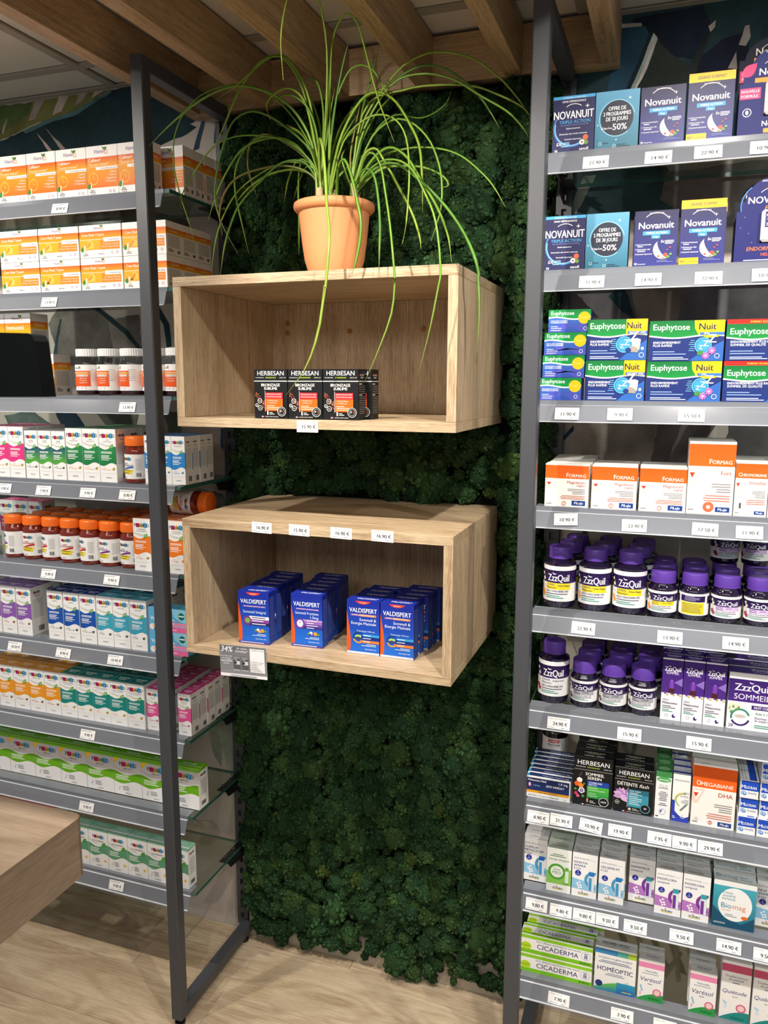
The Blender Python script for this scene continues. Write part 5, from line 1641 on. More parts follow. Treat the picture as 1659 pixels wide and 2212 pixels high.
def euph_n(a, sachet=False, fmt=False):
    W, H = a.w, a.h
    a.strip(0, W, 0, H, '#1b2f74', '#20306c')
    a.poly([(W * .55, 0), (W, 0), (W, H * .5), (W * .85, H * .35), (W * .7, H * .2)], '#2f62ae')
    t = 0.0
    if fmt:
        a.rect(0, H * 0.89, W, H, '#d8241e')
        a.text('FORMAT ÉCONOMIQUE', W * 0.30, H * 0.915, H * 0.045, '#f8d23a', bold=0.6, maxw=W * 0.4)
        t = 0.10
    hi = H * (1 - t * 1.1)
    a.strip(0, W, lambda x: H * (0.60 - t * 0.6 - 0.035 * math.sin(x / W * 6.5 - 0.6)), hi, '#128a3c', '#0c6a34')
    a.strip(0, W, lambda x: H * (0.585 - t * 0.6 - 0.035 * math.sin(x / W * 6.5 - 0.6)), lambda x: H * (0.62 - t * 0.6 - 0.035 * math.sin(x / W * 6.5 - 0.6)), '#f4f6f4')
    k = 0.6 if not sachet else 0.645
    if not fmt:
        if sachet:
            a.rect(W * 0.65, H * 0.62, W, hi, '#f3a81c', '#f6c41c')
        else:
            a.poly([(W * .60, hi), (W, hi), (W, H * .68), (W * .92, H * .59), (W * .78, H * .565), (W * .66, H * .65), (W * .61, H * .8)], '#f4c21a')
    a.text('Euphytose', W * 0.05, H * (0.77 - t * 1.3), H * 0.145, '#ffffff', bold=0.5, maxw=W * (0.585 if not fmt else 0.5), res=3)
    if not fmt:
        a.text('Nuit', W * 0.665, H * 0.77, H * 0.155, '#17204a', bold=0.9, maxw=W * 0.24, res=3)
        a.rect(W * 0.68, H * 0.635, W, H * 0.705, '#3f72bc')
        a.text('SACHET 1MG' if sachet else '1MG', W * 0.84 if sachet else W * 0.77, H * 0.65, H * 0.045, '#f4f6fa', 'c', bold=0.5, maxw=W * 0.26)
    a.text('ENDORMISSEMENT' + (' PLUS RAPIDE' if fmt else ''), W * 0.06, H * 0.43, H * 0.055, '#f4f6fa', bold=0.6, maxw=W * (0.37 if not fmt else 0.6))
    a.text('SOMMEIL DE QUALITÉ' if fmt else 'PLUS RAPIDE', W * 0.06, H * 0.355, H * 0.055, '#f4f6fa', bold=0.6, maxw=W * 0.45)
    a.lines(W * 0.06, H * 0.22, W * 0.48, 2, H * 0.06, H * 0.022, '#8aa6d8')
    a.lines(W * 0.06, H * 0.075, W * 0.5, 2, H * 0.04, H * 0.02, '#b8c8e8', lo=0.8)
    if not fmt:
        cx = W * (0.63 if sachet else 0.73)
        a.ring(cx, H * 0.38, H * 0.17, H * 0.20, '#58b4e6', 24)
        a.ell(cx, H * 0.38, H * 0.16, None, '#3f9ad8', 24)
        for q in range(6):
            a.rect(cx - H * (0.34 - 0.02 * (q % 3)), H * (0.25 + q * 0.05), cx - H * 0.2, H * (0.262 + q * 0.05), '#7cc4ea')
        a.text('Z', cx - H * 0.10, H * 0.29, H * 0.10, '#ffffff', bold=0.8)
        a.text('Z', cx + H * 0.0, H * 0.36, H * 0.14, '#ffffff', bold=0.9)
        a.text('Z', cx + H * 0.12, H * 0.45, H * 0.20, '#ffffff', bold=1.0)
        if sachet:
            a.poly([(W * .76, H * .30), (W * .88, H * .24), (W * .90, H * .50), (W * .84, H * .53), (W * .76, H * .52)], '#eeeeea')
            a.poly([(W * .70, H * .20), (W * .86, H * .18), (W * .87, H * .30), (W * .74, H * .36)], '#9a948a')
            a.ell(W * 0.70, H * 0.24, W * 0.05, H * 0.06, '#223a7a', 14)
            a.ell(W * 0.86, H * 0.33, W * 0.03, H * 0.05, '#f4f2ea', 10)
            a.ell(W * 0.93, H * 0.28, W * 0.025, H * 0.04, '#f4f2ea', 10)
            a.ell(W * 0.86, H * 0.33, W * 0.012, H * 0.02, '#f0a81c', 8)
        else:
            a.leaf(W * 0.70, H * 0.20, W * 0.05, '#3f8a3c', 0.4)
            for (fx, fy) in ((0.77, 0.13), (0.85, 0.25)):
                for q in range(8):
                    an = q * 0.785
                    a.leaf(W * fx + H * 0.05 * math.cos(an), H * fy + H * 0.05 * math.sin(an), H * 0.05, '#d86ab0', an)
                a.ell(W * fx, H * fy, H * 0.025, None, '#f4e8f4', 8)
        a.ring(W * 0.92, H * 0.12, H * 0.05, H * 0.062, '#e8f0fa', 14)


carton('eu_s', 'herbal_sachet_carton', 'blue-green carton with an orange corner', 111, 76, 55, lambda a: euph_n(a, True), base='#22408a', top='#1d3a7c')
carton('eu_n', 'herbal_tablet_carton', 'wide blue-green carton with a yellow arc', 131, 73.5, 60, euph_n, base='#22408a', top='#2d5f50')
carton('eu_f', 'herbal_tablet_carton', 'blue-green carton with a red top band', 131, 73.5, 60, lambda a: euph_n(a, False, True), base='#22408a', top='#c8261e')


def pil(a, title, sub, sub2, band=(0.66, 0.97), strip_red='#e0561e', cap=0.075, fort=False, spray=False, bigw=1.0):
    W, H = a.w, a.h
    a.rect(0, 0, W, H, '#f3f1ec')
    a.rect(0, H * band[0], W, H * band[1], '#f0661e', '#e95a14')
    wr = a.text(title[1:], W * 0.93, H * (band[0] + 0.035), H * cap, '#fff6ee', 'r', bold=0.5, maxw=W * 0.42 * bigw)
    a.text(title[0], W * 0.925 - wr, H * (band[0] + 0.035), H * cap * 1.3, '#fff6ee', 'r', bold=0.5, maxw=W * 0.10)
    y = band[0]
    a.poly([(0, H * (y - 0.02)), (W * .30, H * (y - 0.02)), (W * .13, H * (y - 0.26)), (W * 0.04, H * (y - 0.26)), (0, H * (y - 0.20))], '#f7d3c4')
    a.poly([(W * .02, H * (y - 0.05)), (W * .24, H * (y - 0.05)), (W * .10, H * (y - 0.22))], '#f3f1ec')
    a.poly([(W * .035, H * (y - 0.09)), (W * .15, H * (y - 0.09)), (W * .09, H * (y - 0.165))], '#d8381e')
    a.text(sub, W * 0.93, H * (y - 0.115), H * 0.066 * (0.8 if fort else 1), '#b8482e', 'r', bold=0.8 if fort else 0.4, maxw=W * 0.50)
    if sub2:
        a.text(sub2, W * 0.93, H * (y - 0.185), H * 0.060, '#b8482e', 'r', bold=0.4, maxw=W * 0.3)
    a.lines(W * 0.52, H * (y - 0.25), W * 0.41, 4, H * 0.035, H * 0.014, '#8d8a88', 'r', 0.7, seed=2)
    a.lines(W * 0.30, H * (y - 0.41), W * 0.63, 3, H * 0.035, H * 0.014, '#d07a68', 'r', 0.8, seed=3)
    a.rect(W * 0.63, H * 0.035, W * 0.94, H * 0.035 + W * 0.115, '#173f8a')
    a.text('PiLeJe', W * 0.785, H * 0.035 + W * 0.03, W * 0.058, '#ffffff', 'c', bold=0.7, ital=0.1, maxw=W * 0.24)
    a.lines(W * 0.04, H * 0.05, W * 0.2, 1, 2, H * 0.014, '#8d8a88')
    if fort:
        a.ring(W * 0.48, H * 0.10, W * 0.05, W * 0.12, '#e26a4a', 22)
        a.ell(W * 0.48, H * 0.10, W * 0.045, None, '#f6cdbc', 14)
        a.poly([(W * .10, H * .11), (W * .26, H * .145), (W * .27, H * .13), (W * .11, H * .095)], '#dcdad6')
    elif spray:
        a.rect(W * 0.16, H * 0.14, W * 0.22, H * 0.24, '#4a4a4c')
        a.rect(W * 0.175, H * 0.24, W * 0.205, H * 0.28, '#c8c8c8')
    else:
        a.ell(W * 0.13, H * 0.105, W * 0.05, H * 0.028, '#d5d2cc', 12)
        a.ring(W * 0.45, H * 0.075, W * 0.04, W * 0.052, '#d0583a', 12)
        a.text('3', W * 0.45, H * 0.055, H * 0.04, '#c8482e', 'c', bold=0.5)


carton('fm', 'magnesium_carton', 'squat white carton with an orange band', 86, 85, 38, lambda a: pil(a, 'FORMAG', 'Magnésium', 'marin'), base='#f3f1ec', top='#f3f1ec')
carton('fm_f', 'magnesium_carton', 'tallest white carton with an orange band', 82, 137, 60, lambda a: pil(a, 'FORMAG', 'Fort', None, (0.66, 0.965), cap=0.050, fort=True), base='#f3f1ec', top='#f3f1ec')
carton('ch', 'sleep_spray_carton', 'narrow white carton with an orange band', 57, 101, 35, lambda a: pil(a, 'CHRONOBIANE', 'Immédiat', None, (0.70, 0.97), cap=0.050, spray=True, bigw=1.75), base='#f3f1ec', top='#f3f1ec')
carton('om', 'fish_oil_carton', 'large white carton with a wide orange band', 82, 132, 40, lambda a: pil(a, 'OMEGABIANE', 'DHA', None, (0.62, 0.97), cap=0.060, bigw=1.75), base='#f3f1ec', top='#f1ede6')


def zq_logo(a, cx, y, cap, w):
    a.text('ZzzQuil', cx, y, cap, '#ffffff', 'c', bold=0.8, maxw=w, res=3)
    a.moon(cx - w * 0.17, y + cap * 1.28, cap * 0.30, '#ffffff', 1.3, 0.5)


def zq_label(col, sub_r, fruit, grey=False, back=False):
    def f(a):
        W, H = a.w, a.h
        a.rect(0, 0, W, H, '#f1f2f4')
        if back:
            a.rect(W * 0.10, H * 0.62, W * 0.90, H * 0.90, '#2b1a52')
            a.lines(W * 0.25, H * 0.86, W * 0.5, 4, H * 0.06, H * 0.02, '#bdb4d8')
            a.rect(W * 0.12, H * 0.05, W * 0.86, H * 0.60, '#f2d81e')
            a.lines(W * 0.16, H * 0.52, W * 0.66, 7, H * 0.065, H * 0.022, '#5a4a6a', lo=0.8)
            return
        a.rect(0, H * 0.52, W, H * 0.88, '#33205e', '#241545')
        x0, x1 = W * 0.20, W * 0.93
        zq_logo(a, W * 0.565, H * 0.575, H * 0.19, W * 0.62)
        a.rect(x0, H * 0.335, x1, H * 0.52, col)
        tc = '#5a3a8a' if not grey else '#55565a'
        a.text('SOMMEIL' if not grey else 'FORT', x0 + 1, H * 0.44, H * 0.055, tc, bold=0.3, maxw=W * 0.28)
        a.text('Mélatonine', x0 + 1, H * 0.365, H * 0.05, '#3a2560', bold=0.5, maxw=W * 0.30)
        a.text(sub_r, W * 0.56, H * 0.435, H * 0.045, '#3a2560', bold=0.5, maxw=W * 0.33)
        a.rect(W * 0.535, H * 0.36, W * 0.54, H * 0.50, tc)
        a.text("AIDE À S'ENDORMIR VITE", x0, H * 0.265, H * 0.052, '#2b1a52', bold=0.7, maxw=W * 0.66)
        a.lines(x0, H * 0.205, W * 0.70, 1, H * 0.055, H * 0.022, '#6a6a80', lo=0.9)
        a.lines(x0, H * 0.145, W * 0.55, 2, H * 0.05, H * 0.02, '#4aa08a', lo=0.7)
        for (dx, dy, r_, c) in ((0.06, 0.76, .045, '#f4f2ea'), (0.11, 0.62, .048, '#f4f2ea'), (0.05, 0.50, .045, '#f4f2ea'), (0.12, 0.43, .036, '#d8cdb0'), (0.06, 0.76, .018, '#f0b81c'), (0.11, 0.62, .018, '#f0b81c'), (0.05, 0.50, .018, '#f0b81c'), (0.08, 0.27, .065, fruit), (0.13, 0.19, .055, fruit), (0.14, 0.70, .02, '#6f9a3f')):
            a.ell(W * dx, H * dy, W * r_, W * r_ * 1.1, c, 9)
    return f


def zq_jar(key, desc, R, H, capR, capH, l0, l1, art, name='gummy_jar'):
    sh = H - capH
    jar(key, name, desc, [(R - 3, 0), (R - 0.8, 2), (R - 0.2, 6), (R - 0.2, l1 + 2), (R - 0.6, l1 + 5), (R - 4, sh - 5), (capR - 2, sh - 1), (capR - 2.5, sh + 4)],
        [(capR - 1.6, sh), (capR, sh + 1.0), (capR, sh + 3), (capR - 0.5, sh + 3.4), (capR - 0.6, H - 3), (capR - 1.6, H - 0.8), (capR - 3.5, H), (capR - 4, H - 0.5), (2, H - 0.4)], 0.0, R, l0, l1, art, [M_violet_jar, M_violet_cap], band=(0.52, 0.88, '#2a1850'))


zq_jar('zq_big', 'large dark violet gummy jar', 33, 126, 24.5, 25, 14, 88, zq_label('#f3dc2a', 'Arôme Mangue', '#e8922a'))
zq_jar('zq_sm_y', 'small violet gummy jar with a yellow label strip', 28, 93, 24.5, 25, 11, 54, zq_label('#f3dc2a', 'Arôme Mangue', '#e8922a'))
zq_jar('zq_sm_back', 'small violet gummy jar showing its yellow back label', 28, 93, 24.5, 25, 11, 54, zq_label('#f3dc2a', '', '#e8922a', back=True))
zq_jar('zq_sm_p', 'small violet gummy jar with a lilac label strip', 28, 93, 24.5, 25, 11, 54, zq_label('#d8bce8', 'DOUX', '#9a2a4e'))
zq_jar('zq_big_w', 'large dark violet gummy jar with a plain white label', 32, 131, 23.5, 27, 16, 92, zq_label('#eceef0', 'Arôme Fruits', '#b02a4a'))
zq_jar('zq_sm_g', 'small violet gummy jar with a grey label strip', 28, 99, 25.0, 27, 13, 58, zq_label('#a9abb0', 'SOMMEIL', '#5a2a4a', True))


def spray_f(a):
    W, H = a.w, a.h
    a.rect(0, 0, W, H, '#f3f2f4')
    a.rect(0, H * 0.44, W, H * 0.985, '#4c2a86', '#3a1c6e')
    zq_logo(a, W * 0.5, H * 0.80, H * 0.07, W * 0.78)
    a.text('SOMMEIL', W * 0.5, H * 0.75, H * 0.040, '#f2eef8', 'c', maxw=W * 0.62)
    a.poly([(W * .60, H * .62), (W, H * .70), (W, H * .56)], '#8a6cc0')
    a.rect(W * 0.38, H * 0.52, W * 0.58, H * 0.63, '#7a3fae')
    a.rect(W * 0.42, H * 0.63, W * 0.54, H * 0.66, '#8f54c0')
    a.rect(W * 0.34, H * 0.42, W * 0.62, H * 0.52, '#4a1f1e')
    for q in range(9):
        a.ell(W * (0.08 + q * 0.105), H * (0.425 + 0.012 * math.sin(q * 2.1)), W * 0.055, H * 0.018, ('#f4f0e4', '#6a4a9a', '#c8b06a')[q % 3], 8)
    a.text('SPRAY', W * 0.08, H * 0.315, H * 0.030, '#55446e', maxw=W * 0.3)
    a.text('Mélatonine', W * 0.08, H * 0.265, H * 0.036, '#2b1a52', bold=0.6, maxw=W * 0.72)
    a.lines(W * 0.08, H * 0.225, W * 0.7, 2, H * 0.028, H * 0.012, '#77708a')
    a.lines(W * 0.08, H * 0.165, W * 0.55, 2, H * 0.026, H * 0.011, '#4aa08a')
    a.ring(W * 0.30, H * 0.075, W * 0.07, W * 0.085, '#8a80a0', 12)
    a.ell(W * 0.66, H * 0.075, W * 0.09, H * 0.030, '#3a1c6e', 12)
    a.ell(W * 0.70, H * 0.09, W * 0.05, H * 0.02, '#f3f2f4', 10)


def zq_top(a):
    a.rect(0, 0, a.w, a.h, '#3f2278')
    a.rect(0, 0, a.w, a.h * 0.12, '#f3f2f4')
    a.text('ZzzQuil', a.w * 0.52, a.h * 0.55, a.h * 0.22, '#e6e0f0', 'c', bold=0.8, maxw=a.w * 0.66)
    a.text('SOMMEIL', a.w * 0.52, a.h * 0.28, a.h * 0.14, '#cfc6e2', 'c', maxw=a.w * 0.5)


carton('zq_sp', 'sleep_spray_carton', 'slim violet and white spray carton', 39.5, 128, 32, spray_f, base='#f3f2f4', top='#3a1c6e', fside=lambda a: a.rect(0, a.h * .44, a.w, a.h, '#3a1c6e'), ftop=zq_top)


def zq_boxf(a):
    W, H = a.w, a.h
    a.rect(0, 0, W, H, '#f1f1f2')
    a.rect(0, H * 0.50, W, H * 0.90, '#4a2884', '#371b68')
    a.text('ZzzQuil', W * 0.09, H * 0.70, H * 0.12, '#ffffff', bold=0.8, maxw=W * 0.6, res=3)
    a.moon(W * 0.34, H * 0.865, H * 0.035, '#ffffff', 1.3, 0.5)
    a.text('SOMMEIL', W * 0.09, H * 0.545, H * 0.095, '#f4f0fa', bold=0.2, maxw=W * 0.56, res=3)
    a.rect(W * 0.36, H * 0.38, W, H * 0.455, '#3f2278')
    a.text('NUIT COMPLÈTE', W * 0.40, H * 0.398, H * 0.042, '#ffffff', bold=0.6, maxw=W * 0.36)
    a.ring(W * 0.20, H * 0.22, W * 0.12, W * 0.15, '#2f8a72', 22, 0.3, 3.4)
    a.ring(W * 0.20, H * 0.22, W * 0.12, W * 0.15, '#3a1c6e', 22, 3.6, 6.0)
    a.ell(W * 0.20, H * 0.24, W * 0.085, H * 0.03, '#c8c2b8', 14)
    for (dx, dy) in ((0.04, 0.42), (0.09, 0.45), (0.13, 0.40), (0.06, 0.36), (0.17, 0.44)):
        a.ell(W * dx, H * dy, W * 0.03, W * 0.03, '#dfe4c8', 8)
        a.leaf(W * dx, H * (dy - 0.05), W * 0.03, '#6f9a4f', 1.2)
    a.text("Aide à s'endormir", W * 0.42, H * 0.30, H * 0.040, '#2f8a72', maxw=W * 0.42)
    a.text('Dormez toute la nuit', W * 0.42, H * 0.22, H * 0.038, '#4a2884', bold=0.3, maxw=W * 0.5)
    a.text('et soyez en pleine forme', W * 0.42, H * 0.175, H * 0.038, '#4a2884', bold=0.3, maxw=W * 0.52)
    a.lines(W * 0.42, H * 0.10, W * 0.5, 2, H * 0.035, H * 0.014, '#4aa08a')
    a.text('28', W * 0.03, H * 0.04, H * 0.055, '#55446e', bold=0.2)


carton('zq_bx', 'sleep_tablet_carton', 'large violet and white sleep carton', 120, 114, 42, zq_boxf, base='#f1f1f2', top='#3a1c6e', ftop=zq_top)


# row seven on the right
def mel(a):
    W, H = a.w, a.h
    a.rect(0, 0, W, H, '#f2f2f0')
    a.strip(0, W * 0.98, H * 0.34, H * 0.96, '#23346c', '#1a2350')
    a.rect(0, H * 0.22, W * 0.98, H * 0.34, '#f0a81c')
    a.text('Mélatonine Flash', W * 0.04, H * 0.80, H * 0.10, '#f4f6fa', bold=0.5, maxw=W * 0.42)
    a.text('1,9 mg', W * 0.94, H * 0.78, H * 0.11, '#f4f6fa', 'r', bold=0.5)
    a.text('EFFET IMMÉDIAT', W * 0.86, H * 0.58, H * 0.10, '#f4f6fa', 'r', bold=0.6, ital=0.2, maxw=W * 0.4)
    a.text('Adultes', W * 0.16, H * 0.56, H * 0.09, '#7ab4e8', maxw=W * 0.16)
    a.ell(W * 0.08, H * 0.62, W * 0.025, H * 0.10, '#e8e8f2', 8)
    a.ell(W * 0.105, H * 0.60, W * 0.02, H * 0.08, '#e85a7a', 8)
    a.text('Arôme Naturel de Menthe', W * 0.5, H * 0.255, H * 0.055, '#2a2f4c', 'c', bold=0.4, maxw=W * 0.5)
    a.text('VOIE ORALE - 20 comprimés orodispersibles', W * 0.05, H * 0.07, H * 0.06, '#3a4060', bold=0.3, maxw=W * 0.7)
    a.ell(W * 0.90, H * 0.08, W * 0.03, H * 0.06, '#d8d8d6', 10)


def mel_top(a):
    a.rect(0, 0, a.w, a.h, '#e8eaee')
    a.rect(a.w * 0.05, a.h * 0.25, a.w, a.h, '#26345e')
    a.rect(0, a.h * 0.1, a.w * 0.05, a.h * 0.8, '#3f9ad0')
    a.text('Mélatonine Flash', a.w * 0.36, a.h * 0.45, a.h * 0.25, '#aab4d4', bold=0.3, maxw=a.w * 0.4)
    a.text('1,9 mg', a.w * 0.95, a.h * 0.45, a.h * 0.25, '#c8d0e4', 'r')


carton('mel', 'sleep_tablet_carton', 'low night blue carton with an amber stripe', 94, 46, 20, mel, base='#f2f2f0', top='#26345e', ftop=mel_top)


def herb_head(a, W, y, H):
    a.text('HERBESAN', W * 0.5, y, H * 0.088, '#f8f8f6', 'c', bold=0.2, maxw=W * 0.90, res=3)
    a.text('EN PHARMACIE', W * 0.05, y - H * 0.055, H * 0.018, '#f0f0ee', bold=0.3, maxw=W * 0.26)
    for q in range(5):
        for s_, x in ((1, 0.345 + q * 0.033), (-1, 0.66 - q * 0.033)):
            a.poly([(W * x, y - H * 0.065), (W * x + s_ * W * 0.028, y - H * 0.045), (W * x, y - H * 0.025), (W * x + s_ * W * 0.010, y - H * 0.045)], '#b6d23a')
    a.text('DEPUIS 1923', W * 0.96, y - H * 0.055, H * 0.018, '#f0f0ee', 'r', bold=0.3, maxw=W * 0.24)


def herb_foot(a, W, H):
    a.rect(W * 0.22, H * 0.025, W * 0.25, H * 0.05, '#3a5ab8')
    a.rect(W * 0.25, H * 0.025, W * 0.28, H * 0.05, '#f0f0f0')
    a.rect(W * 0.28, H * 0.025, W * 0.31, H * 0.05, '#d83a3a')
    a.text('LABORATOIRE FRANÇAIS', W * 0.34, H * 0.03, H * 0.018, '#e8e8e6', bold=0.2, maxw=W * 0.45)


def bronz(a):
    W, H = a.w, a.h
    a.rect(0, 0, W, H, '#17181a')
    herb_head(a, W, H * 0.875, H)
    a.rect(0, H * 0.752, W, H * 0.768, '#eceae6')
    a.text('BRONZAGE', W * 0.5, H * 0.655, H * 0.055, '#f6f2ee', 'c', bold=1.2, maxw=W * 0.62)
    a.text('SUBLIME', W * 0.5, H * 0.585, H * 0.055, '#f6f2ee', 'c', bold=1.2, maxw=W * 0.5)
    rr_ = random.Random(2)
    for q in range(46):
        t = rr_.random()
        a.ell(W * (0.03 + 0.30 * t), H * (0.52 - 0.24 * t + rr_.uniform(-.07, .07) * (0.4 + t)), W * rr_.uniform(.008, .022), None, rr_.choice(['#8a4a34', '#b0583a', '#6e3626', '#c8704a']), 6)
    a.rect(W * 0.335, H * 0.14, W * 0.345, H * 0.56, '#d8d6d2')
    a.rect(W * 0.35, H * 0.155, W * 0.87, H * 0.40, '#f0661a')
    a.rect(W * 0.35, H * 0.40, W * 0.87, H * 0.53, '#c2303a')
    a.text('PRÉPARATEUR SOLAIRE', W * 0.385, H * 0.485, H * 0.022, '#fbe6dc', bold=0.6, maxw=W * 0.45)
    a.text('PROTECTEUR CELLULAIRE', W * 0.385, H * 0.435, H * 0.022, '#fbe6dc', bold=0.6, maxw=W * 0.45)
    a.text('> TYROSINE (500 mg)', W * 0.39, H * 0.355, H * 0.022, '#fde8d4', bold=0.5, maxw=W * 0.33)
    a.text('> LYCOPÈNE (6 mg)', W * 0.39, H * 0.31, H * 0.022, '#fde8d4', bold=0.5, maxw=W * 0.3)
    a.lines(W * 0.39, H * 0.255, W * 0.38, 3, H * 0.034, H * 0.014, '#fbd9bc')
    for (cx, cy, r_, t) in ((0.18, 0.36, 0.058, 'Cu'), (0.09, 0.27, 0.036, 'Zn'), (0.19, 0.215, 0.058, 'Se')):
        a.ring(W * cx, H * cy, W * r_, W * (r_ + 0.012), '#e8e6e2', 16)
        a.text(t, W * cx, H * cy - W * 0.02, W * r_ * 0.8, '#e8e6e2', 'c', bold=0.4)
    a.ell(W * 0.84, H * 0.145, W * 0.13, None, '#17181a', 20)
    a.ring(W * 0.84, H * 0.145, W * 0.115, W * 0.128, '#e8e6e2', 22)
    a.ring(W * 0.84, H * 0.145, W * 0.078, W * 0.084, '#e8e6e2', 20)
    a.text('8', W * 0.81, H * 0.135, H * 0.04, '#f6f2ee', 'c', bold=0.8)
    a.text('x', W * 0.87, H * 0.135, H * 0.04, '#e2521e', 'c', bold=0.8)
    a.rect(W * 0.40, H * 0.075, W * 0.44, H * 0.155, '#e9e6e0')
    a.lines(W * 0.47, H * 0.115, W * 0.16, 2, H * 0.03, H * 0.014, '#d8d6d2')
    herb_foot(a, W, H)


def bronz_s(a):
    W, H = a.w, a.h
    a.rect(0, H * 0.752, W, H * 0.768, '#cfcdc9')
    a.text('BRONZAGE', W * 0.5, H * 0.87, H * 0.03, '#e8b8a0', 'c', bold=0.6, maxw=W * 0.8)
    a.text('SUBLIME', W * 0.5, H * 0.82, H * 0.03, '#d8d8e0', 'c', bold=0.6, maxw=W * 0.7)
    for q in range(17):
        if q in (0, 6):
            a.rect(W * 0.12, H * (0.70 - q * 0.036), W * 0.5, H * (0.715 - q * 0.036), '#e0deda')
        else:
            a.rect(W * 0.12, H * (0.70 - q * 0.036), W * 0.9, H * (0.709 - q * 0.036), '#8a8884')


carton('bronz', 'tanning_capsule_carton', 'black carton with an orange panel', 75, 98, 40, bronz, base='#17181a', top='#1c1d1f', fside=bronz_s, ftop=lambda a: a.text('HERBESAN', a.w / 2, a.h * .4, a.h * .22, '#c8c6c2', 'c', maxw=a.w * .8))


def herbS(a):
    W, H = a.w, a.h
    a.rect(0, 0, W, H, '#17181a')
    herb_head(a, W, H * 0.845, H)
    a.rect(0, H * 0.735, W, H * 0.748, '#8a8884')
    a.moon(W * 0.14, H * 0.66, W * 0.08, '#3c4048', 2.6, 0.4)
    a.text('SOMMEIL', W * 0.55, H * 0.635, H * 0.06, '#f6f2ee', 'c', bold=1.1, maxw=W * 0.58)
    a.text('SEREIN', W * 0.54, H * 0.555, H * 0.06, '#f6f2ee', 'c', bold=1.1, maxw=W * 0.46)
    a.rect(W * 0.36, H * 0.175, W * 0.92, H * 0.44, '#2f9a4a', '#4fb83a')
    a.rect(W * 0.36, H * 0.42, W * 0.92, H * 0.53, '#1f46a0')
    a.text('COMPLEXE', W * 0.40, H * 0.475, H * 0.036, '#f4f6fa', bold=0.6, maxw=W * 0.34)
    a.text('PHYTO', W * 0.40, H * 0.43, H * 0.036, '#f4f6fa', bold=0.6, maxw=W * 0.2)
    a.text('Relaxation', W * 0.40, H * 0.375, H * 0.028, '#f4f6e8', bold=0.4, maxw=W * 0.3)
    a.text('Sommeil de qualité', W * 0.40, H * 0.33, H * 0.028, '#f4f6e8', bold=0.4, maxw=W * 0.42)
    a.text('4 plantes', W * 0.40, H * 0.26, H * 0.026, '#f4f6e8', maxw=W * 0.26)
    a.text('Magnésium', W * 0.40, H * 0.215, H * 0.026, '#f4f6e8', maxw=W * 0.28)
    rr_ = random.Random(6)
    for (dx, dy, r_, c) in ((0.16, 0.52, .075, '#f0ece4'), (0.10, 0.44, .075, '#e8642a'), (0.20, 0.41, .07, '#f08a3a'), (0.22, 0.31, .085, '#e8e4ee'), (0.22, 0.31, .05, '#5a4a9a'), (0.22, 0.31, .02, '#e8e04a'), (0.08, 0.24, .05, '#c83a6a'), (0.13, 0.19, .045, '#d8608a'), (0.26, 0.20, .04, '#5f8f3f'), (0.06, 0.33, .04, '#4f8a3c'), (0.28, 0.46, .03, '#4f8a3c')):
        for q in range(5):
            an = q * 1.257 + r_ * 40
            a.ell(W * dx + W * r_ * 0.5 * math.cos(an), H * dy + W * r_ * 0.5 * math.sin(an), W * r_ * 0.55, None, c, 8)
    a.rect(W * 0.36, H * 0.09, W * 0.40, H * 0.17, '#c8a86a')
    a.lines(W * 0.44, H * 0.115, W * 0.16, 2, H * 0.03, H * 0.012, '#d8d6d2')
    a.ell(W * 0.80, H * 0.135, W * 0.135, None, '#17181a', 20)
    a.ring(W * 0.80, H * 0.135, W * 0.115, W * 0.128, '#e8e6e2', 22)
    a.text('100%', W * 0.80, H * 0.118, H * 0.036, '#f6f2ee', 'c', bold=0.6, maxw=W * 0.17)
    herb_foot(a, W, H)


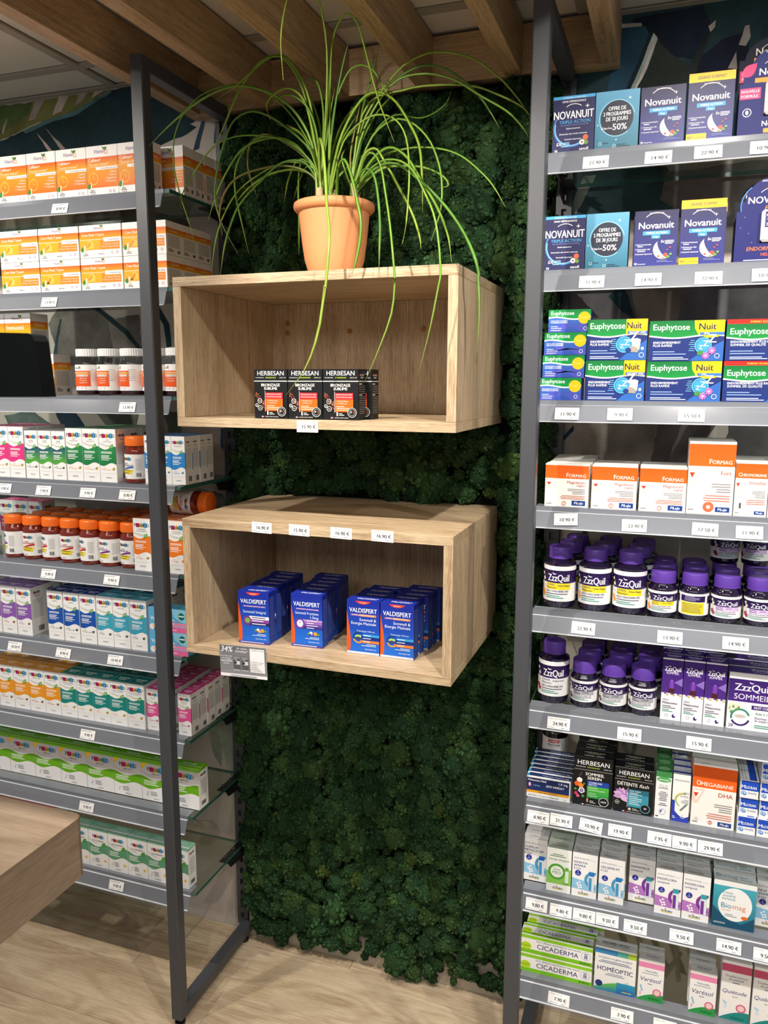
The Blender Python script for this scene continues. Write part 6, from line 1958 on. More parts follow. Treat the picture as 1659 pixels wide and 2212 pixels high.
def herbD(a):
    W, H = a.w, a.h
    a.rect(0, 0, W, H, '#17181a')
    herb_head(a, W, H * 0.845, H)
    a.rect(0, H * 0.735, W, H * 0.748, '#8a8884')
    a.text('DÉTENTE', W * 0.08, H * 0.61, H * 0.075, '#f6f2ee', bold=1.0, maxw=W * 0.52)
    a.text('flash', W * 0.64, H * 0.61, H * 0.075, '#f6f2ee', bold=0.2, ital=0.25, maxw=W * 0.26)
    for q, an in enumerate((0.5, 0.95, 1.4, 1.85, 2.3, 2.8, 3.4, -0.3, -0.9)):
        a.leaf(W * 0.20 + W * 0.10 * math.cos(an), H * 0.38 + W * 0.10 * math.sin(an), W * 0.13, ('#c89ad0', '#a878c0', '#dcb4dc')[q % 3], an)
    a.rect(W * 0.37, H * 0.15, W * 0.90, H * 0.46, '#3a9ab0', '#3f8fa8')
    a.rect(W * 0.37, H * 0.44, W * 0.90, H * 0.55, '#2a6a80')
    a.rect(W * 0.35, H * 0.13, W * 0.36, H * 0.58, '#d8d6d2')
    a.text('SAFR\' INSIDE', W * 0.40, H * 0.495, H * 0.028, '#e8f6f8', bold=0.5, maxw=W * 0.32)
    a.lines(W * 0.40, H * 0.46, W * 0.36, 2, H * 0.03, H * 0.014, '#cfeaf0')
    a.lines(W * 0.40, H * 0.38, W * 0.36, 5, H * 0.042, H * 0.016, '#d8f0f4')
    a.ring(W * 0.09, H * 0.22, W * 0.05, W * 0.06, '#d8d6d2', 14)
    a.text('B9', W * 0.09, H * 0.205, H * 0.03, '#f0eeea', 'c', bold=0.4)
    a.ell(W * 0.42, H * 0.10, W * 0.04, None, '#d8c8b8', 12)
    a.lines(W * 0.49, H * 0.11, W * 0.2, 2, H * 0.03, H * 0.012, '#d8d6d2')
    a.ell(W * 0.82, H * 0.155, W * 0.135, None, '#17181a', 20)
    a.ring(W * 0.82, H * 0.155, W * 0.115, W * 0.128, '#7ac8d4', 22)
    a.text('30', W * 0.82, H * 0.14, H * 0.04, '#f6f2ee', 'c', bold=0.7)
    herb_foot(a, W, H)


def herb_top(t):
    def f(a):
        a.rect(0, a.h * 0.02, a.w, a.h * 0.06, '#8a8884')
        a.text('HERBESAN', a.w * 0.5, a.h * 0.60, a.h * 0.16, '#d8d6d2', 'c', bold=0.2, maxw=a.w * 0.68)
        a.rect(a.w * 0.34, a.h * 0.50, a.w * 0.66, a.h * 0.55, '#9ab83a')
        a.text(t, a.w * 0.5, a.h * 0.20, a.h * 0.15, '#e2e0dc', 'c', bold=0.7, maxw=a.w * 0.5)
    return f


carton('her_s', 'herbal_capsule_carton', 'black carton with flowers', 80, 108, 38, herbS, base='#17181a', top='#1c1d1f', ftop=herb_top('SOMMEIL SEREIN'))
carton('her_d', 'herbal_tablet_carton', 'black carton with a purple crocus', 77, 98, 34, herbD, base='#17181a', top='#1c1d1f', ftop=herb_top('DÉTENTE flash'))


def oleo(a):
    W, H = a.w, a.h
    a.rect(0, 0, W, H, '#f0f0f0')
    a.rect(0, H * 0.88, W, H, '#3f8a4a')
    a.ell(W * 0.5, H * 0.83, W * 0.46, H * 0.055, '#4fa85a', 18)
    a.text('oleosept', W * 0.5, H * 0.81, H * 0.04, '#f6faf6', 'c', bold=0.5, maxw=W * 0.72)
    a.text('ROLL ON', W * 0.5, H * 0.695, H * 0.026, '#2a3f6a', 'c', maxw=W * 0.6)
    a.text('SOMMEIL', W * 0.5, H * 0.635, H * 0.036, '#2a3f6a', 'c', bold=0.5, maxw=W * 0.62)
    a.lines(W * 0.18, H * 0.56, W * 0.64, 6, H * 0.035, H * 0.014, '#55607a', 'c')
    a.lines(W * 0.2, H * 0.32, W * 0.6, 2, H * 0.035, H * 0.014, '#55607a', 'c')
    a.ring(W * 0.5, H * 0.155, W * 0.19, W * 0.21, '#8a9ac0', 18)
    a.moon(W * 0.47, H * 0.155, W * 0.12, '#2a3f8a', -0.4, 0.3)
    a.lines(W * 0.08, H * 0.04, W * 0.3, 1, 2, H * 0.02, '#3a3f4a')


carton('ole', 'roll_on_carton', 'slim green-topped roll-on carton', 31, 103, 30, oleo, base='#f0f0f0', top='#3f8a4a', ftop=lambda a: a.ell(a.w / 2, a.h / 2, a.w * .4, a.h * .3, '#8ac48a', 14))


def natu(a):
    W, H = a.w, a.h
    a.rect(0, 0, W, H, '#f3f3f1')
    a.strip(0, W, 0, lambda x: H * (0.30 - 0.20 * math.sin(x / W * 2.2)), '#2f43b0')
    a.rect(0, 0, W * 0.18, H * 0.45, '#2f43b0')
    a.text('naturactive', W * 0.5, H * 0.86, H * 0.05, '#3a4a5a', 'c', bold=0.2, maxw=W * 0.84)
    a.ring(W * 0.66, H * 0.46, W * 0.40, W * 0.47, '#9ab85a', 22, 1.3, 4.2)
    a.ring(W * 0.66, H * 0.46, W * 0.44, W * 0.52, '#d8c06a', 22, 1.6, 3.3)
    a.text('BIO', W * 0.95, H * 0.60, H * 0.042, '#3a4a5a', 'r', bold=0.5)
    a.text('SOMMEIL', W * 0.97, H * 0.53, H * 0.036, '#5a6a7a', 'r', bold=0.2, maxw=W * 0.5)
    a.lines(W * 0.5, H * 0.47, W * 0.45, 3, H * 0.03, H * 0.012, '#8a929a', 'r')
    for q in range(5):
        a.leaf(W * (0.55 + q * 0.07), H * (0.26 + q * 0.03), W * 0.10, '#7a6ab0' if q % 2 else '#6f9a5f', 0.7)
    a.ring(W * 0.66, H * 0.12, W * 0.12, W * 0.14, '#e8ecf8', 18)
    a.text('FRANCE', W * 0.66, H * 0.11, H * 0.022, '#e8ecf8', 'c', maxw=W * 0.2)
    a.lines(W * 0.06, H * 0.10, W * 0.2, 2, H * 0.03, H * 0.014, '#e8ecf8')


carton('nat', 'roll_on_carton', 'slim white-blue carton with a green swirl', 34, 102, 28, natu, base='#f3f3f1', top='#e0e2ec', ftop=lambda a: a.rect(0, a.h * .3, a.w, a.h * .55, '#2f43b0'))


def melio(a):
    W, H = a.w, a.h
    a.rect(0, 0, W, H, '#f0f1f3')
    a.rect(W * 0.04, H * 0.42, W, H * 0.95, '#1f4fc0')
    a.text('M', W * 0.07, H * 0.52, H * 0.18, '#ffffff', bold=0.6)
    a.text('ELIORAN', W * 0.24, H * 0.52, H * 0.145, '#ffffff', bold=0.5, maxw=W * 0.64)
    a.ell(W * 0.16, H * 0.27, W * 0.12, H * 0.12, '#9cc0e8', 14)
    a.ell(W * 0.26, H * 0.24, W * 0.10, H * 0.11, '#5f94d0', 14)
    a.ell(W * 0.26, H * 0.27, W * 0.045, H * 0.05, '#d8e8f6', 10)
    a.text('Imedia', W * 0.44, H * 0.24, H * 0.12, '#6a7a9a', bold=0.2, maxw=W * 0.46)


carton('meli', 'gel_carton', 'small white and royal blue carton', 34, 38, 100, melio, base='#f0f1f3', top='#eceef2', ftop=lambda a: (a.rect(a.w * .5, 0, a.w * .9, a.h, '#1f4fc0'), a.rect(a.w * .12, 0, a.w * .16, a.h, '#a8aab0'), a.rect(a.w * .28, 0, a.w * .31, a.h, '#a8aab0')))


# homeopathic cartons
def boiron_logo(a, cx, y, s):
    a.rect(cx - s * 0.46, y - s * 0.05, cx + s * 0.46, y + s * 0.05, '#f2e05a')
    a.text('BOIRON', cx, y, s * 0.17, '#2a4a8a', 'c', bold=0.7, maxw=s)
    a.ell(cx - s * 0.12, y + s * 0.27, s * 0.055, None, '#d8241e', 10)
    a.ell(cx + s * 0.20, y + s * 0.09, s * 0.07, None, '#3a8ac8', 10)


def tubes(t1, t2, t3, col, ring, cap):
    def f(a):
        W, H = a.w, a.h
        a.rect(0, 0, W, H, '#f4f4f4')
        a.text('MÉDICAMENT HOMÉOPATHIQUE', W * 0.06, H * 0.885, H * 0.017, '#4a5a8a', bold=0.3, maxw=W * 0.6)
        a.rect(W * 0.05, H * 0.875, W * 0.92, H * 0.879, '#4a5a8a')
        y = 0.77
        a.text(t1, W * 0.06, H * y, H * 0.050, '#27357a', bold=0.7, maxw=W * 0.72)
        if t2:
            y -= 0.075
            a.text(t2, W * 0.06, H * y, H * 0.050, '#27357a', bold=0.7, maxw=W * 0.78)
        if t3:
            a.text(t3, W * 0.06, H * (y - 0.075), H * 0.045, '#27357a', bold=0.5, maxw=W * 0.5)
        a.poly([(0, H * .18), (W, H * .16), (W, H * .34), (0, H * .42)], col)
        a.ring(W * 0.88, H * 0.42, W * 0.26, W * 0.38, ring, 20, 1.35, 4.9)
        a.ell(W * 0.24, H * 0.545, W * 0.125, None, '#22329a', 18)
        a.text('3', W * 0.24, H * 0.55, H * 0.030, '#ffffff', 'c', bold=0.6)
        a.text('tubes', W * 0.24, H * 0.515, H * 0.022, '#ffffff', 'c', maxw=W * 0.18)
        for (dx, dy) in ((0.22, 0.30), (0.31, 0.335), (0.27, 0.26), (0.36, 0.27), (0.30, 0.21), (0.39, 0.225)):
            a.ell(W * dx, H * dy, W * 0.042, None, '#fafafa', 10)
        a.rect(W * 0.66, H * 0.17, W * 0.90, H * 0.52, '#dfe8f2')
        a.rect(W * 0.68, H * 0.18, W * 0.80, H * 0.48, ring)
        a.rect(W * 0.67, H * 0.52, W * 0.89, H * 0.62, cap)
        boiron_logo(a, W * 0.48, H * 0.07, W * 0.44)
    return f


def tube_top(t):
    def f(a):
        a.rect(0, a.h * 0.03, a.w, a.h * 0.08, '#d8d8d8')
        a.text(t, a.w * 0.45, a.h * 0.40, a.h * 0.18, '#5a5f78', 'c', bold=0.5, maxw=a.w * 0.6)
        a.rect(a.w * 0.15, a.h * 0.32, a.w * 0.8, a.h * 0.345, '#9a9eac')
    return f


TW, TH, TD = 52.5, 100, 24
for key, desc, t1, t2, t3, c, r_, cp in (
        ('cup', 'white-blue tube carton lettered CUPRUM', 'CUPRUM', 'METALLICUM', '9 CH', '#8fc6e8', '#4a9ac8', '#2a5ab8'),
        ('ign', 'white-blue tube carton lettered IGNATIA', 'IGNATIA', 'AMARA', '9 CH', '#8fc6e8', '#4a9ac8', '#2a7ac8'),
        ('gel', 'white-blue tube carton lettered GELSEMIUM', 'GELSEMIUM', None, '9 CH', '#8fc6e8', '#4a9ac8', '#2a7ac8'),
        ('ham', 'white-purple tube carton lettered HAMAMELIS', 'HAMAMELIS', None, 'composé', '#b87ac8', '#7a3a9a', '#3aa0a8'),
        ('pas', 'white-purple tube carton lettered PASSIFLORA', 'PASSIFLORA', None, 'composé', '#b87ac8', '#7a3a9a', '#3aa0a8'),
        ('nux', 'white-blue tube carton lettered NUX VOMICA', 'NUX', 'VOMICA', '9 CH', '#8fc6e8', '#4a9ac8', '#2a7ac8')):
    carton(key, 'homeopathy_carton', desc, TW, TH, TD, tubes(t1, t2, t3, c, r_, cp), base='#f4f4f4', top='#e6e6e6', ftop=tube_top(t1))


def seva(a):
    W, H = a.w, a.h
    a.rect(0, 0, W, H, '#f2f4f0')
    a.rect(0, H * 0.18, W, H * 0.46, '#8cc85a')
    a.poly([(0, H * .46), (W, H * .56), (W, H * .40), (0, H * .40)], '#8cc85a')
    a.lines(W * 0.10, H * 0.86, W * 0.7, 2, H * 0.04, H * 0.018, '#5a8a5a', 'c')
    a.text('sevrage tabagique', W * 0.5, H * 0.735, H * 0.042, '#4a8a4a', 'c', bold=0.4, maxw=W * 0.84)
    a.ell(W * 0.42, H * 0.47, W * 0.36, None, '#4fa83a', 26)
    a.ell(W * 0.42, H * 0.47, W * 0.26, None, '#f4f6f2', 24)
    a.text('Seva', W * 0.42, H * 0.50, H * 0.055, '#3a8a3a', 'c', maxw=W * 0.34)
    a.text('MEO', W * 0.42, H * 0.415, H * 0.065, '#3a8a3a', 'c', maxw=W * 0.38)
    a.rect(W * 0.76, H * 0.24, W * 0.90, H * 0.52, '#dfeedd')
    a.rect(W * 0.76, H * 0.52, W * 0.90, H * 0.60, '#6fae3a')
    a.text('3 tubes', W * 0.80, H * 0.205, H * 0.035, '#2f6a2f', 'c', maxw=W * 0.24)
    boiron_logo(a, W * 0.48, H * 0.07, W * 0.44)


carton('sev', 'homeopathy_carton', 'lime green carton with a ring', TW, TH, 28, seva, base='#f2f4f0', top='#d8e2d4', ftop=lambda a: a.text('SevaMEO', a.w * .5, a.h * .4, a.h * .24, '#5a9a5a', 'c', bold=.4, maxw=a.w * .66))


def biom(a):
    W, H = a.w, a.h
    a.strip(0, W, 0, H, '#1f6a86', '#4ab0c4')
    a.poly([(0, 0), (W, 0), (W, H * .3), (W * .7, H * .12), (W * .3, H * .2), (0, H * .45)], '#17506e')
    a.rect(0, H * 0.90, W, H, '#f0f2f2')
    a.ell(W * 0.52, H * 0.52, W * 0.40, H * 0.36, '#f2f4f4', 32)
    for q, t in enumerate(('STRESS', 'ANXIÉTÉ', 'FATIGUE')):
        a.text(t, W * 0.22, H * (0.735 - q * 0.065), H * 0.042, '#3a8aa8', bold=0.4, maxw=W * 0.3)
    a.text('Bio', W * 0.20, H * 0.43, H * 0.105, '#2f8ab0', bold=0.0, maxw=W * 0.24, res=3)
    a.text('mag', W * 0.47, H * 0.43, H * 0.105, '#e08a5a', bold=0.0, maxw=W * 0.40, res=3)
    a.text('AGRUMES', W * 0.21, H * 0.37, H * 0.026, '#e08a5a', bold=0.2)
    a.lines(W * 0.30, H * 0.29, W * 0.3, 2, H * 0.035, H * 0.014, '#7a98a8')
    a.ell(W * 0.76, H * 0.27, W * 0.08, H * 0.04, '#e8702a', 14)
    a.text('LEHNING', W * 0.05, H * 0.07, H * 0.035, '#f0f4f4', bold=0.4, maxw=W * 0.3)


carton('bio', 'magnesium_carton', 'teal carton with a big white oval', 80, 101, 40, biom, base='#2f8098', top='#eef0f0', ftop=lambda a: (a.text('Biomag', a.w * .06, a.h * .35, a.h * .30, '#8ab0c0', maxw=a.w * .5), a.lines(a.w * .62, a.h * .5, a.w * .3, 2, a.h * .2, a.h * .08, '#9ac0cc')))


def cica(a):
    W, H = a.w, a.h
    a.rect(0, 0, W, H, '#f2f2ee')
    a.rect(0, H * 0.76, W, H * 0.93, '#8ccc2a')
    a.rect(0, 0, W, H * 0.20, '#7cc41e')
    a.ell(W * 0.075, H * 0.36, W * 0.072, H * 0.20, '#b8dc2a', 20)
    a.text('Pommade', W * 0.075, H * 0.34, H * 0.065, '#2f6a2f', 'c', bold=0.3, maxw=W * 0.10)
    a.text('Plaies - Brûlures superficielles de faible étendue', W * 0.22, H * 0.64, H * 0.075, '#3a6a9a', bold=0.3, maxw=W * 0.62)
    a.text('CICADERMA', W * 0.23, H * 0.30, H * 0.24, '#2a2c72', bold=0.2, maxw=W * 0.58, res=3)
    a.ring(W * 0.91, H * 0.50, H * 0.20, H * 0.215, '#8a9ac0', 20)
    for q in (-0.012, 0.012):
        a.rect(W * (0.91 + q) - 1.1, H * 0.36, W * (0.91 + q) + 1.1, H * 0.54, '#2a4a9a')
        a.ell(W * (0.91 + q), H * 0.60, 1.5, None, '#2a4a9a', 8)
    a.text('BOIRON', W * 0.90, H * 0.05, H * 0.10, '#1f5a2f', 'c', bold=0.5, maxw=W * 0.14)


carton('cic', 'ointment_carton', 'long white and lime green ointment carton', 156, 46, 36, cica, base='#f2f2ee', top='#f0f0ec', ftop=cica)


def homo(a):
    W, H = a.w, a.h
    a.rect(0, 0, W, H, '#f2f2f0')
    a.rect(0, H * 0.84, W, H * 0.96, '#3a8ac0')
    a.rect(W * 0.55, H * 0.84, W, H * 0.96, '#5ab0a0')
    a.rect(W * 0.8, H * 0.84, W, H * 0.96, '#a8cc3a')
    a.text('Irritation ou gêne oculaire', W * 0.5, H * 0.74, H * 0.044, '#3a5a8a', 'c', bold=0.3, maxw=W * 0.80)
    a.lines(W * 0.08, H * 0.68, W * 0.82, 2, H * 0.035, H * 0.016, '#6a7aa0', 'c', 0.8)
    a.text('HOMÉOPTIC', W * 0.5, H * 0.46, H * 0.095, '#2a2c72', 'c', bold=0.4, maxw=W * 0.86, res=3)
    a.lines(W * 0.25, H * 0.405, W * 0.5, 2, H * 0.035, H * 0.015, '#8a92b0', 'c', 0.7)
    a.strip(0, W, 0, lambda x: H * 0.30 * math.sin(min(1, (x / W) * 0.9 + 0.12) * 1.8) * 0.85, '#1f7ab0', '#6ac02a')
    a.strip(W * 0.55, W, 0, lambda x: H * 0.25, '#1f6ab0', '#2f9ac0')
    a.ell(W * 0.12, H * 0.15, W * 0.09, None, '#22357a', 16)
    a.poly([(W * .72, H * .27), (W * .84, H * .31), (W * .85, H * .285), (W * .73, H * .245)], '#c8e0f0')
    boiron_logo(a, W * 0.80, H * 0.06, W * 0.26)


carton('hom', 'eye_drop_carton', 'white eye drop carton', 86, 104, 30, homo, base='#f2f2f0', top='#d4d4d2', ftop=lambda a: a.text('HOMÉOPTIC', a.w * .5, a.h * .35, a.h * .3, '#3a3c6a', 'c', bold=.3, maxw=a.w * .66))


def vares(a):
    W, H = a.w, a.h
    a.rect(0, 0, W, H, '#f2f2f0')
    a.rect(0, H * 0.80, W, H * 0.93, '#e88ab4')
    a.text('Varicelle', W * 0.5, H * 0.70, H * 0.05, '#3a4a7a', 'c', bold=0.3, maxw=W * 0.52)
    a.lines(W * 0.12, H * 0.655, W * 0.7, 1, 2, H * 0.014, '#8a92b0', 'c', 0.9)
    a.text('Varésol', W * 0.46, H * 0.475, H * 0.10, '#3a3c86', 'c', ital=0.2, maxw=W * 0.80, res=3)
    a.lines(W * 0.32, H * 0.41, W * 0.3, 1, 2, H * 0.016, '#6a6e9a', 'c')
    a.poly([(W * .08, H * .36), (W * .14, H * .37), (W * .22, H * .22), (W * .16, H * .21)], '#8ac0e4')
    a.text('3', W * 0.07, H * 0.13, H * 0.07, '#e2508f')
    a.strip(0, W, 0, lambda x: H * 0.20 * math.sin(min(1.0, x / W + 0.1) * 1.7), '#2f9a4a')
    a.ring(W * 0.76, H * 0.24, W * 0.12, W * 0.17, '#e2609a', 22)
    a.ell(W * 0.76, H * 0.235, W * 0.115, None, '#f4d2c8', 16)
    a.text('BOIRON', W * 0.66, H * 0.05, H * 0.045, '#14502a', 'c', bold=0.5, maxw=W * 0.42)


carton('var', 'granule_carton', 'slim white carton with a pink band', 52.5, 97, 24, vares, base='#f2f2f0', top='#d2d0ce', ftop=lambda a: a.text('Varésol', a.w * .5, a.h * .4, a.h * .3, '#5a5c80', 'c', ital=.2, maxw=a.w * .5))


def quie(a):
    W, H = a.w, a.h
    a.rect(0, 0, W, H, '#f2f0ee')
    a.rect(0, H * 0.82, W, H * 0.95, '#c8506e')
    a.text('Troubles mineurs', W * 0.5, H * 0.73, H * 0.036, '#4a4c6a', 'c', bold=0.3, maxw=W * 0.74)
    a.text('du sommeil', W * 0.5, H * 0.68, H * 0.036, '#4a4c6a', 'c', bold=0.3, maxw=W * 0.5)
    a.lines(W * 0.3, H * 0.635, W * 0.4, 1, 2, H * 0.014, '#7a7c98', 'c')
    a.text('Quiétude', W * 0.46, H * 0.455, H * 0.062, '#3a3c86', 'c', ital=0.2, maxw=W * 0.86, res=3)
    a.text('SIROP', W * 0.5, H * 0.395, H * 0.02, '#5a5c80', 'c')
    a.poly([(W * .08, H * .33), (W * .24, H * .29), (W * .24, H * .26), (W * .10, H * .29)], '#a8d0ea')
    a.rect(W * 0.14, H * 0.20, W * 0.24, H * 0.27, '#d4e6f0')
    a.strip(0, W, 0, lambda x: H * 0.17 * math.sin(min(1.0, x / W + 0.05) * 1.7), '#1f8a80')
    a.ring(W * 0.72, H * 0.23, W * 0.12, W * 0.17, '#e2609a', 22)
    a.ell(W * 0.72, H * 0.23, W * 0.115, None, '#f4d2c8', 16)
    a.text('BOIRON', W * 0.62, H * 0.03, H * 0.034, '#0f4a44', 'c', bold=0.5, maxw=W * 0.42)


carton('qui', 'syrup_carton', 'tall white syrup carton with a raspberry band', 57, 134, 50, quie, base='#f2f0ee', top='#dcd6d2')


# blue cartons in the lower wall box
def vald(mode):
    def f(a):
        W, H = a.w, a.h
        a.strip(0, W, 0, H, '#1f6ad0', '#1a2f9c')
        a.strip(0, W, H * 0.42, H * 0.98, '#1d4cb8', '#1b2a98')
        a.poly([(0, 0), (W * .075, 0), (W * .115, H * .12), (W * .12, H * .28), (W * .085, H * .48), (W * .035, H * .66), (0, H * .80)], '#f0581a')
        if mode != 1:
            a.poly([(W * .26, H * .985), (W * .74, H * .985), (W * .66, H * .945), (W * .5, H * .925), (W * .34, H * .945)], '#e8401e')
            a.text('NOUVEAU', W * 0.5, H * 0.948, H * 0.020, '#fff0e8', 'c', bold=0.6, maxw=W * 0.26)
        a.text('VALDISPERT', W * 0.5, H * 0.775, H * 0.078, '#ffffff', 'c', bold=0.5, maxw=W * 0.84, res=3)
        if mode == 2:
            a.rect(W * 0.12, H * 0.705, W * 0.38, H * 0.745, '#8a5a9a')
            a.rect(W * 0.38, H * 0.705, W * 0.90, H * 0.745, '#f08a4a')
            a.text('SOMMEIL &  ÉNERGIE MATINALE', W * 0.5, H * 0.716, H * 0.020, '#ffffff', 'c', bold=0.5, maxw=W * 0.72)
            a.text('Sommeil &', W * 0.90, H * 0.62, H * 0.050, '#f0f6ff', 'r', bold=0.2, maxw=W * 0.52)
            a.text('Energie Matinale', W * 0.90, H * 0.55, H * 0.050, '#f0f6ff', 'r', bold=0.2, maxw=W * 0.76)
            a.text('Technologie TriKrono', W * 0.86, H * 0.42, H * 0.026, '#d8ecff', 'r', bold=0.3, maxw=W * 0.56)
            a.rect(W * 0.42, H * 0.335, W, H * 0.375, '#3a9ad8')
            a.rect(W * 0.46, H * 0.275, W, H * 0.325, '#152a7a')
            a.rect(W * 0.42, H * 0.215, W, H * 0.262, '#f0782a')
            a.ring(W * 0.36, H * 0.31, W * 0.12, W * 0.17, '#123a8a', 18, 0.2, 3.6)
            a.ring(W * 0.36, H * 0.30, W * 0.12, W * 0.16, '#f09a2a', 18, 3.4, 5.4)
            a.ell(W * 0.35, H * 0.325, W * 0.10, H * 0.032, '#a8d06a', 14)
            a.ell(W * 0.35, H * 0.295, W * 0.10, H * 0.028, '#3a3f6a', 14)
            a.lines(W * 0.50, H * 0.35, W * 0.4, 1, 2, H * 0.012, '#e8f4ff')
            a.lines(W * 0.50, H * 0.295, W * 0.4, 1, 2, H * 0.012, '#e8f4ff')
            a.lines(W * 0.50, H * 0.235, W * 0.36, 1, 2, H * 0.012, '#fff0e0')
            a.rect(0, 0, W, H * 0.045, '#c8cad4')
        else:
            a.rect(W * 0.16, H * 0.705, W * 0.90, H * 0.735, '#8a5ab0')
            a.text('ENDORMISSEMENT & MAINTIEN DU SOMMEIL', W * 0.53, H * 0.711, H * 0.018, '#f6e8f6', 'c', bold=0.5, maxw=W * 0.7)
            if mode == 0:
                a.text('Sommeil Intégral', W * 0.90, H * 0.59, H * 0.052, '#d8ecff', 'r', bold=0.2, maxw=W * 0.74)
                a.rect(W * 0.36, H * 0.475, W, H * 0.535, '#eceef4')
                a.rect(W * 0.36, H * 0.415, W, H * 0.47, '#8a4a9a')
                a.rect(W * 0.36, H * 0.36, W, H * 0.41, '#2a1f5a')
                a.ell(W * 0.29, H * 0.44, W * 0.135, H * 0.095, '#6a3a8a', 20)
                a.ell(W * 0.30, H * 0.445, W * 0.085, H * 0.05, '#7aa84a', 16)
                for q in range(3):
                    a.lines(W * 0.44, H * (0.498 - q * 0.06), W * 0.46, 1, 2, H * 0.016, '#4a4a6a' if q == 0 else '#f0e8f6', lo=0.8, seed=q)
            else:
                a.text('Sommeil 4 actions', W * 0.88, H * 0.62, H * 0.050, '#e8f2ff', 'r', bold=0.2, maxw=W * 0.74)
                a.text('1,9mg', W * 0.88, H * 0.545, H * 0.050, '#e8f2ff', 'r', bold=0.2)
                for q, c in enumerate(('#b88ac8', '#9a6ab8', '#6a4aa0', '#3a2f8a')):
                    a.rect(W * 0.36, H * (0.485 - q * 0.045), W, H * (0.525 - q * 0.045), c)
                    a.lines(W * 0.50, H * (0.498 - q * 0.045), W * 0.36, 1, 2, H * 0.012, '#f6eefa', seed=q)
                a.ell(W * 0.29, H * 0.44, W * 0.15, H * 0.10, '#6a3a9a', 22)
                a.ell(W * 0.29, H * 0.44, W * 0.10, H * 0.068, '#f6f2fa', 20)
                a.text('4', W * 0.28, H * 0.435, H * 0.05, '#3a2f7a', 'c', bold=0.6)
            for (dx, dy, r_, c) in ((0.64, 0.27, .055, '#f2ecdc'), (0.78, 0.265, .06, '#f09a2a'), (0.88, 0.255, .035, '#5f9a3f'), (0.56, 0.26, .035, '#5f9a3f'), (0.70, 0.24, .04, '#e8a82a' if mode == 0 else '#6a4a9a'), (0.62, 0.25, .03, '#c84a3a' if mode == 0 else '#4a3a8a')):
                a.ell(W * dx, H * dy, W * r_, None, c, 10)
            a.rect(0, 0, W, H * 0.045, '#4a3f9a')
        a.lines(W * 0.42, H * 0.185, W * 0.48, 2, H * 0.026, H * 0.011, '#cfe4fa', 'r')
        a.text('MÉLATONINE 1,9MG', W * 0.90, H * 0.09, H * 0.019, '#e8f2ff', 'r', bold=0.3, maxw=W * 0.34)
        a.lines(W * 0.06, H * 0.018, W * 0.84, 1, 2, H * 0.012, '#e0e6f4', lo=0.9)
    return f


def vald_s(a):
    W, H = a.w, a.h
    a.strip(0, W, 0, H, '#1d46a8', '#1a2a8c')
    for q in range(24):
        a.rect(W * 0.16, H * (0.88 - q * 0.031), W * 0.84, H * (0.888 - q * 0.031), '#7a8ecc')


def vald_t(a):
    a.rect(0, 0, a.w, a.h, '#1b2f9a')
    a.text('VALDISPERT', a.w * 0.55, a.h * 0.32, a.h * 0.32, '#e8ecf8', 'c', bold=0.5, ital=0.2, maxw=a.w * 0.62)


for md, key, desc in ((0, 'vd0', 'blue carton with a green pill'), (1, 'vd1', 'blue carton with a ringed number 4'), (2, 'vd2', 'blue carton with an orange arrow')):
    carton(key, 'sleep_tablet_carton', desc, 74, 117, 31, vald(md), base='#1d3fae', top='#1b2f9a', fside=vald_s, ftop=vald_t)


# jars on the left
def amber_lab(kind):
    def f(a):
        W, H = a.w, a.h
        logo_kid(a, W * 0.5, H * 0.80, W * 0.34)
        t = {'m': ('GOMMES', 'MULTIVITAMINÉES', '#c8281e'), 'i': ('GOMMES', 'IMMUNITÉ', '#7a2a8a'), 'd': ('GOMMES', 'OURSONS D3', '#3a6ac0')}[kind]
        a.text(t[0], W * 0.47, H * 0.60, H * 0.055, '#b8283a' if kind == 'm' else '#5a3a8a', 'c', bold=0.5, maxw=W * 0.16)
        a.text(t[1], W * 0.49, H * 0.51, H * 0.075, '#b8283a' if kind == 'm' else '#5a3a8a', 'c', bold=0.6, maxw=W * 0.46)
        a.strip(W * 0.30, W * 0.72, lambda x: H * (0.30 + 0.16 * math.sin((x / W - 0.30) * 3.2)), lambda x: H * (0.37 + 0.16 * math.sin((x / W - 0.30) * 3.2)), t[2])
        a.rect(W * 0.34, H * 0.30, W * 0.70, H * 0.38, '#f2dc1e')
        a.rect(W * 0.32, H * 0.20, W * 0.66, H * 0.29, '#f2dc1e')
        a.lines(W * 0.36, H * 0.33, W * 0.30, 1, 2, H * 0.025, '#3a3430', lo=0.9)
        a.lines(W * 0.34, H * 0.235, W * 0.28, 1, 2, H * 0.025, '#3a3430', lo=0.9)
        a.text('INELDEA', W * 0.44, H * 0.05, H * 0.05, '#55565c', 'c', maxw=W * 0.12)
        for q in range(8):
            a.rect(W * 0.78, H * (0.80 - q * 0.06), W * 0.95, H * (0.815 - q * 0.06), '#a8a8ac')
            a.rect(W * 0.05, H * (0.80 - q * 0.06), W * 0.22, H * (0.815 - q * 0.06), '#c8a0a4')
        a.bars(W * 0.80, H * 0.10, W * 0.13, H * 0.16)
    return f


AM_P = [(27, 0), (29.5, 1.5), (30.2, 5), (30.2, 76), (29, 82), (25.5, 88), (25, 92)]
AM_C = [(27.2, 89.5), (28.6, 90.5), (28.6, 108), (27.6, 111.5), (25, 113.5), (2, 114)]
for kk, key, desc in (('m', 'am_m', 'amber gummy jar with a red-lettered label'), ('i', 'am_i', 'amber gummy jar with a purple-swirl label'), ('d', 'am_d', 'amber gummy jar with a blue-lettered label')):
    jar(key, 'gummy_jar', desc, AM_P, AM_C, 0.0, 30.3, 10, 70, amber_lab(kk), [M_amber, M_orange_cap], span=2.9)


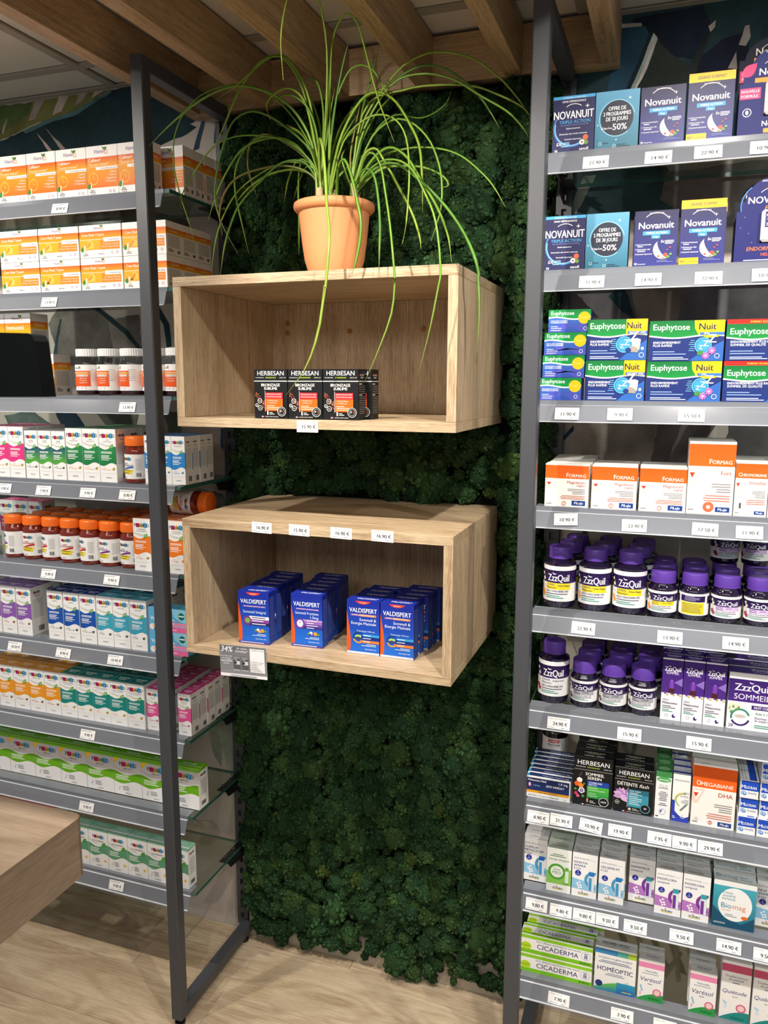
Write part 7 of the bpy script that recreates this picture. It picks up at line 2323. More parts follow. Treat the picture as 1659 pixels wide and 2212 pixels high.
def clear_lab(kind):
    def f(a):
        W, H = a.w, a.h
        vit_logo(a, W * 0.33, H * 0.84, W * 0.2)
        a.rect(W * 0.08, H * 0.16, W * 0.78, H * 0.66, '#e85a22', '#e4602a')
        a.rect(W * 0.08, H * 0.62, W * 0.78, H * 0.76, '#f0a41e', '#e4562a')
        a.text('Gommes ' + ('Immunité' if kind == 'i' else 'Multivitaminées'), W * 0.22, H * 0.66, H * 0.075, '#fff2e0', bold=0.7, maxw=W * 0.50)
        a.rect(W * 0.36, H * 0.535, W * 0.72, H * 0.61, '#f6f3ef')
        a.text('Défenses naturelles' if kind == 'i' else 'Réduction de la fatigue', W * 0.71, H * 0.55, H * 0.04, '#6a2c86', 'r', bold=0.4, maxw=W * 0.33)
        for q, t in enumerate(('Échinacée', '+ Propolis', '+ Vitamine D') if kind == 'i' else ('11 Vitamines', '& Minéraux')):
            a.text(t, W * 0.69, H * (0.445 - q * 0.085), H * 0.05, '#fff2e0', 'r', bold=0.5, maxw=W * 0.24)
        a.ring(W * 0.33, H * 0.36, W * 0.045, W * 0.055, '#f5a04a', 14)
        a.ell(W * 0.265, H * 0.15, W * 0.03, W * 0.045, '#d8244a', 10)
        for q in range(3):
            a.ring(W * (0.42 + q * 0.11), H * 0.09, W * 0.016, W * 0.022, '#9a5a9a', 10)
        for q in range(6):
            a.rect(W * 0.76, H * (0.80 - q * 0.08), W * 0.95, H * (0.815 - q * 0.08), '#b8b8bc')
    return f


CL_P = [(28, 0), (30.5, 1.5), (31.5, 5), (31.5, 76), (30, 84), (27, 91), (26.5, 95)]
CL_C = [(27.8, 93.5), (28.8, 94.5), (28.8, 110.5), (27.0, 112), (2, 112.2)]
for kk, key, desc in (('i', 'cl_i', 'clear gummy jar with an orange immunity label'), ('m', 'cl_m', 'clear gummy jar with an orange multivitamin label')):
    jar(key, 'gummy_jar', desc, CL_P, CL_C, 0.025, 31.7, 12, 74, clear_lab(kk), [M_clear_jar, M_white_cap, M_gummy], content=[(27, 2), (29.5, 4), (30, 58), (20, 64), (3, 66)], span=2.8)


def super_lab(a):
    W, H = a.w, a.h
    a.rect(0, 0, W, H, '#eceae8')
    a.rect(W * 0.30, H * 0.84, W * 0.70, H * 0.95, '#c8182a')
    a.text('SUPERDIET', W * 0.5, H * 0.865, H * 0.06, '#ffffff', 'c', bold=0.5, maxw=W * 0.34)
    a.text('MÉLATONINE', W * 0.5, H * 0.73, H * 0.065, '#2a2a3a', 'c', bold=0.4, maxw=W * 0.44)
    a.ell(W * 0.48, H * 0.42, W * 0.15, W * 0.15, '#24489a', 20)
    a.ell(W * 0.55, H * 0.36, W * 0.08, W * 0.08, '#eceae8', 14)
    a.star(W * 0.45, H * 0.47, W * 0.04, '#ffffff')


jar('sup', 'capsule_jar', 'dark jar with a red cap and white label', [(27, 0), (29, 2), (29.2, 6), (29.2, 78), (27, 86), (21, 91), (20, 94)],
    [(21, 91), (22.5, 92), (22.5, 103), (20, 105.5), (2, 106)], 0.0, 29.3, 4, 72, super_lab, [M_brown_jar, M_red_cap])
# ------------------------------------------------------------------ stocking the left bay
Z = SHZ
LN = [shelf_name('L', i) for i in range(9)]
RN = [shelf_name('R', i) for i in range(9)]

row('v_caf', [-1.5722, -1.4844, -1.3970, -1.3094, -1.2220], Z[0], LN[0])
put('v_caf', -1.1725, -0.2045, Z[0] + 0.0006, 'orange and white vitamin carton set back at the top left shelf end')
for q in range(3):
    put('v_caf', -1.1725 + 0.002 * q, -0.2045 + 0.0448 * (q + 1), Z[0] + 0.0006, f'orange and white vitamin carton, {ORD[q]} behind the set back one, top left shelf', 'vitamin cartons deep on the top left shelf')
for dz, lay in ((0.0, 'lower layer, '), (0.0748, 'upper layer, ')):
    row('v_cure', [-1.5830, -1.4625, -1.3408, -1.2190], Z[1] + dz, lay + LN[1], back=[0, 0, 0, 2])

for (x, z, lab) in ((-1.6035, 0, 'yellow-orange immunity carton, lower and left behind the dark display'), (-1.5210, 0, 'yellow-orange immunity carton, lower, just left of the clear jars'), (-1.6675, 0.1006, 'yellow-orange immunity carton stacked on top at the left edge'), (-1.5850, 0.1006, 'yellow-orange immunity carton stacked on top, right one')):
    put('v_immu', x, -0.262, Z[2] + 0.0006 + z, lab, 'immunity cartons')
for i, (x, k, rz) in enumerate(((-1.3625, 'cl_i', 0.0), (-1.2975, 'cl_i', -0.25), (-1.2320, 'cl_m', -0.45), (-1.1670, 'cl_i', -0.1), (-1.1025, 'cl_m', -0.25))):
    put_jar(k, x, -0.2290, Z[2], f'{KIND[k].desc}, {ORD[i]} from left, third left shelf', 'clear jars with white caps', rz)
for i, x in enumerate((-1.33, -1.2655, -1.20, -1.136)):
    put_jar('cl_i', x, -0.160, Z[2], f'clear gummy jar, {ORD[i]} from left in the second row, third left shelf', 'clear jars, second row', 0.4)

row('pk_pink', [-1.7010, -1.6505, -1.6000], Z[3], LN[3], back=2)
row('pk_balm', [-1.5475, -1.5045, -1.4615], Z[3], LN[3], y=-0.262, back=2)
row('pk_cough', [-1.4175, -1.3670, -1.3165], Z[3], LN[3], back=3)
put_jar('am_d', -1.2300, -0.2300, Z[3], 'amber gummy jar with an orange cap, alone on the fourth left shelf', None, -0.35)
row('pk_d3', [-1.1985, -1.1600, -1.1215], Z[3], LN[3], y=-0.244, back=3)

for i, (x, y, k, rz) in enumerate(((-1.6248, -0.231, 'am_i', -0.75), (-1.5638, -0.231, 'am_m', 0.05), (-1.5028, -0.229, 'am_m', -0.55), (-1.4418, -0.231, 'am_m', 0.1), (-1.3808, -0.230, 'am_m', -0.5), (-1.3200, -0.230, 'am_i', -0.15), (-1.2592, -0.226, 'am_i', -0.2))):
    put_jar(k, x, y, Z[4], f'{KIND[k].desc}, {ORD[i]} from left in the front row', 'amber jars with orange caps', rz)
for j, (yy, off) in enumerate(((-0.168, 0.006), (-0.106, -0.002), (-0.050, 0.012))):
    for i in range(6):
        if j == 2 and i < 3:
            continue
        put_jar('am_m', -1.596 + 0.0625 * i + off, yy, Z[4], f'amber gummy jar, {ORD[i]} from left in row {("two", "three", "four")[j]}, fifth left shelf', 'amber jars, back rows', random.uniform(-1, 1))
row('pk_pink', [-1.7800, -1.7290, -1.6780], Z[4], LN[4], y=-0.130)
row('pk_vit', [-1.2280, -1.1775, -1.1270], Z[4], LN[4], back=3)
lj = put_jar('am_m', -1.1780, -0.1650, Z[4] + 0.1615, 'amber gummy jar with an orange cap lying on its side on the orange cartons')
lj.rotation_euler = (0, math.radians(90), 0)

row('pk_sleep', [-1.7160, -1.6640, -1.6125], Z[5], LN[5], back=2)
for q in range(3):
    put('pk_sleep', -1.558 + 0.052 * q, -0.150 + 0.002 * q, Z[5] + 0.0006, f'violet wave carton, {ORD[q]} from left behind the gap, sixth left shelf', 'violet cartons at the back of the sixth left shelf')
row('pk_omega', [-1.5090, -1.4570, -1.4050], Z[5], LN[5], back=1)
row('pk_calm', [-1.3525, -1.3015, -1.2500], Z[5], LN[5], back=3)
for dz, lay in ((0.0, 'bottom'), (0.0585, 'top')):
    put('vapo', -1.1945, -0.262, Z[5] + 0.0006 + dz, f'sky blue and pink carton, {lay} one of the pair behind the left frame', 'sky blue and pink cartons')
put('pk_calm', -1.1400, -0.150, Z[5] + 0.0006, 'turquoise wave carton standing behind the sky blue and pink pair')

row('pk_appetite', [-1.7520, -1.6990, -1.6465, -1.5940, -1.5415], Z[6], LN[6], y=-0.256, back=3)
row('pk_travel', [-1.4890, -1.4355, -1.3825, -1.3295, -1.2765], Z[6], LN[6], y=-0.256, back=3)
row('pk_throat', [-1.2220, -1.1835, -1.1280], Z[6], LN[6], y=-0.249, back=4)
row('pk_gas', [-1.7880 + 0.0885 * i for i in range(8)][0:7] + [-1.1705], Z[7], LN[7], y=-0.237, back=[1, 1, 1, 1, 1, 0, 0, 0])
row('pk_motion', [-1.4835, -1.4205, -1.3575, -1.2945, -1.2315, -1.1685], Z[8], LN[8], back=0)
row('pk_red', [-1.7840, -1.7210, -1.6580, -1.5950], Z[8], LN[8], y=-0.255)

# ------------------------------------------------------------------ stocking the right bay
for i in (0, 1):
    dx = (0.0, -0.008)[i]
    for key, x, b in (('nv_a', -0.2385 + dx, 0), ('nv_b', -0.1610 + dx, i), ('nv_c', -0.0815, i), ('nv_d', -0.0015, i)):
        row(key, [x], Z[i], RN[i], back=b, jit=0.004)
for q in range(4):
    put('eu', -0.2465 + (0, .0045, .006, .012)[q], -0.262 + (0, 0, .002, .006)[q], Z[2] + 0.0006 + q * 0.0436, f'small green-blue carton with a yellow sun, {("bottom", "second", "third", "top")[q]} of its stack', 'stack of small green and blue cartons', 0.01 * (q - 1))
for key, x, d in (('eu_s', -0.1595, 0.0768), ('eu_n', -0.0455, 0.0743), ('eu_f', 0.0880, 0.0743)):
    for q, nm in enumerate(('bottom', 'top')):
        put(key, x + 0.0005 * q, -0.262, Z[2] + 0.0006 + q * d, f'{KIND[key].desc}, {nm} one of its pair', KIND[key].desc + 's in a pair', 0.004 * q)

row('fm', [-0.2290, -0.1380, -0.0480], Z[3], RN[3], back=[5, 2, 2], jit=0.002)
row('fm_f', [0.0385], Z[3], RN[3], back=1)
row('ch', [0.1215, 0.1795], Z[3], RN[3], back=3)

for i, x in enumerate((-0.1985, -0.1270, -0.0580)):
    put_jar('zq_big', x, -0.212, Z[4], f'{KIND["zq_big"].desc} with a yellow strip, {ORD[i]} from left', 'large violet jars', -0.12)
    for q in range(2):
        put_jar('zq_big', x + 0.014 + 0.006 * q, -0.143 + 0.0685 * q, Z[4], f'large dark violet gummy jar, {("second", "third")[q]} row behind the {ORD[i]} large one', 'large violet jars, back rows', 0.5)
for i, (x, k) in enumerate(((0.0060, 'zq_sm_y'), (0.0650, 'zq_sm_back'), (0.1240, 'zq_sm_p'), (0.1835, 'zq_sm_p'))):
    nm = '' if i < 2 else (', third from left among the small ones' if i == 2 else ', at the right picture edge')
    put_jar(k, x, -0.217, Z[4], f'{KIND[k].desc}{nm}', 'small violet jars', -0.1)
    for q in range(2):
        put_jar(k if i > 1 else 'zq_sm_y', x + 0.003 - 0.002 * q, -0.157 + 0.059 * q, Z[4], f'small violet gummy jar, {("second", "third")[q]} row behind the {ORD[i]} small one, fifth right shelf', 'small violet jars, back rows', 0.3)
for i, x in enumerate((0.1230, 0.1830)):
    put_jar('zq_sm_p', x, -0.098, Z[4] + 0.0935, f'small violet gummy jar stacked on top at the back, {("left", "right")[i]} one', 'stacked violet jars', 0.2 - 0.5 * i)

put_jar('zq_big_w', -0.2030, -0.216, Z[5], KIND['zq_big_w'].desc, None, -0.05)
for i, x in enumerate((-0.1385, -0.0795, -0.0210)):
    put_jar('zq_sm_g', x, -0.221, Z[5], f'{KIND["zq_sm_g"].desc}, {ORD[i]} from left', 'small grey-strip violet jars', -0.1)
    for q in range(3):
        if i == 2 and q == 2:
            continue
        put_jar('zq_sm_g', x + 0.010 * (1 if i else 0.4) + 0.002 * q, -0.160 + 0.0585 * q, Z[5], f'small violet gummy jar, {ORD[q + 1]} row behind the {ORD[i]} grey-strip one', 'small grey-strip jars, back rows', 0.4)
row('zq_sp', [0.0150, 0.0550, 0.0950], Z[5], RN[5], y=-0.250, back=3)
row('zq_bx', [0.1380], Z[5], RN[5], y=-0.250, back=3)

row('mel', [-0.2480], Z[6], RN[6], y=-0.252, back=6, jit=0.002)
put_jar('sup', -0.2110, -0.075, Z[6], 'dark jar with a red cap and white label behind the night blue cartons')
row('her_s', [-0.1490], Z[6], RN[6], y=-0.250, back=4, jit=0.002)
row('her_d', [-0.0655], Z[6], RN[6], y=-0.250, back=1)
row('ole', [0.0155], Z[6], RN[6], y=-0.250, back=5)
row('nat', [0.0480], Z[6], RN[6], y=-0.250, back=5, jit=0.003)
row('om', [0.0850], Z[6], RN[6], y=-0.250, back=1)
for c_, (x, n) in enumerate(((0.1715, 3), (0.2075, 4))):
    for q in range(n):
        put('meli', x + (0, .002, .0005, .001)[q], -0.254 + 0.003 * (q % 2), Z[6] + 0.0006 + q * 0.0384, f'small white and royal blue carton, {ORD[q]} from the bottom of the {("left", "right")[c_]} stack', 'stacked white and royal blue cartons')

row('cup', [-0.2510], Z[7], RN[7], y=-0.238, back=6, jit=0.002)
row('sev', [-0.1965], Z[7], RN[7], y=-0.260, back=3, jit=0.002)
row('ign', [-0.1425], Z[7], RN[7], y=-0.260, back=6, jit=0.002)
row('gel', [-0.0870], Z[7], RN[7], y=-0.260, back=6, jit=0.002)
row('ham', [-0.0265], Z[7], RN[7], y=-0.236, back=5, jit=0.002)
row('pas', [0.0265, 0.0800], Z[7], RN[7], y=-0.260, back=6, jit=0.002)
row('bio', [0.1375], Z[7], RN[7], y=-0.260, back=1)
row('nux', [0.2195], Z[7], RN[7], y=-0.232, back=5, jit=0.002)

for q in range(2):
    put('cic', -0.2470, -0.255, Z[8] + 0.0006 + q * 0.0466, f'long white and lime green ointment carton, {("lower", "upper")[q]} one of the front pair', 'long ointment cartons')
    for r_ in (1, 2):
        put('cic', -0.2470 + (0.006, 0.018)[r_ - 1], -0.255 + r_ * 0.0368, Z[8] + 0.0006 + q * 0.0466, f'long ointment carton, {("lower", "upper")[q]} one, {ORD[r_]} row from the front', 'long ointment cartons, back rows', 0.01 * r_)
row('hom', [-0.0865], Z[8], RN[8], y=-0.256)
row('var', [0.0035, 0.1060], Z[8], RN[8], y=-0.256, back=[1, 2], jit=0.002)
row('qui', [0.1655, 0.2255], Z[8], RN[8], y=-0.252)

# counter displays of the dispenser blisters on the two top right shelves
def dome(m_, x0, x1, z0, z1, r, y0, y1):
    cx = (x0 + x1) / 2
    P = [(x0, z0), (x1, z0), (x1, z1)]
    n_ = 18
    rx = (x1 - x0) / 2 * 0.84
    for i in range(n_ + 1):
        a = math.pi * i / n_
        P.append((cx + rx * math.cos(a), z1 + r * math.sin(a)))
    P.append((x0, z1))
    n_ = len(P)
    m_.add([(x, y0, z) for x, z in P] + [(x, y1, z) for x, z in P], [tuple(range(n_)), tuple(range(n_, 2 * n_))[::-1]] + [(i, n_ + i, n_ + (i + 1) % n_, (i + 1) % n_) for i in range(n_)])


M_navy = plain('navy_card', '#23276a', 0.5, spec=0.2)
M_dark = plain('dark_navy_card', '#15162c', 0.55, spec=0.2)


def blister(x, y, z, new, lab):
    e = empty('blister_display', (x, y, z + 0.0006))
    W_ = 0.118
    m_ = MB()
    dome(m_, 0.000, W_, 0.0, 0.150 if new else 0.118, 0.036, 0.0690, 0.0705)
    b = m_.obj('header_card', M_dark, e)
    a = Art(118, 190)
    hz = 150 if new else 118
    a.text('Novanuit' if new else 'NOVANUIT', 59, hz + 6, 12, '#d8d4cc', 'c', bold=0.8, maxw=82, res=3)
    a.ring(59, hz - 8, 33, 34.2, '#cfc8bc', 14, 0.8, 2.3)
    a.rect(24, hz - 6, 92, hz + 2, '#f09a1e') if new else None
    a.text('FLASH', 59, hz - 4.5, 5, '#2a2440' if new else '#c85a2a', 'c', bold=0.8, ital=0.1)
    if new:
        a.rect(2, hz - 38, 46, hz - 18, '#d8246e')
        a.text('NOUVELLE', 6, hz - 26, 5.4, '#fbe4ee', bold=0.6)
        a.text('FORMULE', 6, hz - 35, 5.4, '#fbe4ee', bold=0.6)
        a.moon(60, hz - 32, 24, '#d8d2c6', -0.5, 0.4)
    else:
        a.moon(78, hz - 14, 16, '#2f5a9a', 2.6, 0.7)
        a.lines(12, hz - 36, 44, 3, 6, 2.2, '#b85a3a')
    link('printed_header', bake('printed_header', [(a, lambda p, q, r: (p, 0.0689 - r, q))], M_print), None, b)
    m_ = MB()
    for bx in ((0.0, W_, 0.0, 0.0012, 0.0, 0.032), (0.0, 0.036, 0.0, 0.0012, 0.032, 0.088), (W_ - 0.036, W_, 0.0, 0.0012, 0.032, 0.088), (0.0, 0.0012, 0.0012, 0.069, 0.0, 0.080), (W_ - 0.0012, W_, 0.0012, 0.069, 0.0, 0.080), (0, W_, 0.0012, 0.069, 0.0, 0.0012)):
        m_.box(*bx)
    tr = m_.obj('tray', M_navy, e)
    a = Art(118, 90)
    if new:
        a.text('Novanuit', 62, 16, 8.5, '#fbf8f2', 'c', bold=0.8, maxw=56)
        a.rect(42, 5, 84, 12, '#f09a1e')
        a.text('FLASH', 63, 6.4, 4.2, '#2a2440', 'c', bold=0.8)
        a.rect(1, 62, 34, 80, '#d8246e')
        a.text('NOUVELLE', 3, 72.5, 4.6, '#fbe4ee', bold=0.6, maxw=29)
        a.text('FORMULE', 3, 64.5, 4.6, '#fbe4ee', bold=0.6, maxw=27)
        a.ring(14, 40, 6.0, 7.2, '#e8e6f2', 16)
        a.ell(14, 40, 2.6, 4, '#e8e6f2', 10)
    else:
        a.text('ENDORMISSEMENT', 60, 20, 6.4, '#f0782a', 'c', bold=0.9, ital=0.15, maxw=88)
        a.text('MÉLATONINE', 66, 10.5, 5.0, '#d85a3a', 'c', bold=0.8, ital=0.15, maxw=52)
        a.lines(16, 3, 86, 1, 2, 1.6, '#c8cce4', lo=0.9)
        for (p, q) in ((8, 60), (22, 50), (28, 34), (14, 78)):
            a.star(p, q, 1.4, '#a8b0e0')
    link('printed_front', bake('printed_front', [(a, lambda p, q, r: (p, -r - 0.0001, q))], M_print), None, tr)
    c = MB()
    dome(c, 0.006, W_ - 0.006, 0.004, 0.106, 0.040, 0.008, 0.009)
    bc = c.obj('blister_card', M_navy, e)
    a = Art(118, 160)
    a.text('SANS DÉPENDANCE', 59, 138, 3.4, '#e8e6f2', 'c', bold=0.5, maxw=40)
    a.rect(44, 126, 74, 131, '#10122a')
    a.text('Novanuit' if new else 'NOVANUIT', 60, 102, 11, '#fbf8f2', 'c', bold=0.8, maxw=84, res=3)
    a.ring(60, 96, 32, 33, '#f3efe6', 12, 0.85, 2.3)
    if new:
        a.rect(24, 90, 96, 98, '#f09a1e')
        a.text('FLASH', 60, 91.4, 5, '#2a2440', 'c', bold=0.8)
        a.leaf(15, 112, 15, '#d8246e', 0.75)
    else:
        a.text('FLASH', 60, 90, 7, '#f0862a', 'c', bold=0.9, ital=0.2)
        a.ring(46, 98, 38, 40, '#3a7ac8', 20, 2.2, 3.6)
    link('printed_card', bake('printed_card', [(a, lambda p, q, r: (p, 0.0079 - r, q))], M_print), None, bc)
    d = MB()
    d.box(0.041, W_ - 0.034, -0.006, 0.0078, 0.034, 0.089, c=0.004)
    dd = d.obj('dispenser', M_white_pl, e)
    a = Art(40, 55)
    a.rect(5, 24, 40, 52, '#2a2e6e')
    a.text('Novanuit', 7, 43, 4.2, '#e8e6f2', bold=0.5, maxw=26)
    a.rect(8, 37, 30, 40, '#e8702a')
    a.text('20', 7, 27, 5, '#e8e6f2', bold=0.4)
    link('dispenser_label', bake('dispenser_label', [(a, lambda p, q, r: (0.042 + p * 0.98, -0.0061 - r, 0.035 + q * 0.96))], M_film), None, dd)
    tag(e, lab, 'display')


blister(0.0825, -0.258, Z[0], True, 'navy counter display of dispenser blisters with pink tabs, top right shelf')
blister(0.0915, -0.258, Z[1], False, 'navy counter display of dispenser blisters with orange lettering, second right shelf')

# ------------------------------------------------------------------ in the wooden boxes
zu = UB[2] + 0.0189
for i, x in enumerate((-0.7965, -0.7205, -0.6445)):
    put('bronz', x, -0.4205, zu + 0.0006, f'{KIND["bronz"].desc}, {("left", "middle", "right")[i]} one in the upper wall box', 'black cartons in the upper wall box', 0.0)
for q, (x, y) in enumerate(((-0.6330, -0.3780), (-0.7090, -0.3790), (-0.7850, -0.3785))):
    put('bronz', x, y, zu + 0.0006, f'black carton, {("right", "middle", "left")[q]} one in the second row of the upper wall box', 'black cartons, second row', 0.0)
zl = LB[2] + 0.0189
for key, x, y, n, sh, lab, r0 in (('vd0', -0.8690, -0.3830, 6, -0.0015, 'first from left', 0.05), ('vd1', -0.7510, -0.3620, 6, -0.0035, 'second from left', 0.02), ('vd2', -0.6195, -0.3640, 4, 0.0035, 'third from left', 0.01), ('vd2', -0.5440, -0.3640, 5, 0.0040, 'last on the right', -0.01)):
    put(key, x, y, zl + 0.0006, f'{KIND[key].desc}, front of the file {lab}', 'blue cartons in the lower wall box', r0)
    for q in range(1, n):
        put(key, x + sh * q + random.uniform(-.003, .003), y + 0.006 + q * 0.0322, zl + 0.0006, f'{KIND[key].desc}, {ORD[q - 1]} behind in the file {lab}', 'blue cartons, file ' + lab, random.uniform(-.012, .012))

# ------------------------------------------------------------------ price tags
TAGS = {
    ('L', 0): [('8.90', -1.375)], ('L', 1): [('13.90', -1.423)], ('L', 2): [('13.90', -1.212)],
    ('L', 3): [('9.90', -1.604), ('7.90', -1.477), ('9.90', -1.341), ('8.90', -1.224)],
    ('L', 4): [('9.90', -1.479), ('9.90', -1.283)], ('L', 5): [('10.50', -1.607), ('8.90', -1.447), ('10.90', -1.285)],
    ('L', 6): [('9.90', -1.385)], ('L', 7): [('9.90', -1.403)], ('L', 8): [('9.90', -1.32)],
    ('R', 0): [('21.90', -0.155, 'NOVANUIT TRIPLE ACTION CPR 30'), ('14.90', -0.046, 'NOVANUIT TRIPLE ACTION 30 CP'), ('22.90', 0.037, 'NOVANUIT TRIPLE ACTION CPR60'), ('10.90', 0.127, 'NOVANUIT FLASH')],
    ('R', 1): [('21.90', -0.153, 'NOVANUIT TRIPLE ACTION CPR 30'), ('14.90', -0.052, 'NOVANUIT TRIPLE ACTION 30 CP'), ('22.90', 0.051, 'NOVANUIT TRIPLE ACTION CPR60'), ('10.90', 0.145, 'NOVANUIT FLASH')],
    ('R', 2): [('11.90', -0.189, 'EUPHYTOSE CPR 120'), ('9.90', -0.09, 'EUPHYTOSE NUIT SACHET 20'), ('15.50', 0.037, 'EUPHYTOSENUIT Cpr')],
    ('R', 3): [('10.90', -0.183, 'FORMAG CPR COMPL 30 BT 30'), ('23.90', -0.053, 'FORMAG CPR COMPL 90 BT 90'), ('17.50', 0.074, 'FORMAG FORT STICK 15'), ('11.90', 0.150, 'CHRONOBIANE IMMEDIAT Spray')],
    ('R', 4): [('22.90', -0.14, 'ZZZQUIL SOMMEIL MANG/BANA'), ('13.90', 0.024, 'ZZZQUIL SOMMEIL MANG/BANA'), ('14.90', 0.141, 'ZZZQUIL ENF SOMMEIL FR BOIS')],
    ('R', 5): [('24.90', -0.181, 'ZZZQUIL FORT SOMM FR BOIS'), ('15.90', -0.041, 'ZZZQUIL FORT FRUITS BOIS'), ('15.90', 0.089, 'ZZZQUIL SOMMEIL SPRAY')],
    ('R', 6): [('8.90', -0.2155, 'BIOGARAN MELATONINE FLASH 1,9'), ('21.90', -0.1675, 'SUPERDIET MELATONINE 150 GEL'), ('10.90', -0.107, 'HERBESAN NUTRIVIT'), ('19.90', -0.049, 'HERBESAN DETENTE FLASH'), ('7.95', 0.028, 'OLEOSEPT ROLLON SOMMEIL'), ('9.90', 0.0755, 'NATURACTIVE CPLF'), ('29.90', 0.1235, 'OMEGABIANE DHA')],
    ('R', 7): [('9.80', -0.2125, 'CUPRUM METALLICUM 9CH'), ('9.80', -0.1605, 'SEVAMEO GRANULE TUBE 3'), ('9.80', -0.112, 'IGNATIA AMARA 9CH 3TUBES B'), ('9.50', -0.0645, 'GELSEMIUM 9CH 3TUBES B'), ('9.50', -0.008, 'HAMAMELIS COMP BOIRON'), ('9.50', 0.082, 'PASSIFLORA COMPOSE BOIRON'), ('14.90', 0.171, 'BIOMAG AGRUMES CPR'), ('9.50', 0.239, 'NUX VOMICA')],
    ('R', 8): [('7.90', -0.157, 'CICADERMA POM 30G'), ('7.90', -0.024, 'HOMEOPTIC COLLYRE'), ('9.90', 0.062, 'VARESOL TUBE 3')],
}
UNDER = {('L', 3): ['under the pink wave cartons', 'under the navy-green cartons', 'under the green wave cartons', 'under the amber jar'],
         ('L', 4): ['under the third amber jar', 'under the sixth amber jar'],
         ('L', 5): ['under the violet cartons', 'under the royal blue cartons', 'under the turquoise cartons'],
         ('R', 0): ['under the navy film-wrapped carton', 'under the crescent moon carton', 'under the yellow-topped carton', 'under the blister display'],
         ('R', 1): ['under the navy film-wrapped carton', 'under the crescent moon carton', 'under the yellow-topped carton', 'under the blister display'],
         ('R', 2): ['under the yellow sun stack', 'under the orange-cornered pair', 'under the yellow-arc pair'],
         ('R', 3): ['tilted, under the first squat carton', 'under the third squat carton', 'under the tallest carton', 'under the narrow carton'],
         ('R', 4): ['under the large violet jars', 'under the yellow-strip small jar', 'under the lilac-strip jars'],
         ('R', 5): ['under the large white-label jar', 'under the last grey-strip jar', 'under the slim spray cartons'],
         ('R', 6): ['under the night blue cartons', 'right of the night blue cartons', 'tilted, under the flowered carton', 'under the crocus carton', 'under the slim green-topped carton', 'under the green swirl carton', 'under the wide orange carton'],
         ('R', 7): ['under the CUPRUM carton', 'under the green ring carton', 'under the IGNATIA carton', 'under the GELSEMIUM carton', 'under the HAMAMELIS carton', 'under the first PASSIFLORA carton', 'under the white oval carton', 'under the NUX VOMICA carton'],
         ('R', 8): ['under the ointment cartons', 'under the eye drop carton', 'under the first pink-banded carton']}
for (sd, i), L_ in TAGS.items():
    for j, t in enumerate(L_):
        n_ = UNDER[(sd, i)][j] if (sd, i) in UNDER else ''
        roll = random.uniform(-0.02, 0.02)
        if (sd, i, j) == ('R', 3, 0):
            roll = -0.06
        if (sd, i, j) == ('R', 6, 2):
            roll = 0.10
        price_tag(t[0], t[1], Z[i] - 0.0255 + (0.004 if (sd, i, j) == ('R', 3, 0) else 0) + random.uniform(-.0015, .001), shelf_name(sd, i), roll=roll, head=t[2] if len(t) > 2 else None, n=n_, y=SHY - 0.0131 - 0.0005 * (j % 2))
price_tag('15.90', -0.6720, 1.5115, 'upper wall box front edge', y=UB[4] - 0.0006, tilt=0, head='HERBESAN BRONZAGE SUBLIME 30', h=23)
for j, (p, x, hd) in enumerate((('16.90', -0.7810, 'VALDISPERT SOMMEIL INTEGRAL'), ('15.90', -0.6955, 'VALDISPERT MELATONINE 1,9mg 4'), ('16.90', -0.6035, 'VALDISPERT ENERGIE MATINALE'), ('16.90', -0.5160, 'VALDISPERT ENERGIE MATINALE'))):
    n_ = ('above the first file of cartons', 'above the second file of cartons', 'above the third file of cartons', 'above the last file of cartons')[j]
    price_tag(p, x, 1.3010, 'lower wall box', y=LB[4] - 0.0006, tilt=0, roll=0.02, head=hd, h=22.5, n=n_)

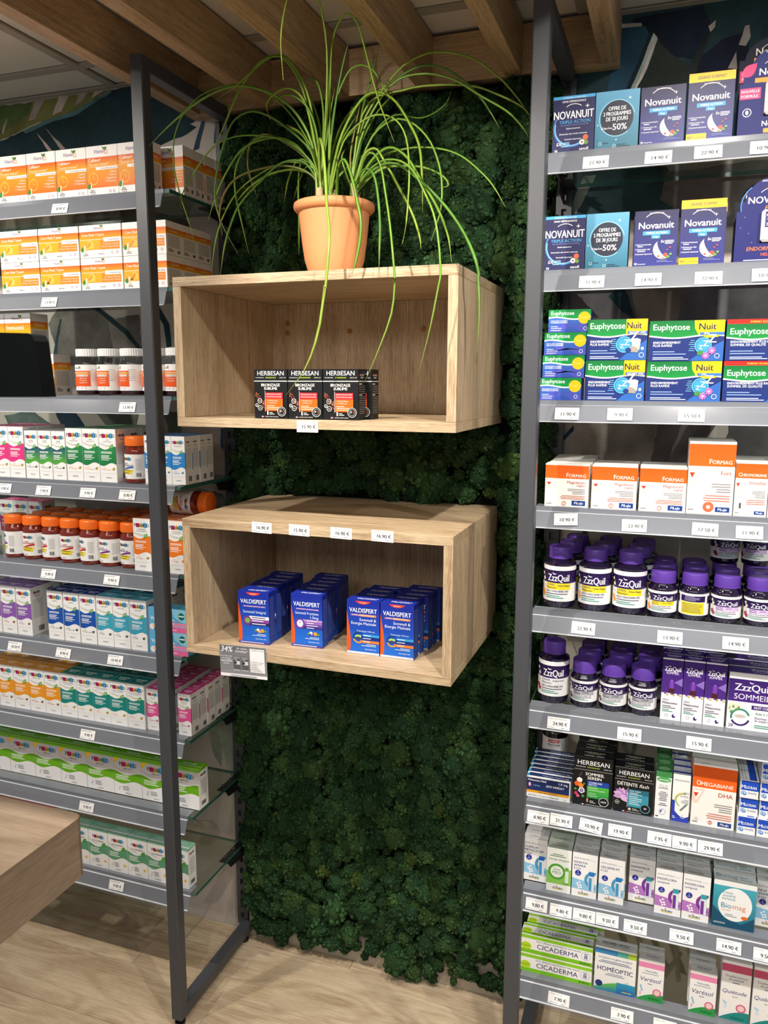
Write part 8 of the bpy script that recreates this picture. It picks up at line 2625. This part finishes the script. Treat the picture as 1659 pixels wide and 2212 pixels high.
# ------------------------------------------------------------------ promotional card
a = Art(113, 70)
a.rect(0, 0, 113, 70, '#8b8c90', '#77787c')
a.rect(0, 0, 113, 7, '#eeeef0')
a.rect(2, 55, 70, 68, '#6a6b6f')
a.text('34%', 3, 55, 12, '#f4f4f4', bold=0.8, ital=0.2, maxw=33, res=3)
a.text('de remise', 42, 62, 4.4, '#f4f4f4', bold=0.6, ital=0.2)
a.text('immédiate*', 38, 55.5, 5.0, '#f4f4f4', bold=0.6, ital=0.2, maxw=31)
a.text("Pour l'achat d'un", 16, 44, 3.0, '#f6f6f6', 'c', bold=0.6, maxw=28)
a.text('des produits', 16, 39, 3.0, '#f6f6f6', 'c', bold=0.6)
a.text('VALDISPERT', 16, 32, 5.0, '#f6f6f6', 'c', bold=0.4, maxw=29)
a.text('suivants :', 16, 27.5, 3.0, '#f6f6f6', 'c', bold=0.6)
for x in (33, 53):
    a.rect(x, 18, x + 17, 47, '#5c5d61')
    a.rect(x + 1, 41, x + 16, 46, '#8f9094')
    a.rect(x + 4, 28, x + 16, 36, '#d0d1d4')
    a.ell(x + 5, 32, 3.4, None, '#3f4044', 14)
    a.lines(x + 2, 39, 12, 1, 1, 1, '#e0e0e2')
    a.lines(x - 1, 15, 18, 1, 1, 1.2, '#e8e8ea', 'c', 0.9)
for q in range(3):
    a.rect(2, 8.5 + q * 1.9, 111, 9.3 + q * 1.9, '#a9aaae')
a.rect(74, 14, 109, 66, '#f0f0f2')
a.text('1. SCANNEZ ce QR code', 75.5, 61.5, 2.4, '#55565a', bold=0.4, maxw=32)
for q, t in enumerate(('2. Présentez le coupon', 'en caisse sur votre', 'smartphone')):
    a.text(t, 76, 36 - q * 3.8, 2.4, '#55565a', bold=0.4, maxw=30)
for q, t in enumerate(('3. Bénéficiez', 'immédiatement', 'de votre réduction')):
    a.text(t, 76, 24 - q * 3.6, 2.4, '#55565a', bold=0.4, maxw=30)
a.lines(24, 3, 66, 1, 1, 1.3, '#6a6b70', 'c', 0.95)
m_ = MB()
m_.box(0, 0.113, 0, 0.0012, 0, 0.070, c=0.0004)
card = m_.obj('promotion_card', plain('card_back', '#e4e4e6', 0.4))
card.location = (-0.8875, LB[4] - 0.0018, 0.9690)
card.rotation_euler = (0, -0.028, 0)
link('printed_front', bake('printed_front', [(a, lambda p, q, r: (p, -0.0001 - r, q))], M_film), None, card)
tag(card, 'grey promotional card reading 34% on the lower wall box edge', 'card')
